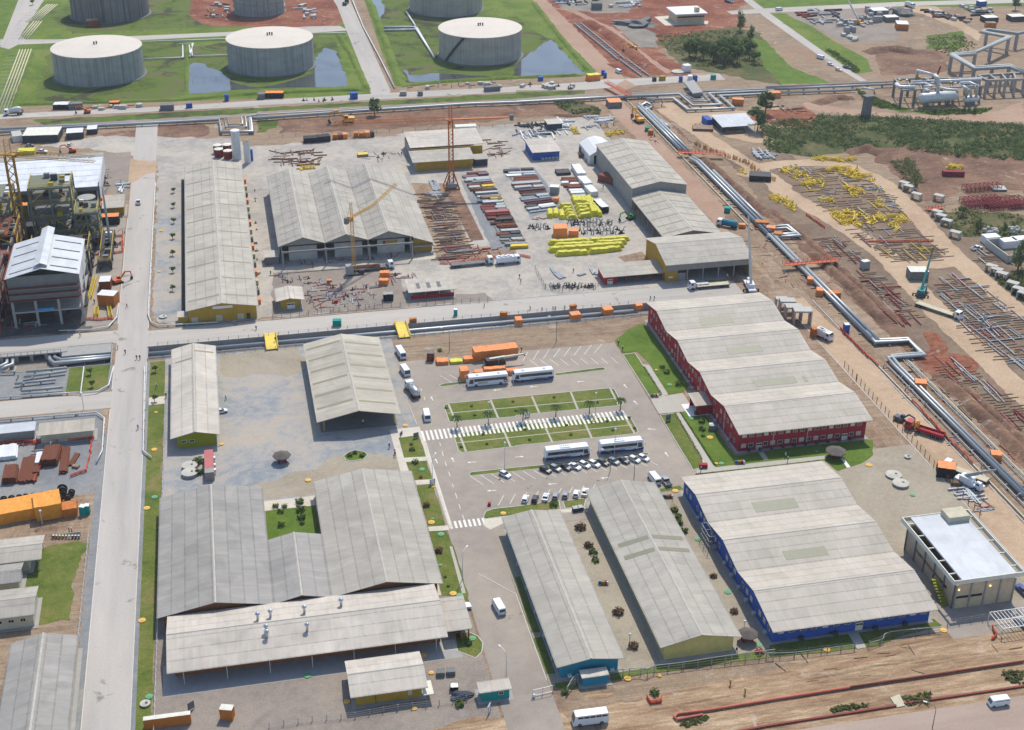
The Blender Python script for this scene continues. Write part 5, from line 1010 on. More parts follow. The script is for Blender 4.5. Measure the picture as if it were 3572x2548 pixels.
# PEOPLE
def human(walk):
 me=bpy.data.meshes.new('body');s=.32 if walk else.1
 V=[(0,0,.95),(0,0,1.2),(0,0,1.42),(0,0,1.5),(0,0,1.66),(.0,.1,.9),(s,.1,.5),(s*.6,.11,.07),(s*.6+.16,.12,.04),(0,-.1,.9),(-s*.3,-.1,.5),(-s*1.2,-.11,.09),(-s*1.2+.16,-.12,.04),(0,.2,1.4),(-s*.4,.25,1.13),(s*.3,.25,.9),(s*.4,.25,.8),(0,-.2,1.4),(s*.4,-.25,1.13),(s*.9,-.24,.92),(s*1.1,-.24,.82)]
 E_=[(0,1),(1,2),(2,3),(3,4),(0,5),(5,6),(6,7),(7,8),(0,9),(9,10),(10,11),(11,12),(2,13),(13,14),(14,15),(15,16),(2,17),(17,18),(18,19),(19,20)]
 rr=[(.15,.12),(.15,.11),(.18,.12),(.06,.06),(.105,.12),(.1,.1),(.075,.075),(.055,.055),(.04,.035),(.1,.1),(.075,.075),(.055,.055),(.04,.035),(.07,.07),(.05,.05),(.04,.04),(.035,.03),(.07,.07),(.05,.05),(.04,.04),(.035,.03)]
 me.from_pydata(V,E_,[]);o=bpy.data.objects.new('tmp',me);COL.objects.link(o);sk=o.modifiers.new('s','SKIN');ss=o.modifiers.new('u','SUBSURF');ss.levels=1
 for i,r in enumerate(rr):me.skin_vertices[0].data[i].radius=(r[1],r[0])if i<3 else r
 me.skin_vertices[0].data[0].use_root=True
 dg=bpy.context.evaluated_depsgraph_get();m2=bpy.data.meshes.new_from_object(o.evaluated_get(dg));bpy.data.objects.remove(o);m2.name='body';return m2
M('skin',(150,104,80),.6);M('denim',(46,52,70));M('drab',(70,66,60));HUM={}
for k,c in dict(blueshirt=(120,150,180),whiteshirt=(206,206,200),darkshirt=(44,46,54),orangeshirt=(220,104,30),yellowshirt=(222,160,30),redshirt=(150,40,40)).items():M(k,c)
HELM=MB();HELM.lathe((0,0,1.68),[(.17,0),(.125,.02),(.12,.07),(.07,.13),(.01,.15)],10);HELMS={k:HELM.mesh('helmet',M(k))for k in('white','yellow','blue','orange')}
HM={w:human(w)for w in(0,1)}
def person(tl,x,y,shirt,lab,rz=0.0,walk=1,helm='white',trous='denim',group=None,pt=None):
 k=(shirt,walk,trous)
 if k not in HUM:
  m=HM[walk].copy();m.materials.clear()
  for q in(trous,shirt,'skin'):m.materials.append(M(q))
  for p in m.polygons:z=p.center.z;p.material_index=2 if z>1.49 or(z<.89 and abs(p.center.y)>.19)else(1 if z>.98 or abs(p.center.y)>.19 else 0)
  HUM[k]=m
 t=put('person',HUM[k],None,pt if pt is not None else at(tl,x,y),rz);tag(t,lab,'person',group)
 if helm:put('helmet',HELMS[helm],t)
 return t
for q in(('a3',1220,553,'blueshirt','person in light blue shirt walking on the main road beside the garden strip',1.6),('a2',1122,1098,'darkshirt','person in dark clothes crossing the main road near the orange booths',2.6),('a2',708,1357,'darkshirt','person in dark clothes striding along the culvert road',0),('a2',1107,1506,'redshirt','person in red shirt in the middle of the junction',-1.6),('a2',1040,1466,'whiteshirt','person in white shirt at the junction corner rail',1),('a2',1208,1556,'darkshirt','left one of two dark dressed persons below the junction',1.6,0),('a2',1236,1556,'darkshirt','right one of two dark dressed persons below the junction',1.6,0),('a2',2262,1296,'darkshirt','dark dressed person walking by the corner of the long workshop',1.4),('a3',1382,188,'whiteshirt','person in white shirt on the paved gap in the garden strip',-1),('a3',1467,272,'redshirt','person in red shirt beside the green ended shed',1.5,0),('a2',1083,448,'darkshirt','left one of two persons standing by the road near the rebar pad',0,0),('a2',1098,445,'darkshirt','right one of two persons standing by the road near the rebar pad',0,0),('a3',1995,292,'whiteshirt','person in white shirt on the courtyard right of the green ended shed',2),('b2',155,1407,'darkshirt','person crossing the left yellow footbridge',1.6),('b2',112,808,'darkshirt','person with white helmet at the corner of the fabrication hall',1.6,0),('b2',1996,1094,'darkshirt','person crouched at the road gate beside a dark box',0,0),('b3',928,512,'whiteshirt','person in white shirt under the front edge of the open shed',1.6),('b3',1160,718,'darkshirt','person in dark clothes at the courtyard edge near the walkway',1.6),('b3',1207,770,'orangeshirt','person in orange vest on the courtyard walkway',1.6,0),('b3',1211,792,'darkshirt','dark dressed person walking behind the orange vest',1.6),('c2',124,1119,'darkshirt','lone walker in front of the channel, left of the group of four',0),('c2',228,1130,'darkshirt','walker second from the left along the channel rail',0),('c2',325,1122,'darkshirt','left one of a close pair walking along the channel rail',0),('c2',345,1120,'darkshirt','right one of a close pair walking along the channel rail',0),('c2',428,1114,'darkshirt','walker just left of the orange cover on the channel',0),('c2',1185,1030,'darkshirt','left one of two walkers above the red office roof corner',0),('c2',1218,1030,'darkshirt','right one of two walkers above the red office roof corner',0),('c2',30,838,'darkshirt','person in the gravel yard left of the fenced spools',1),('c2',42,880,'blueshirt','person in blue shirt in the gravel yard near the gate',1),('c2',506,788,'blueshirt','person in blue shirt walking past the fenced yard',1),('c2',1862,872,'yellowshirt','person in bright yellow shirt on the flatbed by the garage',1,0),('d3',170,805,'whiteshirt','left one of a couple on the path by the thatched shelter',0),('d3',190,842,'darkshirt','right one of a couple on the path by the thatched shelter',0,0),('c4',1945,938,'darkshirt','dark dressed person at the corner of the yellow barrack',1.5),('c4',1890,1222,'yellowshirt','worker in yellow overalls on the bare soil, the left one',1),('c4',2020,1300,'yellowshirt','worker in yellow overalls on the bare soil, the right one',1),('c1',1030,1087,'darkshirt','person beside the yellow digger on the dirt road',0,0),('a3',612,1462,'darkshirt','left one of two persons behind the coloured bins',0,0),('a3',634,1468,'redshirt','right one of two persons behind the coloured bins',0,0),('c3',1630,932,'darkshirt','person standing by the red planter box',0,0),('h',1410,1195,'darkshirt','person in dark clothes left of the lower orange booth',1,0),('e',1735,320,'darkshirt','person at the right end of the long orange sheet',1),('i',2115,345,'darkshirt','person with a pallet truck beside the white wrapped stacks',1),('c2',902,1425,'redshirt','gardener in pink red shirt at the lawn edge by the red office',1),('c2',940,1480,'redshirt','second gardener in red shirt further down the lawn edge',1)):
 t=person(*q[:5],*(q[5:]if len(q)>5 else()))
 if 'flatbed' in q[4]:t.location.z=1.26
 if 'footbridge' in q[4]:t.location.z=.5
L_=smoothline(P('c1 1580,1275 1650,1310 1760,1350 1870,1390 1960,1420 2050,1455 2110,1510 2200,1560 2270,1600'),9);n=0
for k,p in enumerate(L_):
 for e in range(2 if k%6 else 1):person(None,0,0,'yellowshirt','worker in yellow overalls in the long queue walking past the red footbridge',R(120)+rnd.random(),1,'white' if rnd.random()<.3 else 'yellow','drab' if rnd.random()<.4 else 'yellowshirt','workers in the long yellow queue',(p.x+rnd.uniform(-1,1),p.y+rnd.uniform(-1,1),0))
# VEGETATION
def LM(name,a,c):t=NT(name);pos=t.n('NewGeometry').outputs['Position'];f=t.math('ADD',t.math('MULTIPLY',t.noise(pos,.5,3),.5),t.math('MULTIPLY',t.noise(pos,2.5,3),.5));MATS[name]=t.out(t.ramp(t.mr(f,.35,.65,0,1),[(0,a),(1,c)]),.8,0,.2);tr=t.n('BsdfTranslucent');t.l(t.b.inputs['Base Color'].links[0].from_socket,tr.inputs[0]);mx=t.n('MixShader');mx.inputs[0].default_value=.4;t.l(t.b.outputs[0],mx.inputs[1]);t.l(tr.outputs[0],mx.inputs[2]);t.l(mx.outputs[0],t.t.nodes['Material Output'].inputs[0])
LM('leafdark',(66,88,50),(116,130,76));LM('leafmid',(66,88,40),(116,136,66));LM('leafscrub',(84,96,52),(134,134,86));LM('leafdry',(84,64,50),(124,98,76));LM('palm',(66,86,42),(112,130,70));M('bark',(82,66,52),.95,var=.3);M('leafred',(150,60,40),.8,var=.3)
def leaves(b,c,r,n,s,flat=.0):
 for _ in range(n):
  d=Vector((rnd.gauss(0,1),rnd.gauss(0,1),rnd.gauss(0,1))).normalized()*(rnd.random()**.4);p=Vector(c)+Vector((d.x*r[0],d.y*r[1],d.z*r[2]))
  n_=(d+Vector((rnd.uniform(-1,1),rnd.uniform(-1,1),rnd.uniform(-.2,1.2)))).normalized();u=n_.orthogonal().normalized();v=n_.cross(u);k=s*rnd.uniform(.6,1.3);a=rnd.random()*6;u,v=u*math.cos(a)+v*math.sin(a),v*math.cos(a)-u*math.sin(a)
  b.add([p-u*k,p-v*k*.6,p+u*k,p+v*k*.6],[(0,1,2,3)])
def treeproto(h,r,mat,n=420,trunk=.25,low=.3):
 b=MB();b.tube([(0,0,0),(.1,.05,h*.35),(-.05,.1,h*.7)],[trunk,trunk*.7,trunk*.35],7)
 for k in range(5):a=k*1.26;b.tube([(0,0,h*(.3+.06*k)),(math.cos(a)*r*.35,math.sin(a)*r*.35,h*(.45+.07*k)),(math.cos(a)*r*.65,math.sin(a)*r*.65,h*(.55+.07*k))],[trunk*.4,trunk*.25,trunk*.1],5)
 c=MB()
 for k in range(9):a=rnd.random()*6.3;q=rnd.random()**.5*r*.62;leaves(c,(math.cos(a)*q,math.sin(a)*q,h*(low+.14+rnd.random()*(.82-low)*(1-.45*q/r))),(r*.45,r*.45,h*.15),n//9,r*.17)
 return b.mesh('trunk',M('bark')),c.mesh('crown',G[mat])
TP=[treeproto(9,4,'leafdark'),treeproto(9,3.2,'leafdark',480,low=.15),treeproto(6,3,'leafmid',360),treeproto(11,2.6,'leafdark',460,low=.1)]
def tree(k,pt,sc,lab,g=None,rz=None):
 t=thing('tree',lab,'tree',pt,rnd.random()*6 if rz is None else rz,g);t.scale=(sc,)*3;put('trunk',TP[k][0],t);put('crown',TP[k][1],t);return t
G1='dark trees in the copse right of the red road'
for i,(x,y,k,s)in enumerate([(1530,515,0,1.2),(1590,495,1,1.25),(1655,520,0,1.15),(1740,545,1,1.2),(1800,520,0,1.35),(1860,545,1,1.3),(1900,500,0,1.3),(1950,560,0,1.2),(2020,470,2,1.5),(2060,520,0,1.1),(1690,470,2,1.2),(1830,580,0,1.1),(2100,560,2,1.2)]):tree(k,at('c1',x,y),s,'dark bushy tree in the copse between the red road and the diagonal road',G1)
for tl,x,y,k,s,l in(('c1',1975,275,3,1.25,'tall slim dark tree at the upper edge of the copse'),('c1',2068,370,3,1.0,'pointed dark conifer at the right edge of the copse'),('c1',2200,1010,0,1.3,'upper one of two dark trees beside the white construction store'),('c1',2130,1160,0,1.35,'lower one of two dark trees beside the white construction store'),('b1',1030,1020,0,.95,'lone round dark tree beside the top silver pipe'),('d2',2220,770,3,1.3,'tall dark tree over the concrete wall pieces at the right edge'),('d2',1870,430,3,.6,'small dark tree in the scrub near the white spool heap'),('d2',1310,60,3,.6,'small tree beside the upper concrete frames'),('d2',1730,290,2,.8,'round green bush tree below the red rebar cages'),('c1',705,60,2,1.0,'tree by the grey hut at the top of the picture'),('d1',2200,90,0,.9,'dark tree near the small far shed at the top right'),('d2',2100,440,3,.5,'little dark tree between the two white spool heaps'),('a1',290,45,2,.6,'small green tree beside the far north west road')):tree(k,at(tl,x,y),s,l)
for i,(x,y)in enumerate(((1535,85),(1535,215),(1535,355),(1525,492),(1525,640),(1525,790),(1525,950))):tree(2,at('a2',x,y),.42,'sapling in the row beside the long workshop','saplings beside the long workshop')
for x,y,l in((1367,305,'young tree in the garden strip below the paved gap'),(1375,45,'young tree in the garden strip above the paved gap')):tree(2,at('a3',x,y),.4,l)
for x,y in((800,70),(812,180)):tree(2,at('a3',x,y),.4,'thin young tree on the corner lawn by the west road','young trees on the corner lawn')
def mass(name,polys,n,mat,lab,hmin=.6,hmax=1.8,k=9):
 """scattered shrub clumps growing together as one cover"""
 b=MB();polys=[P(p)if isinstance(p,str)else p for p in polys]
 for poly in polys:
  x0,x1=min(p[0]for p in poly),max(p[0]for p in poly);y0,y1=min(p[1]for p in poly),max(p[1]for p in poly);m=0;q=0
  while m<n//len(polys)and q<n*9:
   q+=1;x,y=rnd.uniform(x0,x1),rnd.uniform(y0,y1);ins=False
   for i in range(len(poly)):
    a,c=poly[i],poly[i-1]
    if(a[1]>y)!=(c[1]>y)and x<(c[0]-a[0])*(y-a[1])/(c[1]-a[1])+a[0]:ins=not ins
   if not ins or noise.noise(Vector((x*.06,y*.06,3)))<-.5+rnd.random()*.25:continue
   m+=1;h=rnd.uniform(hmin,hmax)*(1+noise.noise(Vector((x*.1,y*.1,9))));leaves(b,(x,y,h*.5),(h*.9,h*.9,h*.55),k,.42)
 o=b.obj(name,G[mat]);return tag(o,lab,'vegetation',None,'stuff')
mass('scrub_foliage',['d1 -60,1090 300,1060 480,1020 900,1030 1300,1050 2300,1105 2300,1430 1700,1390 1300,1340 900,1300 700,1340 420,1390 0,1340'],2600,'leafdark','dense dark green scrub filling the hollow below the process skid',.8,2.0,10)
mass('scrub_foliage',['c1 1240,310 1600,280 1950,270 2080,370 2180,590 1600,600 1500,520 1300,420'],700,'leafscrub','rough green scrub around the dark copse',.5,1.3,9)
mass('scrub_foliage',['d1 790,790 950,860 1150,930 1100,980 900,930','d1 1300,980 2000,960 1900,1005 1500,1020'],500,'leafmid','bright green weeds in front of the process skid',.4,1.0)
mass('scrub_foliage',['d2 1500,260 1800,250 2277,280 2277,560 1900,480 1700,470','d1 1080,1430 1280,1400 1400,1619 1250,1619','d2 2050,880 2277,760 2277,1050'],700,'leafscrub','patchy green bushes along the right edge haul road',.5,1.6)
mass('scrub_foliage',['c1 320,890 540,900 750,960 740,1010 520,1010 380,960','d1 1420,330 1700,300 1850,400 1800,480 1500,470'],350,'leafscrub','dusty green weeds on the upper bare strips',.4,1.0)
mass('weed_tufts',['d4 1200,1330 1450,1290 1440,1390 1250,1400','d4 2090,1110 2277,1100 2277,1220 2130,1190','c4 1440,1560 1700,1500 1680,1540 1500,1600','d4 550,1430 900,1380 910,1410 600,1460'],240,'leafscrub','weeds along the red pipes at the bottom right',.25,.6,7)
mass('hedge_foliage',['d1 500,430 620,470 830,620 790,650'],160,'leafmid','line of green bushes beside the diagonal far road',.8,1.5)
b=MB()
for x,y in((1400,1290),(1425,1340),(1450,1395),(1475,1445)):p=at('c3',x,y);[leaves(b,(p.x+rnd.uniform(-.7,.7),p.y+rnd.uniform(-1.2,1.2),.7),(.7,.7,.7),34,.35)for _ in range(3)]
tag(b.obj('hedge',G['leafmid']),'row of spiky green shrubs between yellow and blue barracks','hedge')
b=MB()
for a,c in(P('c3 1590,955 2277,885'),P('c3 2277,885 d3 515,828'),P('c3 1405,415 1650,830'),P('c3 1450,405 1765,885'),P('c3 1060,1495 1290,258')if 0 else P('c3 1130,5 1292,258')):
 L=(c-a).length
 for k in range(int(L/.6)):p=a.lerp(c,k*.6/L);leaves(b,(p.x,p.y,.25),(.3,.3,.25),9,.2)
tag(b.obj('hedge',G['leafmid']),'low clipped hedges edging the walkways by the red office','hedge')
SH=[]
for mat,n,s in(('leafmid',60,.26),('leafdark',60,.26),('leafdry',90,.22),('leafred',50,.2)):b=MB();leaves(b,(0,0,.45),(.65,.65,.5),n,s);SH.append(b.mesh('shrub',G[mat]))
def shrub(tl,x,y,k,sc,lab,g=None):o=put('shrub',SH[k],None,at(tl,x,y),rnd.random()*6);sc*=.72;o.scale=(sc,sc,sc*.8);return tag(o,lab,'shrub',g)
for tl,x,y in(('b3',1885,352),('b3',1915,432),('b3',2250,312),('b3',1660,368),('c3',335,275),('c3',370,357),('c3',718,320),('c3',0,392)):shrub(tl,x,y,1,1.1,'small dark shrub in the upper striped lawn island','shrubs in the upper lawn island')
for tl,x,y in(('b3',1985,602),('b3',2020,687),('b3',1795,712),('c3',80,560),('c3',120,648),('c3',445,520),('c3',485,605),('c3',803,485),('c3',855,565),('c3',1000,455),('c3',1045,547)):shrub(tl,x,y,1,1.1,'small dark shrub in the lower striped lawn island','shrubs in the lower lawn island')
for tl,x,y,k,s,l in(('b3',1390,850,0,2.2,'round green bush in the second small lawn by the works street'),('b3',1437,982,3,1.4,'reddish bush in the second small lawn by the works street'),('b3',1360,740,0,2,'green bush in the first small lawn by the works street'),('b3',1352,690,0,1.2,'smaller green bush in the first small lawn'),('b4',1595,45,2,2.4,'brown bush in the long lawn beside the refectory'),('b4',1652,272,1,1,'upper potted plant ring in the lawn beside the refectory'),('b4',1680,352,1,1,'lower potted plant ring in the lawn beside the refectory'),('b4',1860,860,0,2,'agave clump on the rounded lawn by the canteen'),('c3',330,1228,0,2.6,'broad bush on the oval lawn above the turquoise barrack'),('c3',572,1430,2,3.2,'large dry brown shrub at the top between the barracks'),('c3',640,1590,2,2.6,'second dry shrub between the barracks'),('c4',680,60,0,2.6,'green leafy shrub strip between the barracks'),('c4',700,130,0,2.2,'lower end of the green shrub strip between the barracks'),('c4',897,590,2,3,'round dry brown shrub halfway down between the barracks'),('c4',1035,885,2,2.6,'dry shrub under the leaning lamp between the barracks'),('c4',1745,268,2,2,'upper dry shrub right of the yellow barrack'),('c4',1922,578,2,2.2,'lower dry shrub right of the yellow barrack'),('c4',2145,940,3,2.6,'red flower bed by the thatched shelter of the yellow barrack'),('c4',1225,1300,0,2.4,'green shrub in a ring of red netting on the bare soil'),('c3',1330,55,0,2.4,'green bush at the upper lawn by the red office'),('c3',1290,10,0,2,'small bush at the top of the red office lawn'),('c3',1437,165,0,2.6,'flowering bush before the red office porch'),('c3',1600,420,0,2.2,'bush with white stones below the red office porch'),('c3',1640,490,0,2.4,'bush in the middle of the red office side bed'),('c3',1640,560,0,2.2,'lower bush of the red office side bed'),('c3',1650,615,1,1.4,'last low bush of the red office side bed'),('d4',290,800,1,2.2,'dark bush before the blue office, leftmost'),('d4',560,760,1,2,'dark bush before the blue office, left of the door'),('d4',865,715,1,2.2,'dark bush before the blue office, right of the door'),('d4',1105,672,1,2.2,'dark bush before the blue office, rightmost'),('b3',155,1240,0,2,'agave in the court garden, left'),('b3',235,1240,0,1.8,'agave in the court garden, right of the left one'),('b3',200,1285,0,2,'agave in the court garden with white stones'),('b3',370,1200,0,2.6,'palm bush at the top of the court garden bed'),('b3',375,1270,0,2.8,'palm bush in the middle of the court garden bed'),('b3',385,1340,0,2.6,'palm bush low in the court garden bed'),('b3',390,1385,1,1.6,'dark shrub at the bottom of the court garden bed'),('b3',205,1405,0,2.2,'shrub at the bottom left of the court garden'),('b3',855,765,2,1.6,'dry plants in the oval flower bed of the courtyard'),('b3',810,790,0,1.8,'green edge plants of the oval flower bed'),('b3',920,790,0,1.8,'green plants at the right of the oval flower bed'),('a3',1750,850,1,3.4,'dark round shrub beside the concrete tank lids'),('a3',1760,940,1,3,'dark shrub below the concrete tank lids'),('b4',1780,1400,0,2.4,'weedy shrub at the fence near the black sheeting'),('c4',430,1290,0,2,'weeds at the gate post'),('b3',1490,1230,2,2.2,'brown planting bed in the long lawn'),('b2',1605,1480,0,1.8,'green plant mound beside the dark box in the car park')):shrub(tl,x,y,k,s,l)
fr=MB()
for k in range(11):
 a=k*2*PI/11+.2*rnd.random();d=Vector((math.cos(a),math.sin(a),0));s_=Vector((-d.y,d.x,0));pts=[(.0,0,.16),(.7,.55,.34),(1.5,.65,.4),(2.2,.2,.3),(2.6,-.6,.08)]
 for(r0,z0,w0),(r1,z1,w1)in zip(pts,pts[1:]):
  for e in(-1,1):fr.add([d*r0+Vector((0,0,z0)),d*r1+Vector((0,0,z1)),d*r1+s_*e*w1+Vector((0,0,z1-w1*.7)),d*r0+s_*e*w0+Vector((0,0,z0-w0*.7))],[(0,1,2,3)])
FR=fr.mesh('fronds',G['palm']);b=MB();b.tube([(0,0,0),(.08,0,2.4),(0,.05,4.6)],[.22,.15,.12],8);TRK=b.mesh('trunk',M('bark'));b=MB();b.lathe((0,0,0),[(.8,0),(.8,.06)],12);RING=b.mesh('planting_ring',M('leafdry'))
for tl,x,y,l in(('b3',1757,540,'leftmost palm on the zebra walkway'),('b3',2032,505,'palm beside the round lamp on the zebra walkway'),('c3',60,480,'third palm from the left on the zebra walkway'),('c3',350,445,'fourth palm from the left on the zebra walkway'),('c3',647,412,'second palm from the right on the zebra walkway'),('c3',920,385,'rightmost and fullest palm on the zebra walkway')):
 t=thing('palm_tree',l,'palm',at(tl,x,y),rnd.random()*6);put('trunk',TRK,t);put('fronds',FR,t,(0,0,4.6));put('planting_ring',RING,t);t.scale=(.74,)*3
# STREET AND GARDEN FURNITURE
def lamp(tl,x,y,h,lab,kind='ball',rz=0.0,m='pipewhitep'):
 t=thing('lamp_post',lab,'lamp post',at(tl,x,y),rz);b=MB();b.tube([(0,0,0),(0,0,h)],[.11,.07],8);b.obj('pole',M(m),t)
 if kind=='ball':b=MB();b.blob((0,0,h+.25),(.34,.34,.32),10,6,0);b.obj('globe',M('white'),t,None,True)
 else:b=MB();b.tube([(0,0,h),(.4,0,h+.8),(1.4,0,h+1.1),(2.2,0,h+1.1)],.06,6);b.obj('arm',M(m),t);b=MB();b.cbox(2.4,0,h+1.0,.8,.3,.16);b.obj('lamp_head',M('white'),t)
 return t
for q in(('b3',2036,508,7,'white globe lamp beside the second palm'),('b3',2177,900,8,'white globe lamp by the lone white hatchback'),('c3',700,425,7,'white globe lamp between the two right palms'),('c3',868,775,8,'white globe lamp standing between the two blue coaches'),('c3',1040,1000,6,'dark slim lamp pole in the lower car lane','arm',2.8,'steelgrey'),('c3',830,930,6,'slim pole behind the slanted car row','arm',2.8,'steelgrey'),('b3',1540,1000,6,'curved street lamp beside the blue info board','arm',1.0),('b4',1806,285,7,'curved street lamp on the lawn kerb of the works street','arm',.9),('b4',2190,1150,6,'curved street lamp above the guard house','arm',2),('d4',1468,1600,5,'dark street lamp at the bottom road','arm',2.4,'steelgrey'),('c4',1000,860,2.6,'short garden lamp over the dry shrub between the barracks'),('c4',2010,745,2.6,'short garden lamp beside the thatched shelter'),('b2',1690,1480,7,'slim pole on the bare strip near the green mound','arm',2.8,'steelgrey'),('c2',355,1400,8,'tall slim pole on the bare strip above the car park','arm',2.8,'steelgrey'),('a3',740,375,5,'lamp on the west road bend wall','ball'),('a3',375,1395,4,'lamp before the long orange shelter','ball')):lamp(*q)
t=thing('steel_mast','very tall grey steel mast standing on the rebar pad by the main road','mast',at('a2',985,615));b=MB();b.tube([(0,0,0),(0,0,26)],[.55,.32],10);b.obj('pole',M('pipedull'),t,None,True);b=MB();b.cbox(0,0,0,2,2,.6);b.obj('footing',M('conc'),t)
M('lidyellow',(210,166,78),.7);M('lidgreen',(96,152,110),.7);M('lidgrey',(176,172,160),.8)
def lid(tl,x,y,r,m,lab):
 t=thing('manhole_cover',lab,'manhole cover',at(tl,x,y));b=MB();b.lathe((0,0,0),[(r,0),(r,.25),(r*.78,.28),(r*.1,.28)],20);b.obj('rim',M(m),t);b=MB();b.lathe((0,0,.28),[(r*.45,0),(r*.45,.06),(.05,.08)],14);b.obj('cap',M(m),t)
YL='yellow round manhole cover ';GL='green round manhole cover '
for q in(('a3',1378,407,.5,YL+'in the garden strip below the paved gap'),('a3',1362,735,.8,YL+'in the garden strip beside the green end wall'),('a3',1296,1252,.85,YL+'in the garden strip beside the refectory top'),('a4',1255,654,.85,YL+'in the garden strip beside the canteen'),('b3',443,1005,.8,YL+'on the sandy edge above the court garden'),('b3',1300,522,.7,YL+'at the corner of the open shed'),('b3',1545,1062,.55,YL+'at the foot of the blue info board'),('b3',1530,1377,.9,YL+'on the long lawn near the lower zebra crossing'),('b4',1722,417,.85,YL+'on the lawn tip by the canteen porch'),('b3',2165,1298,.75,YL+'on the oval lawn above the turquoise barrack'),('c3',676,480,.5,YL+'in the lower lawn island'),('c3',1237,32,.45,YL+'on the upper red office lawn'),('c3',1712,627,.9,YL+'on the lawn below the red office air units'),('c3',1405,1100,.85,YL+'beside the bins under the silver pickup'),('c3',1768,858,.5,YL+'at the corner of the red office lawn'),('d3',908,872,.9,YL+'on the sand right of the thatched shelter'),('c4',985,1167,.8,YL+'by the wavy fence, near the turquoise hut'),('c4',1265,1140,.5,YL+'by the wavy fence below the yellow barrack'),('d4',535,912,.8,YL+'by the fence below the blue office, left'),('d4',1565,742,.8,YL+'by the fence below the blue office, right'),('a2',1425,422,.75,YL+'upper of two beside the sapling row'),('a2',1405,782,.7,YL+'lower of two beside the sapling row'),('a3',1955,686,.7,YL+'right of the lime green end wall'),('b4',1530,1117,.6,YL+'left of the grey dumpsters'),('b4',785,1372,.7,YL+'left of the yellow store'),('b4',1380,1432,.6,YL+'at the fence below the yellow store'),('b4',1460,960,.8,YL+'behind the right corner of the yellow store'),('a2',2065,1218,.6,YL+'in front of the long workshop gable')):lid(q[0],q[1],q[2],q[3],'lidyellow',q[4])
for q in(('a3',1365,1155,.8,'in the garden strip by the refectory corner'),('a4',1318,1327,.8,'at the bottom of the garden strip'),('b3',1447,910,.75,'in the second small lawn by the works street'),('b3',1543,1347,.4,'small one beside the long lawn manhole'),('b3',1615,1482,.85,'on the long lawn below its paved gap'),('b4',1607,167,.5,'on the long lawn beside the refectory eave'),('b4',1780,434,.8,'on the lawn tip next to the yellow one'),('b4',1892,812,.85,'on the rounded lawn by the canteen'),('c3',1355,162,.75,'before the red office porch'),('c3',1553,462,.75,'below the red office porch'),('c3',1812,857,.7,'at the lower corner of the red office lawn'),('c3',1605,1527,.8,'beside the scaffold of the blue office'),('c4',1868,402,.9,'right of the yellow barrack eave'),('c4',2140,870,.8,'beside the red flower bed'),('d3',1293,1135,.75,'on the sand yard above the service building'),('d3',445,748,.5,'in the shaded lawn of the red office'),('b4',440,1140,.9,'at the shadow edge below the canteen')):lid(q[0],q[1],q[2],q[3],'lidgreen',GL+q[4])
def bigtank(tl,x,y,r,h,lab):t=thing('concrete_tank',lab,'tank',at(tl,x,y));b=MB();b.lathe((0,0,0),[(r,0),(r,h)],24);b.obj('wall',M('conc'),t);b=MB();b.lathe((0,0,h),[(r+.12,0),(r+.12,.12),(.1,.3)],24);b.obj('lid',M('lidgrey'),t);b=MB();b.cbox(r*.3,0,h+.2,.5,.5,.3);b.obj('hatch',M('steelgrey'),t)
bigtank('d3',1125,965,2.1,.5,'upper of two big round concrete tank lids on the sand yard');bigtank('d3',1187,1045,2.1,.7,'lower of two big round concrete tank lids on the sand yard');bigtank('a3',1677,890,2.0,.8,'upper of two round concrete tank lids below the green shed');bigtank('a3',1677,955,2.1,.9,'lower of two round concrete tank lids below the green shed');bigtank('a4',1283,1395,1.0,.4,'round concrete lid at the bottom of the garden strip');bigtank('a2',1440,1185,1.2,.4,'round concrete lid in front of the long workshop corner');bigtank('c1',1430,640,3.4,.5,'round beige concrete tank base beside the white cabin');bigtank('d3',1248,803,.8,.4,'small round concrete ring on the sand yard')
M('thatch',(96,88,82),.95,var=.25,sc=2);M('benchred',(150,30,40))
def hut(tl,x,y,lab,r=2.6):
 t=thing('thatched_shelter',lab,'shelter',at(tl,x,y));b=MB();b.lathe((0,0,2.0),[(r,0),(r*.98,.16),(.1,1.1)],8);b.obj('roof',M('thatch'),t);b=MB();b.tube([(0,0,0),(0,0,2.9)],.13,8);b.obj('post',M('bark'),t)
 for s in(-1,1):b=MB();b.box(s*.9-.3,-.9,0,s*.9+.3,.9,.45);b.obj('bench',M('benchred'),t)
hut('b3',214,838,'thatched umbrella shelter alone in the open courtyard');hut('c4',2040,830,'thatched umbrella shelter beside the yellow barrack corner',2.4);hut('d3',610,800,'thatched umbrella shelter in front of the red office',3.0)
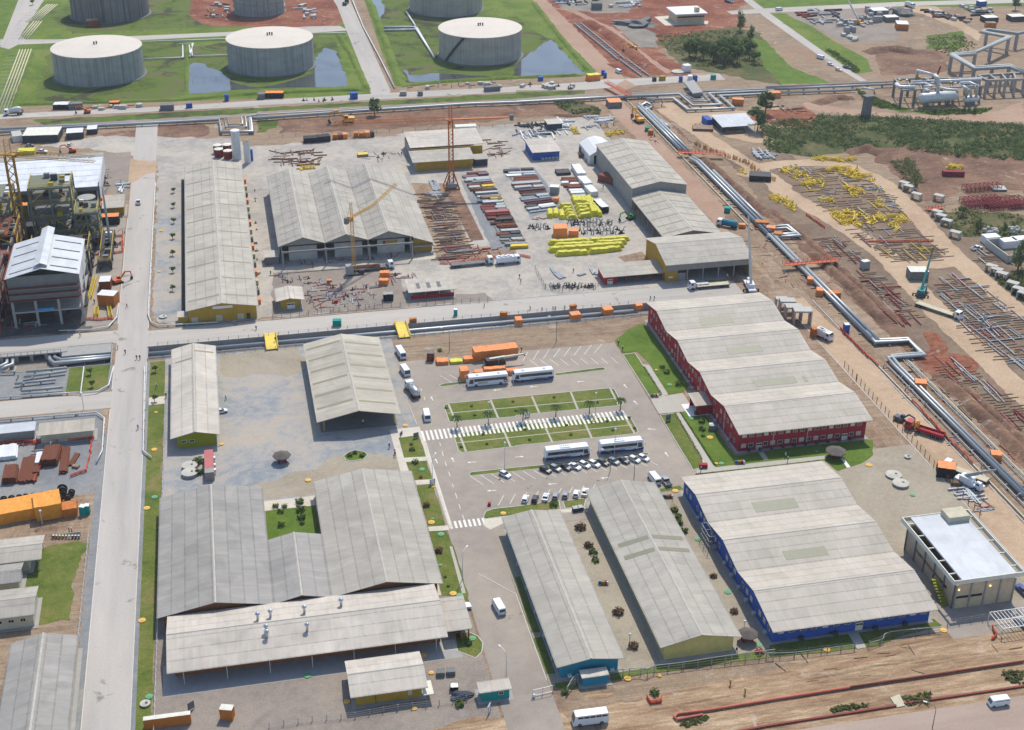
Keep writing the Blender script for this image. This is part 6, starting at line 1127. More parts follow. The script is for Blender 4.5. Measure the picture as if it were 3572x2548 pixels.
for i,(tl,x,y,n,st,where)in enumerate((('c3',1193,268,5,13,'at the plaza of the red office'),('c3',1935,858,5,17,'on the path below the red office'),('c3',1302,1160,5,17,'beside the white van and pickup'),('c4',735,335,5,16,'between the barracks'),('a3',460,1515,9,28,'on the dirt plot by the main road'))):
 p=at(tl,x,y);r=thing('bin_rack','low rack holding the coloured bins '+where,'rack',p);b=MB();w=at(tl,x+st*n,y).x-p.x;b.box(-.2,-.3,0,w,-.2,.3);b.box(-.2,.25,0,w,.33,.9);b.obj('rail',M('cream'),r)
 for k in range(n):
  c=('blue','green','yellow','red','white')[k%5]if i<4 else('red','yellow','yellow','yellow','yellow','white','darkgrey','red','tealgreen')[k];q=at(tl,x+st*k+st/2,y);t=thing('waste_bin',('%s waste bin in the rack %s'%(c,where))if i<4 else '%s waste bin, %s of the nine on the dirt plot'%(c.replace('tealgreen','teal').replace('darkgrey','dark grey'),('leftmost','second','third','fourth','fifth','sixth','seventh','eighth','rightmost')[k]),'bin',q);b=MB();b.cbox(0,0,0,.42,.42,.85,0,1.15);b.obj('body',M(c),t);b=MB();b.cbox(0,0,.86,.5,.5,.14,0,.7);b.obj('lid',M('white' if i==4 else c),t)
def crate(name,tl,xl,yl,xr,yr,dep,h,m,lab,cat,top=None,lid_=True,wavy=.06):
 """covered stack: front lower edge read from the survey, depth and height in metres"""
 a,c=at(tl,xl,yl),at(tl,xr,yr);w=(c-a).length;rz=math.atan2((c-a).y,(c-a).x);t=thing(name,lab,cat,a,rz);b=MB();nx,nz=max(3,int(w/.8)),3;g=lambda i,j,f:0
 vs=[];fs=[];ny=max(3,int(dep/.8))
 ring=[(w*i/nx,0)for i in range(nx)]+[(w,dep*j/ny)for j in range(ny)]+[(w-w*i/nx,dep)for i in range(nx)]+[(0,dep-dep*j/ny)for j in range(ny)];n=len(ring);sd=rnd.random()*99
 for k in range(nz+1):
  for x,y in ring:q=noise.noise(Vector((x*.9,y*.9+k,sd)))*wavy*3;vs.append((x+q*(.5 if 0<x<w else 1),y+q,h*k/nz*(1+.0*q)))
 fs=[(k*n+i,k*n+(i+1)%n,(k+1)*n+(i+1)%n,(k+1)*n+i)for k in range(nz)for i in range(n)];b.add(vs,fs);b.obj('side',M(m),t)
 b=MB();tv=[(w*i/nx,dep*j/ny,h+.02+noise.noise(Vector((i*.8,j*.8,sd)))*wavy*2)for j in range(ny+1)for i in range(nx+1)];b.add(tv,[(j*(nx+1)+i,j*(nx+1)+i+1,(j+1)*(nx+1)+i+1,(j+1)*(nx+1)+i)for j in range(ny)for i in range(nx)]);b.obj('top',M(top or m),t);return t
M('tarporange',(212,128,66),.6,var=.1);M('tarpyellow',(196,188,36),.5,var=.15);M('tarplime',(190,182,40),.55,var=.18);M('tarpgold',(214,142,48),.6,var=.12);M('rustbox',(118,62,40),.8);M('containerred',(168,96,92),.7,var=.12);M('deeporange',(178,106,40),.7);M('wrap',(206,206,204),.5,var=.06)
for q in(('e',370,465,475,465,2.2,2.9,'rustbox','tall brown box with grey top at the car park corner','crate','concdark'),('e',512,520,682,510,3,1.2,'tarporange','low orange covered crate beside the brown box','crate'),('e',712,510,885,495,2.4,.9,'tarpyellow','crate under a crumpled yellow sheet in the car park','crate'),('e',905,490,1058,478,2.4,1.4,'tarporange','orange open crate left of the long orange sheet','crate'),('e',1062,470,1690,400,4,3.4,'tarporange','very long stack under orange sheeting behind the telescopic crane','covered stack'),('e',860,745,980,735,3.2,3.4,'tarporange','tall orange covered stack at the nose of the script coach','covered stack'),('e',1050,690,1195,680,2,1.6,'tarporange','small orange covered crate behind the script coach','crate'),('e',1200,680,1505,655,2,2.4,'tarporange','long orange covered crate behind the script coach','crate'),('e',1525,665,1710,650,2,1.6,'tarporange','orange covered crate between the two upper coaches','crate'),('i',1510,955,1680,955,5,4,'tarporange','large orange covered machine in the pipe yard','covered stack'),('i',1690,935,1810,940,3,2.4,'tarporange','smaller orange covered part joined to the large one','covered stack'),('i',1500,520,1565,525,2,2,'tarporange','orange wrapped bundle at the end of the brown steel rows','covered stack'),('b2',1065,900,1145,905,2.4,1.9,'tarporange','lower orange cube before the fabrication hall','covered stack'),('b2',1075,835,1160,835,2.4,1.9,'tarporange','upper orange cube before the fabrication hall','covered stack'),('b2',612,875,650,872,1.2,.7,'orange','small orange bin among the pipe pieces','crate'),('a3',0,1400,320,1340,7,3.2,'tarpgold','long orange sheeted shelter, left section','shelter'),('a3',322,1370,560,1325,7.2,4.2,'tarpgold','long orange sheeted shelter, taller middle section','shelter'),('a3',562,1340,690,1320,4,2.6,'deeporange','orange sheeted shelter, short right section','shelter'),('a2',868,1085,1015,1095,4.4,4.2,'deeporange','lower orange booth with white sheet roof by the main road','booth','wrap'),('a2',880,945,980,940,5,3.2,'rustbox','upper orange booth with white sheet roof by the main road','booth','wrap'),('a2',838,245,910,240,5,2,'tarporange','orange box beside the roadside store','crate'),('a2',880,375,1055,365,4,3.4,'black','dark open container under orange cover by the main road','container','tarporange'),('a2',866,180,1000,160,3,2,'orange','flat orange shelter behind the roadside store','shelter'),('c1',640,720,745,710,4,3,'orange','yellow topped orange tent at the service road corner','tent','tarpyellow'),('c1',1905,930,2005,935,3.4,3,'tarporange','orange covered pipe joint below the upper pipe crossing','cover'),('d1',10,870,130,865,4,2.6,'tarporange','orange tent at the end of the U bend pipes','tent'),('c1',820,960,935,955,7,3,'concdark','grey hut with pale orange roof beside the red dirt road','hut','tarporange'),('c1',1168,1195,1212,1195,2,2.2,'deeporange','orange covered box on the red dirt road','crate'),('c1',1140,1165,1175,1165,2,2,'tealgreen','teal cabinet on the red dirt road','cabinet'),('b1',65,870,225,868,4,2.6,'black','open shelter under bright orange cover on the service road','shelter','orange'),('a1',965,935,1055,932,3,1.6,'rustbox','brown box with orange cover by the service road','crate','orange'),('a1',608,970,730,965,3,2.8,'concdark','grey container on the service road left','container'),('a1',470,970,606,968,5,2.4,'black','dark open shelter with pale roof beside the grey container','shelter','wrap'),('a1',1416,980,1535,975,4,2.6,'concdark','grey green container alone on the service road','container'),('b1',0,880,62,878,4,2.6,'concdark','grey container joined to the orange shelter','container'),('b1',822,880,882,875,3,3,'blue','dark blue container at the tank road junction','container'),('b1',1255,850,1312,848,3,2,'panel','pale container right of the tank road','container'),('b1',1416,850,1456,848,3,2,'concdark','small grey container right of the pale one','container'),('b1',2005,815,2140,805,3,2.4,'concdark','two grey containers on the service road right part','container'),('c1',200,718,240,716,2,2,'blue','small blue cabinet on the dike of the third tank','cabinet'),('a1',1985,895,2020,893,2,3,'blue','blue toilet cabin below the flooded tank','toilet cabin'),('a1',1648,960,1700,955,2,2.2,'blue','dark blue and orange cabinet on the service road','cabinet'),('c1',750,665,778,668,2,2.4,'blue','left blue toilet cabin at the red road end','toilet cabin'),('c1',775,690,800,690,2,2.6,'blue','right blue toilet cabin at the red road end','toilet cabin'),('c1',1490,640,1545,635,4,3.4,'white','white site cabin beside the round concrete base','cabin'),('c1',1520,715,1555,715,3,2.4,'white','white cabin on the upper road','cabin'),('c1',1570,718,1600,716,2,2.6,'blue','blue cabin next to the white cabin on the upper road','cabin'),('c1',1720,705,1765,705,2,2.2,'tealgreen','teal cabin at the end of the upper road','cabin'),('c1',1440,725,1470,725,2,2.6,'blue','blue cabin left of the bridge','cabin'),('c1',1270,715,1320,712,2,2.2,'yellow','pair of yellow cabinets on the upper road','cabinet'),('c1',1212,722,1240,720,2,2,'darkgrey','dark cabinet left of the yellow cabinets','cabinet'),('b2',1728,1175,1760,1175,1.3,2.4,'tealgreen','turquoise toilet cabin beside the cross road','toilet cabin','white'),('a3',703,1312,750,1318,1.4,2.6,'tealgreen','left turquoise toilet cabin at the orange shelter','toilet cabin','white'),('a3',752,1308,795,1305,1.4,2.6,'tealgreen','right turquoise toilet cabin at the orange shelter','toilet cabin','white'),('d2',692,1325,735,1322,1.8,3,'blue','blue toilet cabin with white roof in the pipe way','toilet cabin','white'),('d2',855,765,915,755,2.2,3,'conc','small grey hut on the haul road edge','hut','rim'),('d2',1265,860,1430,860,5,3.4,'concdark','grey brick hut with white roof at the haul road fork','hut','rim'),('b2',660,1270,735,1268,2,2.2,'tealgreen','turquoise cabinet on trestles at the channel edge','cabinet'),('b2',1108,1045,1195,1040,2.6,2.6,'black','dark cage with ribbed white top beside the red walled store','cage','conc'),('b2',672,1062,705,1060,.8,1,'red','small red cabinet at the yard fence','cabinet'),('i',1462,415,1575,420,3,3.2,'panel','white tank container between the steel rows','container','white'),('d3',1500,975,1660,1000,4,3.2,'black','dark stall with crumpled orange roof in the access road jam','stall','tarporange'),('d3',1630,1050,1735,1060,1.6,1,'timber','timber crates stacked below the orange stall','crate'),('d3',1980,830,2075,840,3,2,'tarporange','orange cover over the pipes far down the pipe way','cover'),('d3',1310,200,1415,210,3.4,2.2,'tarporange','orange tent over the pipes before the red truck','tent'),('d2',360,890,415,895,2.4,2,'tarporange','orange cover on the pipes below the red footbridge','cover'),('d2',440,995,500,1000,3,2.2,'tarporange','left one of the orange covers at the pipe way crossing','cover'),('d2',560,1020,660,1010,3,1.8,'deeporange','right one of the orange covers at the pipe way crossing','cover'),('d2',60,490,130,500,3,2.2,'deeporange','lower orange cover beside the loop pipes','cover'),('d2',0,440,80,445,3,2.2,'tarporange','upper orange cover beside the loop pipes','cover'),('c2',1970,400,2025,400,2,1.6,'tarporange','orange covered bundle on the upper access road','cover'),('c2',2110,395,2230,400,3,2.4,'deeporange','large orange cover at the pipe way under the boom truck mast','cover'),('c2',1835,260,1885,265,2.4,2,'tealgreen','green cabinet on the upper access road','cabinet'),('c2',480,1120,535,1115,1.2,1.6,'deeporange','orange cover hung on the channel rail','cover'),('b2',1340,1240,1400,1235,1.2,1.6,'deeporange','orange cover beside the right yellow footbridge','cover'),('b2',2140,1190,2205,1185,1.2,1.8,'deeporange','peaked orange cover on the channel wall','cover'),('c2',490,1215,575,1205,3,2,'tarporange','orange cover over the end of the channel pipe','cover'),('c2',780,1170,860,1160,3,2,'tarporange','orange cover astride the channel pipe','cover'),('c2',1060,1120,1120,1115,2.4,1.6,'tarporange','orange cover nearest the red office on the channel','cover'),('c2',0,1260,62,1255,3,2,'tarporange','orange cover at the lower channel rail','cover'),('d2',412,1365,455,1360,2.2,3,'deeporange','tall rusty orange drum stack beside the box truck','cover'),('a4',1275,1619,1690,1565,1.2,2.6,'deeporange','long low orange brick wall block at the bottom edge','wall block','rim'),('a4',1943,1530,2055,1540,1.8,2.9,'deeporange','small orange brick booth with white roof near the bottom edge','booth','rim'),('b4',1580,1155,1650,1150,1.6,1.2,'concdark','left grey dumpster behind the guard house','dumpster'),('b4',1668,1145,1742,1140,1.6,1.2,'concdark','right grey dumpster behind the guard house','dumpster'),('b4',1700,1280,1768,1278,1.4,1.2,'black','black box with white top at the heap of black sheeting','crate','wrap'),('c3',505,1290,550,1285,1.4,1.2,'darkgrey','left steel dumpster between the barracks tops','dumpster','steelgrey'),('c3',555,1282,597,1276,1.4,1.2,'darkgrey','right steel dumpster between the barracks tops','dumpster','steelgrey'),('c3',1620,900,1690,900,1.2,1.2,'red','bright red planter box at the end of the walkway','planter'),('b3',2028,1232,2055,1232,.8,.9,'red','small red planter on the asphalt near the oval lawn','planter'),('c3',1700,565,1775,570,1.8,1.6,'concdark','large grey outdoor cooling unit at the red office side','cooling unit','steelgrey')):
 nm=q[9].replace(' ','_');
 if len(q)>10:crate(nm,*q[:8],q[8],q[9],q[10],wavy=.03 if q[9]in('booth','container','hut','cabin','cabinet','wall block','toilet cabin','dumpster')else.1)
 else:crate(nm,*q[:8],q[8],q[9],wavy=.02 if q[9]in('container','cabinet','cabin','dumpster','planter')else.1)
b=MB();a,c=P('a3 1815,1010 1910,1010');t=thing('shipping_container','long pale red shipping container with grey end in the courtyard','container',a);L=(at('a3',1800,790)-a).length;b.box(0,0,0,2.4,12,2.6);b.obj('body',M('containerred'),t);b=MB();b.box(-.03,-.05,0,2.43,2.2,2.63);b.obj('door_end',M('panel'),t)
for k in(2.8,5.5,9.2):b=MB();b.box(2.4,k,.6,2.9,k+1,1.5);b.obj('air_conditioner',M('white'),t)
for tl,x,y,rz,h,l in(('b3',1540,1045,.3,2.0,'white and blue information board on the long lawn'),('c3',1342,480,.2,2.2,'upright grey sign totem on the lawn below the plaza'),('a4',1690,1440,.6,2.2,'grey notice board standing near the bottom yard'),('b3',1395,630,.3,1.8,'dark notice board at the corner of the first small lawn'),('b3',1263,612,1,1.4,'grey leaning board at the courtyard walkway'),('b4',2040,1470,1.0,2.4,'white leaning panel below the guard house'),('c3',100,445,.2,1.6,'white notice board on the zebra walkway between the palms'),('b2',640,1010,.3,1.5,'white board among the yard pieces')):
 t=thing('notice_board',l,'sign',at(tl,x,y),rz);b=MB();b.box(-.8,-.05,.3,.8,.05,h);b.obj('panel',M('concdark' if 'grey' in l or 'dark' in l else 'white'),t)
 for s in(-.7,.7):b=MB();b.box(s-.05,-.12,0,s+.05,-.05,h);b.obj('post',M('steelgrey'),t)
# footbridges
def bridge(lab,a,c,w,m,z=.5,rail=1.1):
 a,c=Vector(a),Vector(c);d=(c-a);L=d.length;t=thing('footbridge',lab,'footbridge',a,math.atan2(d.y,d.x));b=MB();b.box(0,-w/2,z-.15,L,w/2,z);b.obj('deck',M(m),t)
 for s in(-1,1):
  b=MB();y=s*w/2;b.box(0,y-.06,z+rail-.1,L,y+.06,z+rail);b.box(0,y-.05,z+rail*.5,L,y+.05,z+rail*.5+.08)
  for k in range(int(L/1.5)+1):b.box(k*L/int(L/1.5)-.06,y-.06,z,k*L/int(L/1.5)+.06,y+.06,z+rail)
  b.obj('handrail',M(m),t)
 return t
M('bridgeyellow',(214,186,70),.6);M('bridgered',(186,96,66),.8)
bridge('left yellow steel footbridge over the pipe channel',(at('b2',125,1460).x,394.6,0),(at('b2',125,1460).x,406.4,0),3.8,'bridgeyellow');bridge('right yellow steel footbridge over the pipe channel',(at('b2',1290,1350).x,394.6,0),(at('b2',1290,1350).x,406.4,0),3.8,'bridgeyellow')
bridge('upper rusty red footbridge over the triple pipes',at('c1',1425,1385),at('c1',1830,1400),2.2,'bridgered',2.2);bridge('lower rusty red footbridge over the pair of pipes',at('d2',150,765),at('d2',625,725),2.4,'bridgered',2.2);bridge('small red footbridge at the red rebar cages',at('d2',1420,245),at('d2',1560,225),2.2,'bridgered',.8);bridge('long red scaffold walkway across the upper pipe crossing',at('c1',1000,890),at('c1',790,775),2,'bridgered',2.6)
t=thing('culvert_bridge','concrete culvert bridge with square openings carrying the west road','bridge',(-60,409,0));
for x in(-76,-71.5,-67,-62.5,-58):wbox(t,'pier','conc',x-.5,406,-2,x+.5,409.4,.1)
wbox(t,'deck_edge','conc',-100,405.8,.1,-56,409.5,.5);wbox(t,'abutment','conc',-57.5,403,-2,-42.4,409.4,.3)
for k in range(18):wbox(t,'rail_post','panel',-92+k*2.0,405.9,.5,-91.85+k*2.0,406.05,1.4)
wbox(t,'top_rail','panel',-92,405.9,1.4,-58,406.05,1.5)
t=thing('concrete_bridge','concrete road bridge stub over the U bend pipes','bridge',at('c1',1570,780));q=P('c1 1480,730 1570,710 1650,820 1560,830',2.6);b=MB();b.prism([(p.x,p.y)for p in q],2.2,2.9);b.obj('deck',M('conc'),t,'w');b=MB();p=q[3].lerp(q[2],.5);b.cbox(p.x,p.y,0,5,1,2.2);b.obj('pier',M('concdark'),t,'w')
# fences
def fence(lab,s,step,h,m='concdark',wires=3,rail=None,t_=.07,z0=0.0):
 pts=P(s)if isinstance(s,str)else[Vector(p)for p in s];t=thing('fence',lab,'fence',pts[0]);b=MB();o=pts[0];n=0;pm=MB();pm.box(-t_,-t_,0,t_,t_,h);pm=pm.mesh('post',M(m))
 for a,c in zip(pts,pts[1:]):
  L=(c-a).length
  for w in range(wires):z=h*(w+1)/wires-.08;b.beam(a-o+Vector((0,0,z)),c-o+Vector((0,0,z)),.035)
  k=0
  while k*step<L and n<95:put('post',pm,t,a.lerp(c,k*step/L)-o);k+=1;n+=1
 b.obj('wire',M(m),t)
 if rail:b=MB();b.tube([p-o+Vector((0,0,rail))for p in smoothline([p+Vector((rnd.uniform(-.3,.3),rnd.uniform(-.3,.3),rnd.uniform(-.3,.3)))for p in pts],4)],.09,6);b.obj('coil_wire',M('pipedull'),t)
 return t
fence('fence with white posts along the garden strip by the main road',[(-26.4,200,0),(-25.4,330,0),(-25.2,366,0)],2.4,1.6,'pipewhitep');fence('fence with white posts on the west side of the main road',[(-43.4,205,0),(-43.4,300,0)],2.6,1.6,'pipewhitep');fence('yard fence along the cross road below the fabrication hall','b2 130,1200 560,1150 1100,1095 2100,1045',3,1.8);fence('fence with coiled wire along the lawns below the barracks','c4 450,1300 540,1205 700,1190 1000,1130 1100,1125 1160,1145 1220,1110 1480,1075 1900,1020 2277,985',3.2,2,'conc',3,2.0);fence('fence with coiled wire below the blue office','d4 0,985 250,970 540,930 790,905',3.2,2,'concdark',3,1.4);fence('fence with coiled wire right of the garden gap below the blue office','d4 900,890 1010,850 1090,805 1540,750',3.2,2,'concdark',3,1.4);fence('bent post fence along the east access road','d3 690,0 800,120 1080,440 1360,740 1500,910 1900,1340',2.9,2.1,'timber');fence('thin post fence at the bottom of the lower yard','b4 100,1600 480,1540 860,1510 1240,1440 1600,1400 1960,1340',3,1.6,'conc');fence('pipe railing along the near side of the channel',[(-20,395.2,.1),(131,395.2,.1)],3.2,1.1,'panel',2);fence('pipe railing along the far side of the channel',[(-28,404.9,.3),(131,404.9,.3)],3.2,1.0,'panel',2);fence('wire fence in front of the service building','d4 1600,700 2100,620',3,1.8,'panel');fence('fence line in front of the north dirt strip','b1 100,1215 700,1200 c1 0,1120 240,1100',6,1.8,'concdark');fence('fence on the dike before the flooded tank','a1 1700,725 2277,665',6,1.4,'concdark');fence('green spool pen fence by the cross road','c2 170,765 260,930 410,960 700,930 740,890',2.6,1.8,'panel')
t=thing('gate','open pipe frame site gate with small white box at the street end','gate',at('c4',145,1330),.12);b=MB()
for q in((0,0,0,.1,.1,2),(4.6,0,0,4.7,.1,2),(0,0,1.9,4.7,.1,2),(0,0,.3,4.7,.1,.4),(2.3,0,0,2.4,.1,2)):b.box(*q)
b.obj('leaf',M('pipewhitep'),t);b=MB();b.box(.1,-.4,.2,.5,-.05,1.0);b.obj('post_box',M('white'),t)
t=thing('pergola','white steel lattice pergola at the right edge below the service building','pergola',at('d4',2200,720));b=MB()
for k in range(12):b.beam((-5+k*.9,-2.5,2.6),(-5+k*.9,3.5,2.6),.12)
for y in(-2.5,.5,3.5):b.beam((-5,y,2.7),(5,y,2.7),.14)
b.obj('roof_lattice',M('pipewhitep'),t)
for x in(-5,5):
 for y in(-2.5,3.5):b=MB();b.box(x-.08,y-.08,0,x+.08,y+.08,2.6);b.obj('post',M('pipewhitep'),t)
b=MB();p=at('b4',1790,1330);b.blob((0,0,.2),(2.6,1.5,.9),14,8,.35,3,-.2);o=b.obj('sheeting_heap',M('darkblue'));o.location=p;tag(o,'heap of crumpled black plastic sheeting beside the guard house','heap')
# YARDS
M('lightsteel',(150,154,158),.5,.3);M('redlead',(122,44,40),.8,var=.2);M('purplesteel',(112,86,92),.7);M('whitesteel',(208,210,210),.5);M('tan',(170,140,96),.8,var=.2);M('yellowpaint',(206,176,36),.6,var=.15);M('pinkpipe',(156,92,84),.7,var=.15);M('rebar',(124,34,42),.8);M('darksteel',(58,56,58),.7,var=.2);M('concwhite',(172,170,162),.8,var=.1);M('greengrey',(108,112,92),.8,var=.2);M('yellowrail',(176,150,40),.7,var=.2)
def bundle(tl,x0,y0,x1,y1,n,r,m,lab,layers=1,g=None,name='steel_bundle',cat='steel bundle',square=False):
 a,c=at(tl,x0,y0),at(tl,x1,y1);d=(c-a);L=d.length;t=MB();w=2*r*1.06
 for k in range(layers):
  for i in range(n-(k%2)):
   y=(i-(n-1-(k%2))/2)*w;z=r+k*w*.9;e0,e1=rnd.uniform(0,L*.06),L-rnd.uniform(0,L*.06)
   if square:t.box(e0,y-r,z-r,e1,y+r,z+r*.95)
   else:t.tube([(e0,y,z),(e1,y,z)],r,6)
 for k in(.2,.8):t.box(L*k-.1,-n*w/2,0,L*k+.1,n*w/2,.05)
 o=t.obj(name,M(m));o.location=(a.x,a.y,.12);o.rotation_euler[2]=math.atan2(d.y,d.x);return tag(o,lab,cat,g)
CN=dict(rust='rust brown',pipedull='dull grey',lightsteel='light grey',redlead='dark red',yellowpaint='yellow',whitesteel='white',tan='sand coloured',purplesteel='purplish grey',darksteel='blackish',pinkpipe='pinkish')
ORD=['top','second','third','fourth','fifth','sixth','seventh','eighth','ninth','tenth']+['%dth'%k for k in range(11,40)]
def column(tl,l0,l1,r0,r1,mats,where):
 l0,l1,r0,r1=[at(tl,*q)for q in(l0,l1,r0,r1)];n=len(mats)
 for k,m in enumerate(mats):
  f=k/(n-1);a,c=l0.lerp(l1,f),r0.lerp(r1,f);s=rnd.uniform(.35,.65);two=rnd.random()<.4
  for e,(f0,f1)in enumerate(((0,s-.02),(s,1))if two else((rnd.uniform(0,.25),1),)):
   p,q=a.lerp(c,f0),a.lerp(c,f1);d=q-p;L=d.length;b=MB();nn=rnd.choice((5,6,6));r=rnd.choice((.14,.17,.19));ly=rnd.choice((1,2,2,3));mm=m if rnd.random()<.75 else rnd.choice(mats)
   for y in range(ly):
    for i in range(nn):yy=(i-(nn-1)/2)*2.1*r;z=.25+r+y*2*r;b.box(rnd.uniform(0,.5),yy-r,z-r,L-rnd.uniform(0,.7),yy+r,z+r*.8)if r>.15 else b.tube([(rnd.uniform(0,.4),yy,z),(L-rnd.uniform(0,.6),yy,z)],r,6)
   o=b.obj('steel_bundle',M(mm));o.location=p;o.rotation_euler[2]=math.atan2(d.y,d.x);tag(o,'%s steel bundle, %s row of the %s%s'%(CN[mm],ORD[k],where,(' on the left',' on the right')[e]if two else ''),'steel bundle','steel bundles of the '+where)
 for f in(.12,.5,.9):
  p,q=l0.lerp(r0,f),l1.lerp(r1,f);b=MB();b.beam(Vector((0,0,.1)),q-p+Vector((0,0,.1)),.25);o=b.obj('rack_beam',M('timber'));o.location=p;tag(o,'long sleeper beam under the %s, %s'%(where,{.12:'left',.5:'middle',.9:'right'}[f]),'beam')
column('i',(375,185),(905,1080),(700,160),(1205,1062),'rust purplesteel lightsteel pipedull lightsteel rust yellowpaint tan whitesteel lightsteel tan tan pipedull lightsteel purplesteel pipedull purplesteel pinkpipe redlead rust darksteel rust rust rust rust darksteel darksteel pipedull tan lightsteel redlead'.split(),'left pipe yard column')
column('i',(895,145),(1195,645),(1270,130),(1560,595),'darksteel whitesteel whitesteel rust rust darksteel pipedull rust pipedull purplesteel rust darksteel pipedull lightsteel rust rust darksteel lightsteel darksteel'.split(),'middle pipe yard column')
column('i',(1560,240),(1700,445),(1805,235),(1910,435),'rust rust whitesteel rust rust whitesteel whitesteel whitesteel'.split(),'right pipe yard column')
for i,q in enumerate(((10,250,70,380),(45,245,110,372),(0,390,60,445),(60,385,120,440))):bundle('i',*q,5,.2,'lightsteel',('grey pipe bundle left of the orange crane, upper left one','grey pipe bundle left of the orange crane, upper right one','grey pipe bundle left of the orange crane, lower left one','grey pipe bundle left of the orange crane, lower right one')[i])
for q in(('i',1800,222,1905,216,12,2.2,'wrap','topmost white wrapped stack in the pipe yard','wrapped stack'),('i',1880,345,1985,335,9,2.2,'wrap','middle white wrapped stack in the pipe yard','wrapped stack'),('i',1960,450,2058,440,8,2.2,'wrap','third white wrapped stack in the pipe yard','wrapped stack'),('i',2090,650,2182,640,9,2.6,'black','black sided stack with white top, lowest of its line','wrapped stack','wrap'),('i',1555,190,1720,180,5,1.2,'darksteel','dark heap of scaffold pieces at the top of the right column','heap')):crate(q[9].replace(' ','_'),*q[:8],q[8],q[9],*(q[10:]),wavy=.12)
def tarp(tl,x0,y0,x1,y1,w,h,m,lab,seg=None):
 a,c=at(tl,x0,y0),at(tl,x1,y1);d=c-a;L=d.length;n=max(4,int(L/.9));b=MB();vs=[];sd=rnd.random()*50;pr_=[(-.5,0),(-.52,.55),(-.36,.95),(-.1,1.05),(.15,1.03),(.38,.93),(.52,.5),(.5,0)]
 for i in range(n+1):
  k=(.35 if i in(0,n)else 1)*(1-.1*(math.sin(i*1.3+sd)**8));hh=h*(1+.2*noise.noise(Vector((i*.45,sd,0))));ww=w*(1+.2*noise.noise(Vector((i*.4,sd,5))))
  vs+=[(L*i/n,y*ww*(.8 if k<.5 else 1),z*hh*k+.05*noise.noise(Vector((i,y*3,sd))))for y,z in pr_]
 m_=len(pr_);b.add(vs,[(i*m_+j,(i+1)*m_+j,(i+1)*m_+j+1,i*m_+j+1)for i in range(n)for j in range(m_-1)]+[tuple(range(m_)),tuple(n*m_+j for j in range(m_))]);o=b.obj('tarped_bundle',M(m));o.location=a;o.rotation_euler[2]=math.atan2(d.y,d.x);return tag(o,lab,'tarped bundle','bundles under yellow sheets in the pipe yard')
YT='lime yellow sheeted bundle '
for q in((1470,715,1462,620,2.2,1.7,'first short upright one from the left'),(1540,705,1530,612,2.2,1.7,'second short upright one from the left'),(1620,728,1600,635,2.2,1.7,'third short upright one from the left'),(1665,722,1800,715,2.4,2,'bottom one of the left lying group'),(1655,690,1785,680,2.2,2,'second from the bottom of the left lying group'),(1640,655,1770,645,2.2,2,'middle of the left lying group'),(1610,620,1750,610,2.2,2,'second from the top of the left lying group'),(1570,580,1740,575,2.2,2,'top of the left lying group'),(1815,705,1975,690,2.6,2.2,'bottom one of the right lying group'),(1800,660,1960,645,2.4,2.2,'second from the bottom of the right lying group'),(1785,620,1945,610,2.2,2.2,'middle of the right lying group'),(1770,585,1960,570,2.2,2,'top of the right lying group'),(1790,545,1750,460,2.2,1.8,'left one of the upper upright group'),(1840,545,1800,465,2.2,1.8,'second one of the upper upright group'),(1890,545,1845,465,2.2,1.8,'third one of the upper upright group'),(1950,560,1900,465,2.4,1.8,'fourth one of the upper upright group'),(2000,690,1935,465,2,2,'long slanting one left of the right edge'),(2040,690,1970,500,2,2,'long slanting one at the right edge'),(2080,700,2010,560,2,2,'rightmost short slanting one')):tarp('i',*q[:6],'tarplime',YT+q[6])
for q in((285,540,640,522,2.4,1.8,'top left of the long lower rows'),(640,522,1000,500,2.4,1.8,'top right of the long lower rows'),(335,565,700,545,2.2,1.6,'second row left of the long lower rows'),(700,545,975,530,2.2,1.8,'second row right of the long lower rows'),(285,605,950,558,2.6,2,'third row of the long lower rows'),(350,640,640,620,2.6,1.8,'front left of the long lower rows'),(640,620,930,588,2.6,1.8,'front right of the long lower rows')):tarp('c2',*q[:6],'tarplime',YT+q[6])
b=MB();b.tube([(0,0,0),(0,0,.9),(.5,0,1.5),(1.1,0,1.5)],.2,7);SP1=b.mesh('pipe_spool',M('pipedull'));b=MB();b.tube([(-.8,0,.2),(.8,0,.2)],.2,7);b.tube([(0,-.5,.2),(0,0,.2),(0,0,1.2)],.17,7);SP2=b.mesh('pipe_spool',M('darksteel'));b=MB();b.tube([(-1.2,0,.2),(1,0,.2),(1.3,.6,.2)],.16,7);SP3=b.mesh('pipe_spool',M('pinkpipe'))
def spools(tl,x0,y0,x1,y1,nx,ny,lab,g,meshes=(SP1,SP2),jit=10):
 for j in range(ny):
  for i in range(nx):
   o=put('pipe_spool',rnd.choice(meshes),None,at(tl,x0+(x1-x0)*(i+.5)/nx+rnd.uniform(-jit,jit),y0+(y1-y0)*(j+.5)/ny+rnd.uniform(-jit,jit)*.6),rnd.random()*6);s=rnd.uniform(.8,1.3);o.scale=(s,s,s);tag(o,lab,'pipe spool',g)
spools('c2',110,370,290,420,7,2,'small dark pipe spool left of the big orange cover','spools left of the big orange cover');spools('c2',440,335,865,385,15,2,'small grey pipe spool in the row right below the yellow bundles','spools in the row below the yellow bundles');spools('c2',560,400,955,465,14,2,'small grey pipe spool in the row right of the big orange cover','spools right of the big orange cover');spools('c2',290,900,700,935,15,2,'green grey spool in the fenced pen by the cross road','spools in the fenced pen');spools('c2',160,300,270,335,4,1,'reddish plate piece left of the small yellow bundles','pieces left of the yellow bundles',(SP3,))
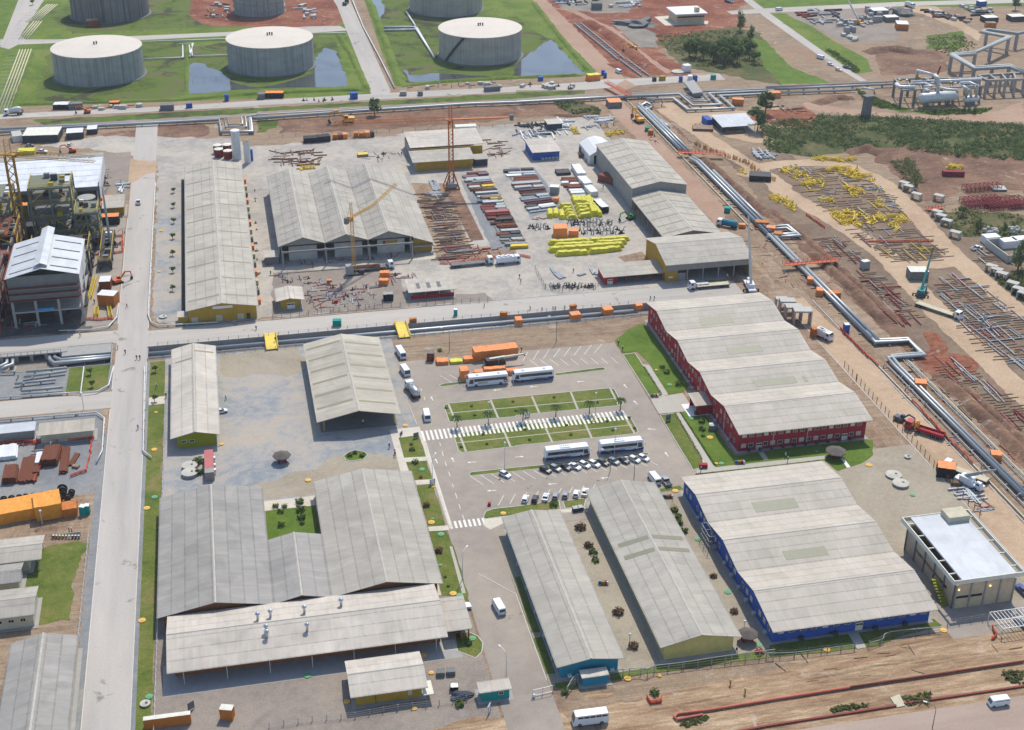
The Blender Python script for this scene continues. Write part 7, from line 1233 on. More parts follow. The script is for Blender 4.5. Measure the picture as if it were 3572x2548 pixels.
for i,q in enumerate(((310,750,345,800),(340,800,400,850),(360,790,430,840),(660,755,690,810),(690,780,720,815),(545,820,610,800))):bundle('c2',*q,3,.22,'lightsteel','white grey pipe pieces near the fenced pen, %s'%('top left','second','third','upper right','lower right','middle')[i])
def inside(poly,x,y):
 r=False
 for i in range(len(poly)):
  a,c=poly[i],poly[i-1]
  if(a[1]>y)!=(c[1]>y)and x<(c[0]-a[0])*(y-a[1])/(c[1]-a[1])+a[0]:r=not r
 return r
b=MB();b.box(-2.9,-.17,0,2.9,.17,.3);SL=b.mesh('timber_sleeper',M('timber'))
MIX=[];PM={};SLP=[]
def pm(L,r,m):
 k=(L,r,m)
 if k not in PM:b=MB();b.tube([(-L/2,0,r),(L/2,0,r)],r,6);PM[k]=b.mesh('pipe_length',M(m))
 return PM[k]
def laydown(s,dy,where,pipes,mats,gx=6.6,skip=.22,plen=(6,9),ang=PI/2):
 poly=P(s);x0,x1=min(p.x for p in poly),max(p.x for p in poly);y=min(p.y for p in poly);y1=max(p.y for p in poly)
 while y<y1:
  y+=dy*.6*rnd.uniform(.85,1.15);x=x0+rnd.uniform(0,5)
  while x<x1:
   if inside(poly,x,y)and rnd.random()>skip*.6:SLP.append((x,y+rnd.uniform(-.25,.25),rnd.uniform(-.05,.05),where))
   x+=gx*rnd.uniform(.85,1.15)
 n=0;q=0
 pipes=int(pipes*1.5)
 while n<pipes and q<pipes*20:
  q+=1;x,yy=rnd.uniform(x0,x1),rnd.uniform(min(p.y for p in poly),y1)
  if not inside(poly,x,yy):continue
  n+=1;m=rnd.choice(mats);o=put('pipe_length',pm(rnd.choice(plen),rnd.choice((.13,.17,.22)),m),None,(x,yy,.28),ang+rnd.uniform(-.08,.08)+(PI/2 if rnd.random()<.15 else 0));tag(o,'%s pipe on the sleepers of the %s'%(CN.get(m,m),where),'pipe','%s pipes of the %s'%(CN.get(m,m),where))
laydown('d2 730,790 960,790 1060,900 1200,1060 1390,1230 1130,1250 1000,1100 860,950',2.3,'ground left of the haul road',22,['pinkpipe','pipedull','redlead'],6.4)
laydown('d2 1500,880 1700,820 1950,950 2277,1210 2330,1650 1990,1560 1750,1290 1690,1230',2.7,'large ground right of the haul road',46,['lightsteel','pinkpipe','lightsteel','pipedull'],6.8,.25,(6,9,12))
laydown('d3 1500,-60 1830,0 2277,390 2290,640 2000,560 1800,380 1650,230',2.6,'ground below the box bend of the pipes',26,['lightsteel','pinkpipe','redlead'],6.6)
laydown('d2 960,540 1400,530 1580,600 1620,690 1150,700 1040,640',2.2,'lower end of the oval ground',10,['yellowpaint','tan'],6.6,.15,(6,9))
laydown('d1 150,1500 500,1480 900,1560 1000,1619 d2 1050,60 1300,340 900,380 600,330 300,30',3.6,'oval laydown ground',14,['yellowpaint','lightsteel','yellowpaint'],7.5,.4)
laydown('d2 720,390 1390,400 1470,510 880,530',3.4,'middle of the oval ground',6,['lightsteel','purplesteel'],7,.35)
laydown('d2 420,490 640,480 880,690 700,690 560,640',2.4,'strip left of the upper haul road',8,['redlead','pipedull'],6,.3)
laydown('b2 1400,90 1640,90 1850,540 1900,640 1640,690 1560,400',2.4,'reddish yard right of the fabrication hall',34,['purplesteel','tan','pinkpipe','lightsteel'],5.8,.1,(6,9),0)
laydown('d2 1850,600 2277,640 2277,690 1900,700',2.2,'pad beside the white wall enclosure',5,['lightsteel'],6,.2)
b=MB();lattice(b,(-2,0,.5),(2,0,.5),.8,4,.16,.1);YF1=b.mesh('yellow_steelwork',M('yellowpaint'));b=MB()
for q in(((-1.5,-.8,.2),(1.5,-.8,.2)),((-1.5,.8,.2),(1.5,.8,.2)),((-1.5,-.8,.2),(-1.5,.8,.2)),((1.5,-.8,.2),(1.5,.8,.2)),((0,-.8,.2),(0,.8,.2)),((-1.5,-.8,.2),(-1.5,-.8,1.4)),((1.5,.8,.2),(1.5,.8,1.2)),((-1.5,-.8,1.3),(0,.8,.9))):b.beam(*q,.24)
YF2=b.mesh('yellow_steelwork',M('yellowpaint'));b=MB();b.tube([(-1.6,0,.25),(.6,0,.25),(1.1,0,.9),(1.1,.2,1.4)],.22,7);b.tube([(-.8,-.8,.22),(.4,.9,.22)],.2,7);YF3=b.mesh('yellow_steelwork',M('yellowpaint'))
def frames(s,n,where,meshes=None,name='yellow_steelwork',cat='steelwork',what='yellow painted steel piece',sc=(.8,1.5)):
 poly=P(s)if isinstance(s,str)else[Vector((x,y,0))for x,y in s];q=0;k=0;meshes=meshes or(YF1,YF2,YF3,YF3)
 while k<n and q<n*30:
  q+=1;x,y=rnd.uniform(min(p.x for p in poly),max(p.x for p in poly)),rnd.uniform(min(p.y for p in poly),max(p.y for p in poly))
  if not inside(poly,x,y):continue
  k+=1;o=put(name,rnd.choice(meshes),None,(x,y,0),rnd.uniform(-.12,.12)+rnd.choice((0,PI/2))if rnd.random()<.8 else rnd.random()*6);f=rnd.uniform(*sc)*(.75 if what[:4]=='asso' else 1);o.scale=(f,f,f);tag(o,'%s %s'%(what,where),cat,'%s pieces %s'%(what.split()[0],where))
frames('d1 120,1500 320,1480 460,1560 520,1619 d2 520,60 440,40 280,0 d1 250,1600',26,'at the upper left end of the oval laydown');frames('d1 500,1480 800,1490 960,1600 950,1619 820,1590 640,1560',26,'at the top of the oval laydown');frames('d2 560,250 760,220 950,340 900,370 720,380 640,330',34,'in the lower left heap of the oval laydown');frames('d2 720,40 860,60 870,110 760,110',9,'in the middle of the oval laydown');frames('d2 960,310 1180,270 1350,370 1180,350 1170,430 1020,360',18,'at the right side of the oval laydown');frames('d2 490,130 600,110 600,170 520,190',7,'left of centre in the oval laydown');frames('d2 960,150 1030,160 1020,230 980,210',4,'right of centre in the oval laydown');frames('d2 10,120 120,120 330,250 240,250',16,'on the red strip left of the upper haul road');frames('d1 370,1400 760,1410 760,1430 480,1425',16,'on the ridge above the oval laydown',None);frames('d1 1620,1470 1740,1480 1750,1510 1640,1515',8,'on the red beam at the far right bare ground');frames('c1 1960,1500 2040,1490 2030,1540 1970,1540',4,'beside the black drums by the queue');frames('c1 480,1120 550,1130 540,1200 490,1190',6,'at the corner of the white stacks');frames('c1 780,1170 950,1170 970,1200 800,1200',9,'behind the tall store');frames('b1 330,1490 470,1480 460,1500 340,1505',5,'behind the fabrication hall roof')
GF=(pm(6,.22,'lightsteel'),pm(4,.28,'pipedull'),SP1)
frames('d1 130,1490 340,1480 440,1530 300,1530',8,'at the upper left end of the oval laydown',GF,'pipe_piece','pipe','grey pipe piece',(.8,1.2));frames('d2 860,20 1010,20 1060,100 900,60',10,'at the upper right of the oval laydown',GF,'pipe_piece','pipe','grey pipe piece',(.8,1.2));frames('d2 1040,150 1180,170 1230,260 1150,270',7,'at the right rim of the oval laydown',GF,'pipe_piece','pipe','grey pipe piece',(.8,1.2));frames('d2 460,80 620,90 600,200 470,200',7,'at the left rim of the oval laydown',GF,'pipe_piece','pipe','grey pipe piece',(.8,1.2))
MIX[:]=(SP1,SP2,SP3,SP3,pm(4,.16,'redlead'),pm(4,.2,'pipedull'),pm(6,.16,'purplesteel'),pm(4,.16,'lightsteel'))
frames('b2 160,800 500,820 560,870 420,900 180,870',26,'in the upper left of the pipe piece yard',MIX,'pipe_piece','pipe','assorted pipe piece');frames('b2 420,880 660,880 680,1030 430,1060',40,'behind the small yellow shed',MIX,'pipe_piece','pipe','assorted pipe piece');frames('b2 660,880 1060,900 1090,1040 690,1050',60,'in the middle of the pipe piece yard',MIX,'pipe_piece','pipe','assorted pipe piece');frames('b2 1150,790 1450,800 1300,850 1160,890',22,'behind the red walled store',MIX,'pipe_piece','pipe','assorted pipe piece');frames('b2 320,690 1300,610 1290,650 330,740',44,'on the apron of the fabrication hall',MIX,'pipe_piece','pipe','assorted pipe piece');frames('b2 1600,600 2200,560 2240,640 1660,690',26,'behind the flatbed trailer truck',(pm(6,.16,'redlead'),SP3),'pipe_piece','pipe','reddish pipe piece');frames('b2 440,1060 1080,1050 1060,1110 460,1130',18,'along the yard fence',MIX,'pipe_piece','pipe','assorted pipe piece')
RSTK=(pm(9,.2,'rust'),pm(6,.22,'rust'),pm(6,.3,'tan'))
frames('b1 160,1340 560,1330 550,1470 180,1470',46,'in the rusty stacks behind the fabrication hall',RSTK,'steel_length','steel','rusty steel length',(.8,1.1));frames('b1 880,1330 1290,1320 1260,1410 900,1430',22,'left of the yellow warehouse',MIX,'pipe_piece','pipe','assorted pipe piece');frames('b1 2000,1240 2180,1250 2200,1400 2040,1400',26,'in the brown racks right of the yellow warehouse',RSTK,'steel_length','steel','rusty steel length',(.6,.9));frames('c1 0,1160 330,1150 350,1240 60,1245',30,'stacked above the blue yard store',(pm(6,.3,'lightsteel'),pm(6,.3,'whitesteel'),pm(4,.3,'darksteel')),'pipe_piece','pipe','grey white pipe piece');frames('c1 380,1050 480,1080 470,1190 370,1190',14,'in the white stacks by the dark store',(pm(6,.4,'whitesteel'),),'pipe_piece','pipe','white pipe piece');frames('c1 600,1030 840,1040 860,1090 600,1070',14,'along the north fence',(pm(6,.4,'whitesteel'),pm(6,.3,'lightsteel')),'pipe_piece','pipe','white grey pipe piece');frames('c1 10,1100 240,1100 240,1130 10,1130',24,'in the dark rack left of the dark store',(pm(4,.3,'darksteel'),SP2),'pipe_piece','pipe','dark pipe piece')
for i,q in enumerate(((430,885,480,745,8,.28,'rust',4,'big block of rusty beams in the west plot'),(235,1035,290,805,12,.2,'rust',2,'wide stack of long rusty beams in the west plot'),(560,955,585,720,5,.22,'rust',2,'long narrow rusty beam stack in the west plot'),(85,1040,110,910,7,.25,'rust',4,'rusty block with white top at the left of the west plot'),(340,880,360,780,4,.2,'whitesteel',3,'white pipe stack between rusty stacks'),(320,965,325,910,4,.2,'rust',3,'short rusty stack beside the red netting'),(60,830,70,715,9,.3,'whitesteel',2,'white pipe stack below the white canopy'),(620,880,690,770,4,.18,'rust',1,'loose rusty beams near the right netting'),(660,900,680,880,3,.3,'tan',1,'small timber pile in the west plot'))):bundle('a3',*q[:4],q[4],q[5],q[6],q[8],q[7],None,'steel_stack','steel stack',True)
b=MB();b.tube([(0,-.55,.9),(0,-.45,.9)],.9,14);b.tube([(0,.45,.9),(0,.55,.9)],.9,14);b.tube([(0,-.45,.9),(0,.45,.9)],.6,12);RL=b.mesh('cable_reel',M('darksteel'))
for i in range(20):tag(put('cable_reel',RL,None,at('a3',5+i*33+rnd.uniform(-6,6),1240-i*3.4-(38 if i%2 else 0)),rnd.uniform(-.4,.4)),'dark cable reel in the double row behind the orange shelter','cable reel','cable reels behind the orange shelter')
put('cable_reel',RL,None,at('a3',555,1125)).scale=(1.5,)*3;tag([o for o in bpy.data.objects if o.name.startswith('cable_reel')and not o.get('label')][0],'largest cable reel standing behind the reel rows','cable reel')
M('netting',(196,76,46),.8,var=.3)
def net(lab,s,h=1.0):
 pts=P(s);b=MB()
 for a,c in zip(pts,pts[1:]):
  n=max(2,int((c-a).length/1.2));q=[a.lerp(c,k/n)+Vector((rnd.uniform(-.25,.25),rnd.uniform(-.25,.25),0))for k in range(n+1)]
  for u,v in zip(q,q[1:]):
   for z in(.25,.55,.9):b.beam(u+Vector((0,0,z*h)),v+Vector((0,0,z*h)),.16)
   b.beam(u,u+Vector((0,0,h)),.12)
 tag(b.obj('safety_netting',M('netting')),lab,'netting')
for l,s in(('orange netting along the trench beside the red truck','d3 1290,310 1390,420 1530,570 1680,720 1830,870'),('orange netting from the drum stack to the red earth','d2 650,1290 760,1400 900,1540 990,1619'),('orange netting around the rusty stacks','a3 375,790 350,920 300,1035'),('orange netting at the right of the west plot','a3 820,640 800,760 760,930 620,980'),('orange netting in front of the beige canopy','a3 0,695 200,665 330,680 560,660 830,640'),('orange netting round the green shrub on bare soil','c4 1160,1330 1180,1385 1290,1375 1290,1330'),('orange netting left of the pergola','d4 1990,720 2030,800 1980,820'),('orange netting of the rebar pad by the main road','h 1480,215 1640,210 1830,200 1830,440 1420,480'),('orange netting below the booth pads','h 1280,1440 1500,1450 1690,1430'),('orange netting along the red strip of the upper haul road','d2 350,280 520,400'),('orange netting at the lower oval laydown rim','d2 880,520 1130,525 1480,515'),('orange netting along the left laydown edge','d2 400,520 540,640 700,790'),('orange netting along the yard kerb behind the flatbed truck','b2 1600,710 1680,715 2277,640 c2 130,660')):net(l,s)
b=MB();[b.box(*q)for q in((-2,-1.3,0,-1.7,1.3,2.6),(1.7,-1.3,0,2,1.3,2.6),(-1.7,-1.3,2.3,1.7,1.3,2.6))];CF=b.mesh('culvert_unit',M('concwhite'))
for i,(x,y)in enumerate(((1215,40),(1255,70),(1325,140),(1520,155),(1505,295),(1540,330),(1590,375),(1665,480),(1985,780),(2030,810),(2075,845),(2170,930),(2220,980),(2265,1020))):tag(put('culvert_unit',CF,None,at('d2',x,y),R(-52)),'white concrete culvert frame beside the right haul road, %s from the top'%(ORD[i]if i else 'first'),'concrete frame','concrete frames by the right haul road')
for i,(x,y,s)in enumerate(((130,1090,1),(180,1130,1.3),(235,1190,1.4),(310,1230,1.5))):o=put('culvert_unit',CF,None,at('d2',x,y),R(-12));o.scale=(s,s,s*1.3);tag(o,'grey concrete frame behind the red office, %s'%('uppermost and smallest','second from above','third from above','lowest and largest')[i],'concrete frame','concrete frames behind the red office')
t=thing('wall_enclosure','u shaped white concrete wall enclosure at the right edge','wall',at('d2',2000,600));b=MB()
for s in('d2 1935,560 2130,705','d2 2130,705 2300,650','d2 1935,560 2080,545'):a,c=P(s);a.z=c.z=1.5;b.beam(a,c,.4,3)
b.obj('wall',M('concwhite'),t,'w')
for i,s in enumerate(('d2 1975,525','d2 2130,560','d2 2230,545')):p=P(s)[0];b=MB();b.cbox(p.x,p.y,0,6,4,3);b.obj('wall_block',M('white'),t,'w')
b=MB();b.cbox(0,0,0,2.4,1.6,1.2);CB1=b.mesh('concrete_block',M('concwhite'));b=MB();b.cbox(0,0,0,6,1,.8);CB2=b.mesh('concrete_block',M('conc'));b=MB();b.cbox(0,0,0,2,2,2.6);CB3=b.mesh('concrete_block',M('conc'))
frames('d1 350,90 450,80 620,200 380,215',22,'in the far left block rows',(CB2,CB2),'concrete_block','concrete block','grey concrete beam',(1,1.4));frames('d1 600,200 760,190 780,270 840,310 700,300',26,'in the middle of the far block yard',(CB1,CB3),'concrete_block','concrete block','grey concrete block',(.9,1.6));frames('d1 670,315 860,340 850,365 760,365',12,'at the near end of the far block yard',(CB1,),'concrete_block','concrete block','white concrete block',(1,1.4));frames('d1 830,100 1000,110 1010,200 850,270 800,180',26,'right of the far crane truck',(CB1,CB3,CB2),'concrete_block','concrete block','grey concrete piece',(.8,1.4));frames('d1 540,95 620,95 660,160 590,150',8,'in the dark row of the far block yard',(pm(9,.5,'darksteel'),),'pipe_piece','pipe','dark pipe length');frames('d1 280,120 330,110 430,180 350,180',8,'at the left of the far block yard',(pm(9,.5,'redlead'),),'pipe_piece','pipe','red pipe length')
for q in(('d1',945,150,1080,145,8,3.6,'concdark','grey store with white roof in the far block yard','shed','wrap'),('d1',1060,200,1170,195,6,3,'concdark','narrow grey cabin beside the far orange shed','shed','wrap'),('d1',1150,268,1255,272,9,3.6,'deeporange','orange walled shed with white roof in the far block yard','shed','wrap'),('d1',1935,205,2050,200,7,3,'darkgrey','far shed with beige roof among dark stacks','shed','rim'),('d1',2165,195,2290,190,7,3,'darkgrey','far shed with beige roof at the right edge','shed','rim'),('d1',1945,250,2030,250,4,3,'deeporange','orange box hut beside the elevated pipe','hut','tan'),('d1',1885,60,1945,55,4,3,'blue','blue container at the far right road','container','white'),('a1',205,1265,520,1255,12,3.4,'darkgrey','long open shed with pale roof at the upper left','shed','rim'),('a1',590,1235,740,1225,7,3,'darkgrey','small dark shed with pale roof right of the long one','shed','wrap'),('a1',770,1190,860,1185,6,2.4,'darkgrey','little lean-to with pale roof beside the upper pipe','shed','wrap'),('a1',120,1260,205,1250,8,2.8,'white','white cabin at the left end of the long open shed','cabin','concwhite'),('a1',155,1372,305,1365,5,1.6,'tarpyellow','crumpled yellow tarpaulin heap beside the pickup','covered stack'),('b1',408,1270,530,1262,4,2.4,'black','left dark container in the north row','container'),('b1',535,1262,642,1250,4,2.6,'black','right dark container in the north row','container'),('b1',662,1235,700,1235,3,2.2,'deeporange','first orange crate of the north row','crate'),('b1',708,1232,745,1232,3,2.0,'rustbox','brown crate between orange ones of the north row','crate'),('b1',750,1230,790,1228,3,2.2,'tarporange','third crate of the north row, pale orange','crate'),('b1',845,1218,882,1218,3,2.2,'deeporange','fourth crate of the north row, after the gap','crate'),('b1',895,1220,938,1218,3,2.2,'deeporange','fifth crate of the north row','crate'),('b1',948,1218,990,1215,3,2.4,'tarporange','sixth crate of the north row','crate'),('b1',1000,1215,1028,1213,3,2.4,'darkgrey','small dark crate ending the north row','crate'),('b1',1745,1168,1930,1160,4,2.4,'rim','long cream cabin behind the yellow warehouse','cabin'),('b1',885,1392,975,1385,3,1.2,'tan','stack of yellow corrugated sheets left of the warehouse','stack','yellowpaint'),('c1',1855,1190,2030,1180,3,1.4,'timber','timber crates below the white construction store','crate'),('c1',1560,1160,1740,1165,6,1.2,'timber','brown piles left of the white construction store','stack','tan'),('c1',2060,1600,2250,1610,6,2.4,'black','long black pipe rack at the end of the queue','rack','darksteel'),('c1',720,1600,850,1640,5,3,'rustbox','dark red containers along the tall store wall','container'),('c1',620,1430,710,1440,9,1.6,'tan','timber crates beside the white tent store','crate'),('c1',670,90,760,90,6,4,'concdark','grey hut under the tree at the top','hut'),('d1',1560,1560,1750,1565,2.5,2.2,'rebar','long dark red beam stack on the far right bare ground','stack'),('d2',2000,75,2125,78,5,1,'concdark','grey slab stack above the red rebar cages','stack','concwhite'),('a1',770,245,870,240,5,4,'rustbox','small brown hut at the foot of the rusty tank','hut','tan')):crate(q[9].replace(' ','_'),*q[:8],q[8],q[9],*(q[10:]),wavy=.03)
t=thing('fabric_store','white fabric tent store in front of the tall grey store','tent',(156.5,553,0));b=MB();x0,x1,y0,y1=-4,9,-12,9
b.side([(x0,0),(x0,4),(x0+3.5,6),((x0+x1)/2,6.8),(x1-3,6),(x1,4),(x1,0)],-8,10);b.obj('cover',M('wrap'),t);b=MB();b.box(-2,-8.1,0,5,-8.02,4);b.obj('opening',M('black'),t)
def cylthing(tl,x,y,r,h,m,top,lab,cat,name):t=thing(name,lab,cat,at(tl,x,y));b=MB();b.lathe((0,0,0),[(r,0),(r,h)],18);b.obj('shell',M(m),t);b=MB();b.lathe((0,0,h),[(r+.08,-.1),(r+.08,.05),(.1,.4)],18);b.obj('top',M(top),t)
for q in(('a1',1935,1385,1.9,3.6,'redlead','rim','front left one of four dark red drums behind the long workshop','drum','storage_drum'),('a1',2015,1400,1.9,3.6,'redlead','rim','front right one of four dark red drums behind the long workshop','drum','storage_drum'),('a1',1925,1350,1.9,3.6,'redlead','rim','rear left one of four dark red drums behind the long workshop','drum','storage_drum'),('a1',2008,1345,1.9,3.6,'redlead','rim','rear right one of four dark red drums behind the long workshop','drum','storage_drum'),('a1',2095,1405,1.9,13,'vessel','white','taller of two white silos behind the long workshop','silo','silo'),('a1',2188,1440,1.4,10,'vessel','tan','shorter of two white silos behind the long workshop','silo','silo'),('a1',2212,1420,1.2,5,'blue','blue','blue tank between the silos and the workshop','tank','silo')):cylthing(*q)
RC=[]
b=MB()
for k in range(9):b.beam((-8+k*2,-2,.2),(-8+k*2,-2,2.4),.18);b.beam((-8+k*2,2,.2),(-8+k*2,2,2.4),.18);b.beam((-8+k*2,-2,2.4),(-8+k*2,2,2.4),.18)
for y in(-2,-.7,.7,2):
 for z in(.3,1.3,2.4):b.beam((-8,y,z),(8,y,z),.16)
RC=b.mesh('rebar_cage',M('rebar'))
for i,(x,y)in enumerate(((1880,170),(1900,215),(2090,180),(2110,225),(2290,200),(1900,60))):tag(put('rebar_cage',RC,None,at('d2',x,y),.03),'dark red rebar cage at the far right, %s'%('back left','front left','back centre','front centre','right edge','lone one above the path')[i],'rebar cage','rebar cages at the far right')
for i,(x,y,n)in enumerate(((1975,450,22),(2195,440,16))):
 b=MB();[b.blob((rnd.uniform(-2.4,2.4),rnd.uniform(-2,2),rnd.uniform(.5,2)),(.8,.8,.7),7,4,.1,k)for k in range(n)];o=b.obj('spool_heap',M('concwhite'));o.location=at('d2',x,y);tag(o,('left','right')[i]+' heap of white round castings in the scrub','heap')
b=MB();b.blob((0,0,0),(7,6,4),16,8,.25,5,-.1);o=b.obj('gravel_heap',M('concdark'));o.location=at('d1',1205,130);tag(o,'cone of grey gravel beside the far block yard','heap')
b=MB();b.blob((0,0,0),(12,8,2.5),16,8,.5,8,-.1);o=b.obj('rubble_heap',M('concdark'));o.location=at('c1',1080,215);tag(o,'grey rubble heap on the red earth near the substation','heap')
for i,(tl,x0,y0,x1,y1)in enumerate((('c1',540,215,930,535),('c1',950,540,1140,680))):
 a,c=at(tl,x0,y0),at(tl,x1,y1);d=(c-a).normalized();n=Vector((-d.y,d.x,0));t=thing('concrete_channel',('upper','lower')[i]+' open concrete channel in the red earth cutting','channel',a);b=MB()
 for s in(-1,1):b.beam(a+n*s*2+Vector((0,0,.5)),c+n*s*2+Vector((0,0,.5)),.5,1)
 L=(c-a).length
 for k in range(int(L/4)):b.beam(a+d*k*4-n*2+Vector((0,0,.9)),a+d*k*4+n*2+Vector((0,0,.9)),.4)
 b.obj('wall',M('conc'),t,'w')
# process area at the left edge
t=thing('frame_building','tall grey concrete frame building with white roof and raised ridge','building',(-62.7,441,0));pr=[(-74.3,18),(-64.6,20.6),(-60.8,20.6),(-51.1,18)]
rf=roof(t,'y',[(-74.3,18),(-62.7,20.9)],426.2,456.3,G['rfwhite'],ridges=False);roof(t,'y',[(-62.7,20.9),(-51.1,18)],426.2,456.3,G['rfwhite'],ridges=False);roof(t,'y',[(-65,21.4),(-62.9,22.3),(-60.8,21.4)],427.5,460,G['rfwhite'],name='ridge_monitor',ridges=False)
p2=[(-74.3,18),(-62.7,20.9),(-51.1,18)]
for k in range(4):
 y=429+k*7.2;light(rf,t,'y',p2,-73.2,-65.5,y,y+.8,'darkgrey');light(rf,t,'y',p2,-60.2,-52,y+.4,y+1.2,'darkgrey')
for z0,z1,m in((13.6,18.2,'concdark'),(10.2,13.2,'concdark')):wbox(t,'facade_panel',m,-74,427,z0,-51.6,427.3,z1)
for z in(5.2,9.6,13.3):wbox(t,'floor_slab','conc',-74,427,z,-51.6,455.5,z+.5)
M('scaffred',(120,70,58),.85,var=.3)
for z in(9.9,12.2,14.4):wbox(t,'scaffold_deck','scaffred',-74.6,425.6,z,-51.2,426.9,z+.15)
posts(t,[(-73.5+7.2*i,y)for i in range(4)for y in(427.6,441,455)],18,.8,'conc');wbox(t,'side_wall','vessel',-51.8,427.3,12,-51.5,456,18);wbox(t,'banner','livcyan',-66,426.8,5.6,-60.6,426.95,6.5);wbox(t,'back_wall','concdark',-74,455.2,0,-51.6,455.5,18);wbox(t,'left_wall','scaffred',-74.9,427,9,-74.4,456,17.6)
for k,(x,y,h)in enumerate(((-70,446,4),(-63,448,5),(-56,445,3.5),(-60,436,2.5))):wbox(t,'machine_block','darkgrey',x-2,y-2,0,x+2,y+2,h)
RM('rfpurlin',(206,210,214),5.5,seam=.75,var=.02,stain=.04)
t=thing('pipe_rack_hall','long white roofed hall with grey purlin grid behind the process tower','building',(-80,546,0));roof(t,'x',[(530,10.2),(560,12.2)],-125,-50.8,G['rfpurlin']);roof(t,'x',[(560.2,12.4),(566,12.0)],-125,-50.8,G['rfdark'],name='rear_canopy');wbox(t,'fascia','concdark',-125,529.4,8.8,-51,529.8,10.3);wbox(t,'end_wall','vessel',-51.2,530,5,-50.9,566,12);wbox(t,'back_wall','concdark',-125,560,0,-51.4,560.3,10);wbox(t,'floor_slab','conc',-125,531,4.2,-51.5,559,4.6)
posts(t,[(-52-8*i,530.6)for i in range(8)],10,.7,'conc')
def tower_frame(lab,x0,x1,y0,y1,zs,m='greengrey',rail='yellowrail',nx=2,ny=2,deck=True):
 t=thing('process_structure',lab,'structure',((x0+x1)/2,(y0+y1)/2,0));o=t.location;h=zs[-1]
 posts(t,[(x0+(x1-x0)*i/nx,y0+(y1-y0)*j/ny)for i in range(nx+1)for j in range(ny+1)],h,.6,m)
 for k,z in enumerate(zs):
  b=MB()
  for q in((x0,y0,x1,y0),(x1,y0,x1,y1),(x1,y1,x0,y1),(x0,y1,x0,y0),((x0+x1)/2,y0,(x0+x1)/2,y1)):b.beam((q[0]-o.x,q[1]-o.y,z-.5),(q[2]-o.x,q[3]-o.y,z-.5),.5,.7)
  b.obj('floor_beams',M(m),t)
  if deck:wbox(t,'deck',m if k==len(zs)-1 else 'concdark',x0+.3,y0+.3,z-.1,x1-.3-(2 if k%2 else 0),y1-.3,z+.08)
  b=MB()
  for q in((x0,y0,x1,y0),(x1,y0,x1,y1),(x0,y1,x0,y0)):b.beam((q[0]-o.x,q[1]-o.y,z+1.1),(q[2]-o.x,q[3]-o.y,z+1.1),.14);b.beam((q[0]-o.x,q[1]-o.y,z+.6),(q[2]-o.x,q[3]-o.y,z+.6),.1)
  b.obj('handrail',M(rail),t)
  zp=zs[k-1]if k else 0;b=MB();b.beam((x0-o.x,y0-o.y,zp),((x0+x1)/2-o.x,y0-o.y,z),.3);b.beam((x1-o.x,y0-o.y,zp),((x0+x1)/2-o.x,y0-o.y,z),.3);b.beam((x1-o.x,y0-o.y,zp),(x1-o.x,y1-o.y,z),.3);b.obj('brace',M(rail if k%2 else m),t)
  for i in range(5):x,y=rnd.uniform(x0+1,x1-2),rnd.uniform(y0+.6,y1-2);s=rnd.uniform(.6,1.5);wbox(t,'machine_block',rnd.choice(('darkgrey','steelgrey','greengrey','rust','white','yellowrail','black')),x,y,z+.1,x+s*1.6,y+s,z+.1+s*rnd.uniform(.8,1.6))
  for i in range(2):b=MB();y=rnd.uniform(y0+.5,y1-.5);b.tube([(x0-.6-o.x,y-o.y,z-1.2),(x1+.6-o.x,y-o.y,z-1.2)],rnd.uniform(.15,.4),7);b.obj('pipe',M('pipedull'),t)
 return t
tower_frame('main green grey process tower with yellow rails beside the big yellow crane',-72.5,-58,494,508,(6,12,18,24));tower_frame('lower process platform right of the main tower with open top',-57.5,-49.5,492,504,(5,10,14));tower_frame('dark wide process frame between the tower and the frame building',-72,-52,466,482,(5,9.5),'darksteel');tower_frame('process frame stub at the left picture edge behind the crane',-96,-80,494,512,(5,10,15,20));tower_frame('low pipe frame at the left picture edge',-100,-78,462,486,(4,8,12),'scaffred','pipedull');tower_frame('small reddish frame behind the frame building',-64,-53,458.5,465,(4,8),'scaffred','yellowrail',1,1);tower_frame('left edge scaffold frame beside the frame building',-96,-78,424,452,(4,8,12,16),'scaffred','steelgrey')
tower_frame('dark low equipment frame beside the booth road',-49,-45,470,500,(3.4,),'darksteel','yellowrail',1,4);tower_frame('yellow railed stair frame between tower and hall',-70,-60,511,522,(5,10,15),'greengrey','yellowrail');tower_frame('rusty pipe frame left of the main tower',-90,-76,470,488,(4,8,12,16),'rust','yellowrail',2,2)
frames([(-98,458),(-51,458),(-51,466),(-98,466)],24,'on the plant floor behind the frame building',MIX,'pipe_piece','pipe','assorted pipe piece',(.9,1.5));frames([(-74,482),(-50,482),(-50,493),(-74,493)],24,'on the plant floor below the main tower',MIX,'pipe_piece','pipe','assorted pipe piece',(.9,1.5))
t=thing('hopper','dark conical hopper with round grey lid beside the process tower','hopper',(-54.5,512,0));b=MB();b.lathe((0,0,4),[(.8,0),(3.2,5),(3.2,8.5)],20);b.obj('cone',M('darkgrey'),t);b=MB();b.lathe((0,0,12.5),[(3.35,0),(3.35,.2),(.1,.3)],20);b.obj('lid',M('conc'),t);posts(t,[(-54.5+x,512+y)for x in(-3,3)for y in(-3,3)],9,.35,'yellowrail','leg')
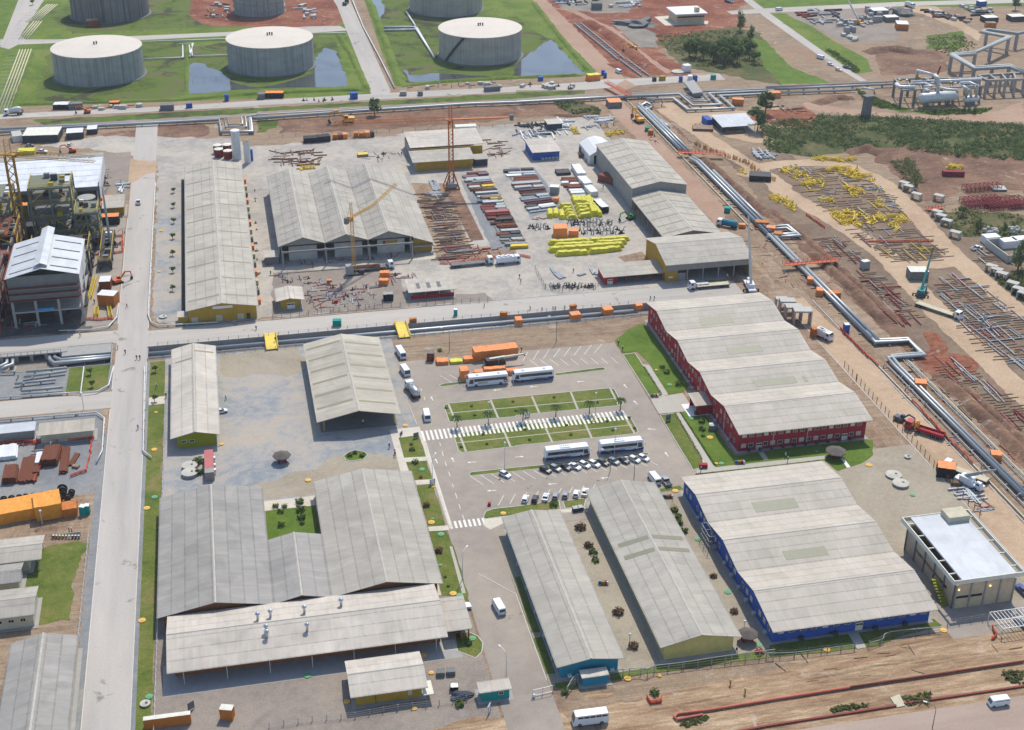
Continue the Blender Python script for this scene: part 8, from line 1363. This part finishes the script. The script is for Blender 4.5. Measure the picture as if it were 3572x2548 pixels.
for q in(('g',370,1385,480,1375,3.5,8,'greengrey','orange sheeting over the low process block, left','covered block','tarporange'),('g',530,1350,700,1345,3.5,7.5,'greengrey','orange sheeting over the low process block, right','covered block','tarporange'),('g',1010,1240,1180,1240,3,4,'deeporange','dark orange sheet hung on the lower platform','sheet'),('g',0,1560,80,1550,5,4,'deeporange','orange container at the left picture edge','container'),('g',410,1600,740,1590,5,5,'darkgrey','dark machine block behind the white ridge','machine')):crate(q[9].replace(' ','_'),*q[:8],q[8],q[9],*(q[10:]),wavy=.1)
frames('h 1450,230 1820,220 1820,420 1430,430',26,'on the rebar pad by the steel mast',(SP2,pm(4,.16,'darksteel'),pm(6,.2,'timber')if 0 else SP3),'steel_piece','steel piece','dark steel piece');frames('h 120,1490 860,1480 860,1530 120,1580',18,'in front of the frame building',MIX,'pipe_piece','pipe','assorted pipe piece');frames('g 1660,500 1720,500 1700,850 1600,860',20,'beside the white roofed hall',MIX,'pipe_piece','pipe','assorted pipe piece');frames('g 1870,700 1960,700 1950,860 1870,870',10,'behind the roadside store',(SP1,pm(4,.3,'whitesteel')),'pipe_piece','pipe','white pipe piece');frames('d3 1680,1070 1800,1090 1880,1180 1800,1200',14,'in the silver stack below the orange stall',(pm(6,.25,'lightsteel'),),'pipe_piece','pipe','silver pipe length');frames('d3 1820,1210 1970,1230 1960,1310 1880,1300',9,'at the corner of the service building',MIX,'pipe_piece','pipe','assorted machine piece');frames('d1 1400,90 1830,180 1800,210 1480,150',30,'in the dark stacks at the far right',(pm(6,.5,'darksteel'),pm(6,.4,'rust'),CB1),'steel_length','steel','dark steel length');frames('d1 1720,60 2000,80 2000,150 1840,150',20,'in the far right storage strip',(pm(6,.4,'darksteel'),CB1),'steel_length','steel','dark grey piece');frames('c1 2100,1340 2270,1350 2277,1410 2110,1400',16,'in the pipe stacks beside the queue',(pm(6,.4,'pipedull'),),'pipe_piece','pipe','grey pipe length');frames('c1 1620,1060 1740,1100 1700,1150 1580,1110',12,'left of the white construction store',MIX,'pipe_piece','pipe','assorted pipe piece');frames('c1 1060,930 1220,920 1330,960 1290,900',4,'near the double elbow',(SP1,),'pipe_piece','pipe','grey elbow piece');frames('a1 1810,60 2000,20 2020,150 1830,160',18,'on the red earth beside the ring girder tank',(CB1,pm(6,.4,'tan'),pm(4,.3,'pipedull')),'steel_piece','steel piece','building material piece');frames('b1 360,60 480,20 520,160 380,170',18,'on the red earth right of the ring girder tank',(pm(6,.3,'whitesteel'),CB1),'steel_piece','steel piece','white steel piece');frames('c1 340,0 660,10 660,50 380,40',14,'in the far storage strip at the top',(pm(6,.5,'darksteel'),pm(6,.4,'whitesteel')),'steel_length','steel','grey white steel length');frames('c1 820,30 1100,10 1110,60 840,80',14,'in the top storage yard',(pm(6,.5,'whitesteel'),CB1),'steel_length','steel','whitish steel length');frames('d2 1870,1240 1960,1200 2010,1290 1930,1310',6,'beside the flatbed on the large ground',(SP1,),'pipe_piece','pipe','grey elbow piece');frames('b2 -20,60 0,1000 -10,1000 -30,60',12,'along the right side of the long workshop',(CB1,SP2),'steel_piece','steel piece','small yard piece',(.5,.8));frames('d1 60,930 330,940 340,1010 100,1030',12,'on the red mound by the dark trees',(pm(6,.3,'timber')if 0 else pm(6,.3,'tan'),SP3),'steel_piece','steel piece','timber or steel length');frames('c1 560,1110 860,1100 860,1130 600,1140',12,'between the north fence stacks',(SP1,pm(4,.2,'pipedull')),'pipe_piece','pipe','grey pipe piece');frames('b1 1500,1140 1760,1160 1740,1180 1480,1170',8,'on the strip behind the yellow warehouse',MIX,'pipe_piece','pipe','assorted pipe piece');frames('c1 0,750 560,740 570,790 40,790',16,'on the service road near the third tank',(SP2,CB1),'steel_piece','steel piece','small dark piece');frames('b1 1290,760 2190,730 2190,780 1300,790',22,'along the dike of the third tank',(SP3,SP1,CB1),'steel_piece','steel piece','small rusty piece');frames('a1 700,960 1330,920 1330,945 720,985',14,'on the verge below the first tank',(SP3,CB1),'steel_piece','steel piece','small brown piece');frames('b1 390,890 680,880 680,895 400,905',8,'on the service road before the flooded tank',(SP2,),'steel_piece','steel piece','small dark piece')
frames([(192.6,205),(196,205),(196,345),(192.6,345)],34,'along the pipe way beside the east access road',MIX,'pipe_piece','pipe','assorted pipe piece',(.9,1.5));frames([(201.5,205),(205.8,205),(205.8,345),(201.5,345)],30,'on the far side of the pipe way',(pm(6,.2,'tan'),pm(4,.2,'rust'),SP3),'pipe_piece','pipe','rusty or timber length',(.8,1.4));frames([(193,460),(205,460),(205,545),(193,545)],26,'along the upper pipe way',MIX,'pipe_piece','pipe','assorted pipe piece',(.9,1.5));frames([(186,400),(206,400),(206,450),(186,450)],22,'around the boom truck',MIX,'pipe_piece','pipe','assorted pipe piece',(.9,1.4));frames([(-100,379),(-56,379),(-56,394),(-100,394)],8,'in the blue gravel plot',(SP1,),'pipe_piece','pipe','grey pipe piece',(.8,1.2));frames('a3 0,640 330,650 320,700 0,700',20,'in the clutter below the white canopy',MIX,'pipe_piece','pipe','assorted pipe piece',(.9,1.4));frames('a3 300,700 480,700 420,760 300,790',8,'above the rusty stacks',MIX,'pipe_piece','pipe','assorted pipe piece',(.9,1.4));frames('c1 950,960 1050,960 1330,1330 1260,1330',16,'on the red dirt road shoulder',MIX,'pipe_piece','pipe','assorted pipe piece',(.8,1.3));frames('d4 100,1000 2277,700 2277,1000 800,1180 100,1300',18,'on the bare soil at the bottom right',(pm(4,.13,'tan'),pm(4,.13,'darksteel')),'pipe_piece','pipe','thin stick or pipe piece',(.6,.9))
for l,a,c in(('slim yellow lattice section leaning beside the frame building',at('h',1345,1130),at('h',1420,830)),('yellow lattice section lying in front of the lower orange booth',at('h',1655,1420),at('h',1620,1210)),('pair of yellow rails lying beside the lower orange booth',at('h',1440,1400),at('h',1450,1290))):b=MB();lattice(b,Vector((0,0,.7)),c-a+Vector((0,0,.7)),1.1,9,.2,.12);o=b.obj('lattice_section',M('yellowpaint'));o.location=a;tag(o,l,'lattice section')
# EARTH BANKS, LEFTOVERS
def berm(name,pts,w,h,m,seed=0,asym=.5):
 """low bank of earth with a rough crest, lying on the ground sheet"""
 pts=P(pts)if isinstance(pts,str)else[Vector((p[0],p[1],0))for p in pts];q=[]
 for a,c in zip(pts,pts[1:]):n=max(1,int((c-a).length/1.6));q+=[a.lerp(c,k/n)for k in range(n)]
 q.append(pts[-1]);prof=[(-.5,-.02),(-.33,.45),(-.14,.9),(.06,1),(.24,.7),(.4,.25),(.5,-.02)];vs=[];m_=len(prof)
 for i,p in enumerate(q):
  t=(q[min(i+1,len(q)-1)]-q[max(i-1,0)]).normalized();n=Vector((-t.y,t.x,0));e=min(1,i/3,(len(q)-1-i)/3)
  for j,(x,z)in enumerate(prof):
   k=noise.noise(Vector((p.x*.22,p.y*.22,j*.7+seed)));vs.append(p+n*(x*w*(1+.25*noise.noise(Vector((p.x*.1,p.y*.1,seed+x*2))))+k*.4)+Vector((0,0,max(-.05,z*h*e*(1+.55*k)))))
 b=MB();b.add(vs,[(i*m_+j,i*m_+j+1,(i+1)*m_+j+1,(i+1)*m_+j)for i in range(len(q)-1)for j in range(m_-1)]);o=b.obj(name,G[m],None,None,True);o['kind']='structure'
for k,s in enumerate(([(209.5,200),(209.5,300),(209,335)],[(209,372),(210,400),(208.5,436)],[(207,470),(205.5,500),(204,545)],[(213,205),(213.5,330)],[(214,372),(213,420),(210.5,480)])):berm('dirt_bank',s,(6,5.5,5,3.5,4)[k],(1.7,1.7,1.5,1,1.1)[k],'slope',k)
berm('dirt_bank','c1 600,180 800,290 960,420 1120,560 1270,665',9,2,'redsoil',7);berm('dirt_bank','c1 830,560 1060,690',5,1,'redsoil',9);berm('dirt_bank','d2 1440,1310 1530,1450 1480,1530',6,1.2,'redsoil',11);berm('dirt_bank','d1 700,1350 900,1320 1050,1380 1040,1450',8,2,'slope',13);berm('dirt_bank','d1 880,470 1100,440 1350,470',10,2.4,'slope',15);berm('dirt_bank','d1 430,920 600,870 780,870',8,2,'slope',16);berm('dirt_bank','c1 300,1010 500,1030 700,1010',4,.8,'slope',17)
for k,s in enumerate(('a1 130,940 340,440','a1 130,925 1500,890 2277,830 b1 700,800 960,800','b1 965,795 830,500 700,300','b1 1250,760 1140,420 1000,60 960,-20','b1 1260,765 1700,720 2277,690 c1 600,668','c1 650,640 400,340 150,20','a1 1645,830 1652,400')):berm('grass_dike',s,(5,4,4,5,4,4,2.4)[k],(1.1,1,1,1.1,1,1,.5)[k],'dike',20+k)
for k,s in enumerate(('d4 200,1010 800,960','d4 1000,900 1500,800','c4 1000,1480 1500,1380 2000,1290','d4 300,1180 900,1060 1500,960','c4 600,1330 860,1310')):berm('dirt_bank',s,1.6,.28,'bottomsoil',30+k)
SLP.sort(key=lambda q:q[0]**2+q[1]**2)
for x,y,a,where in SLP[:298]:tag(put('timber_sleeper',SL,None,(x,y,0),a),'dark timber sleeper in the rows of the '+where,'sleeper','sleepers of the '+where)
b=MB()
for x,y,a,where in SLP[298:]:b.cbox(x,y,0,5.8,.34,.3,a)
tag(b.obj('timber_sleepers',M('timber')),'farther rows of dark timber sleepers on the laydown grounds','sleepers',None,'stuff')
def rest(nm,keep=295):
 """past 300 of one kind: the nearest stay things, the rest become one mass"""
 L=[o for o in bpy.data.objects if o.parent is None and o.type=='MESH' and o.name.split('.')[0]==nm and o.get('kind')is None]
 if len(L)<=keep:return
 L.sort(key=lambda o:o.location.x**2+o.location.y**2);V=[];F=[];K=[];ms=[]
 for o in L[keep:]:
  mt=Matrix.LocRotScale(o.location,o.rotation_euler,o.scale);n=len(V);V+=[tuple(mt@v.co)for v in o.data.vertices];m=o.data.materials[0]
  if m not in ms:ms.append(m)
  for p in o.data.polygons:F.append(tuple(n+i for i in p.vertices));K.append(ms.index(m))
  bpy.data.objects.remove(o)
 b=MB();b.v,b.f,b.k=V,F,K;tag(b.obj(nm+'_mass',ms),'farther scattered %s lying about the works yards'%nm.replace('_',' ').replace('piece','pieces').replace('length','lengths'),'materials',None,'stuff')
for nm in('pipe_piece','pipe_length','pipe_spool','steel_length','steel_piece','steel_bundle','yellow_steelwork','concrete_block'):rest(nm)
# AIR
b=MB();b.box(-712,-162,-4,1512,3212,203);hz=bpy.data.materials.new('haze');hz.use_nodes=True;q=hz.node_tree;q.nodes.remove(q.nodes['Principled BSDF']);pv=q.nodes.new('ShaderNodeVolumePrincipled');pv.inputs['Color'].default_value=(.86,.92,1,1);pv.inputs['Density'].default_value=.00007;pv.inputs['Anisotropy'].default_value=.2
q.links.new(pv.outputs[0],q.nodes['Material Output'].inputs['Volume']);b.obj('haze',hz)['kind']='stuff'
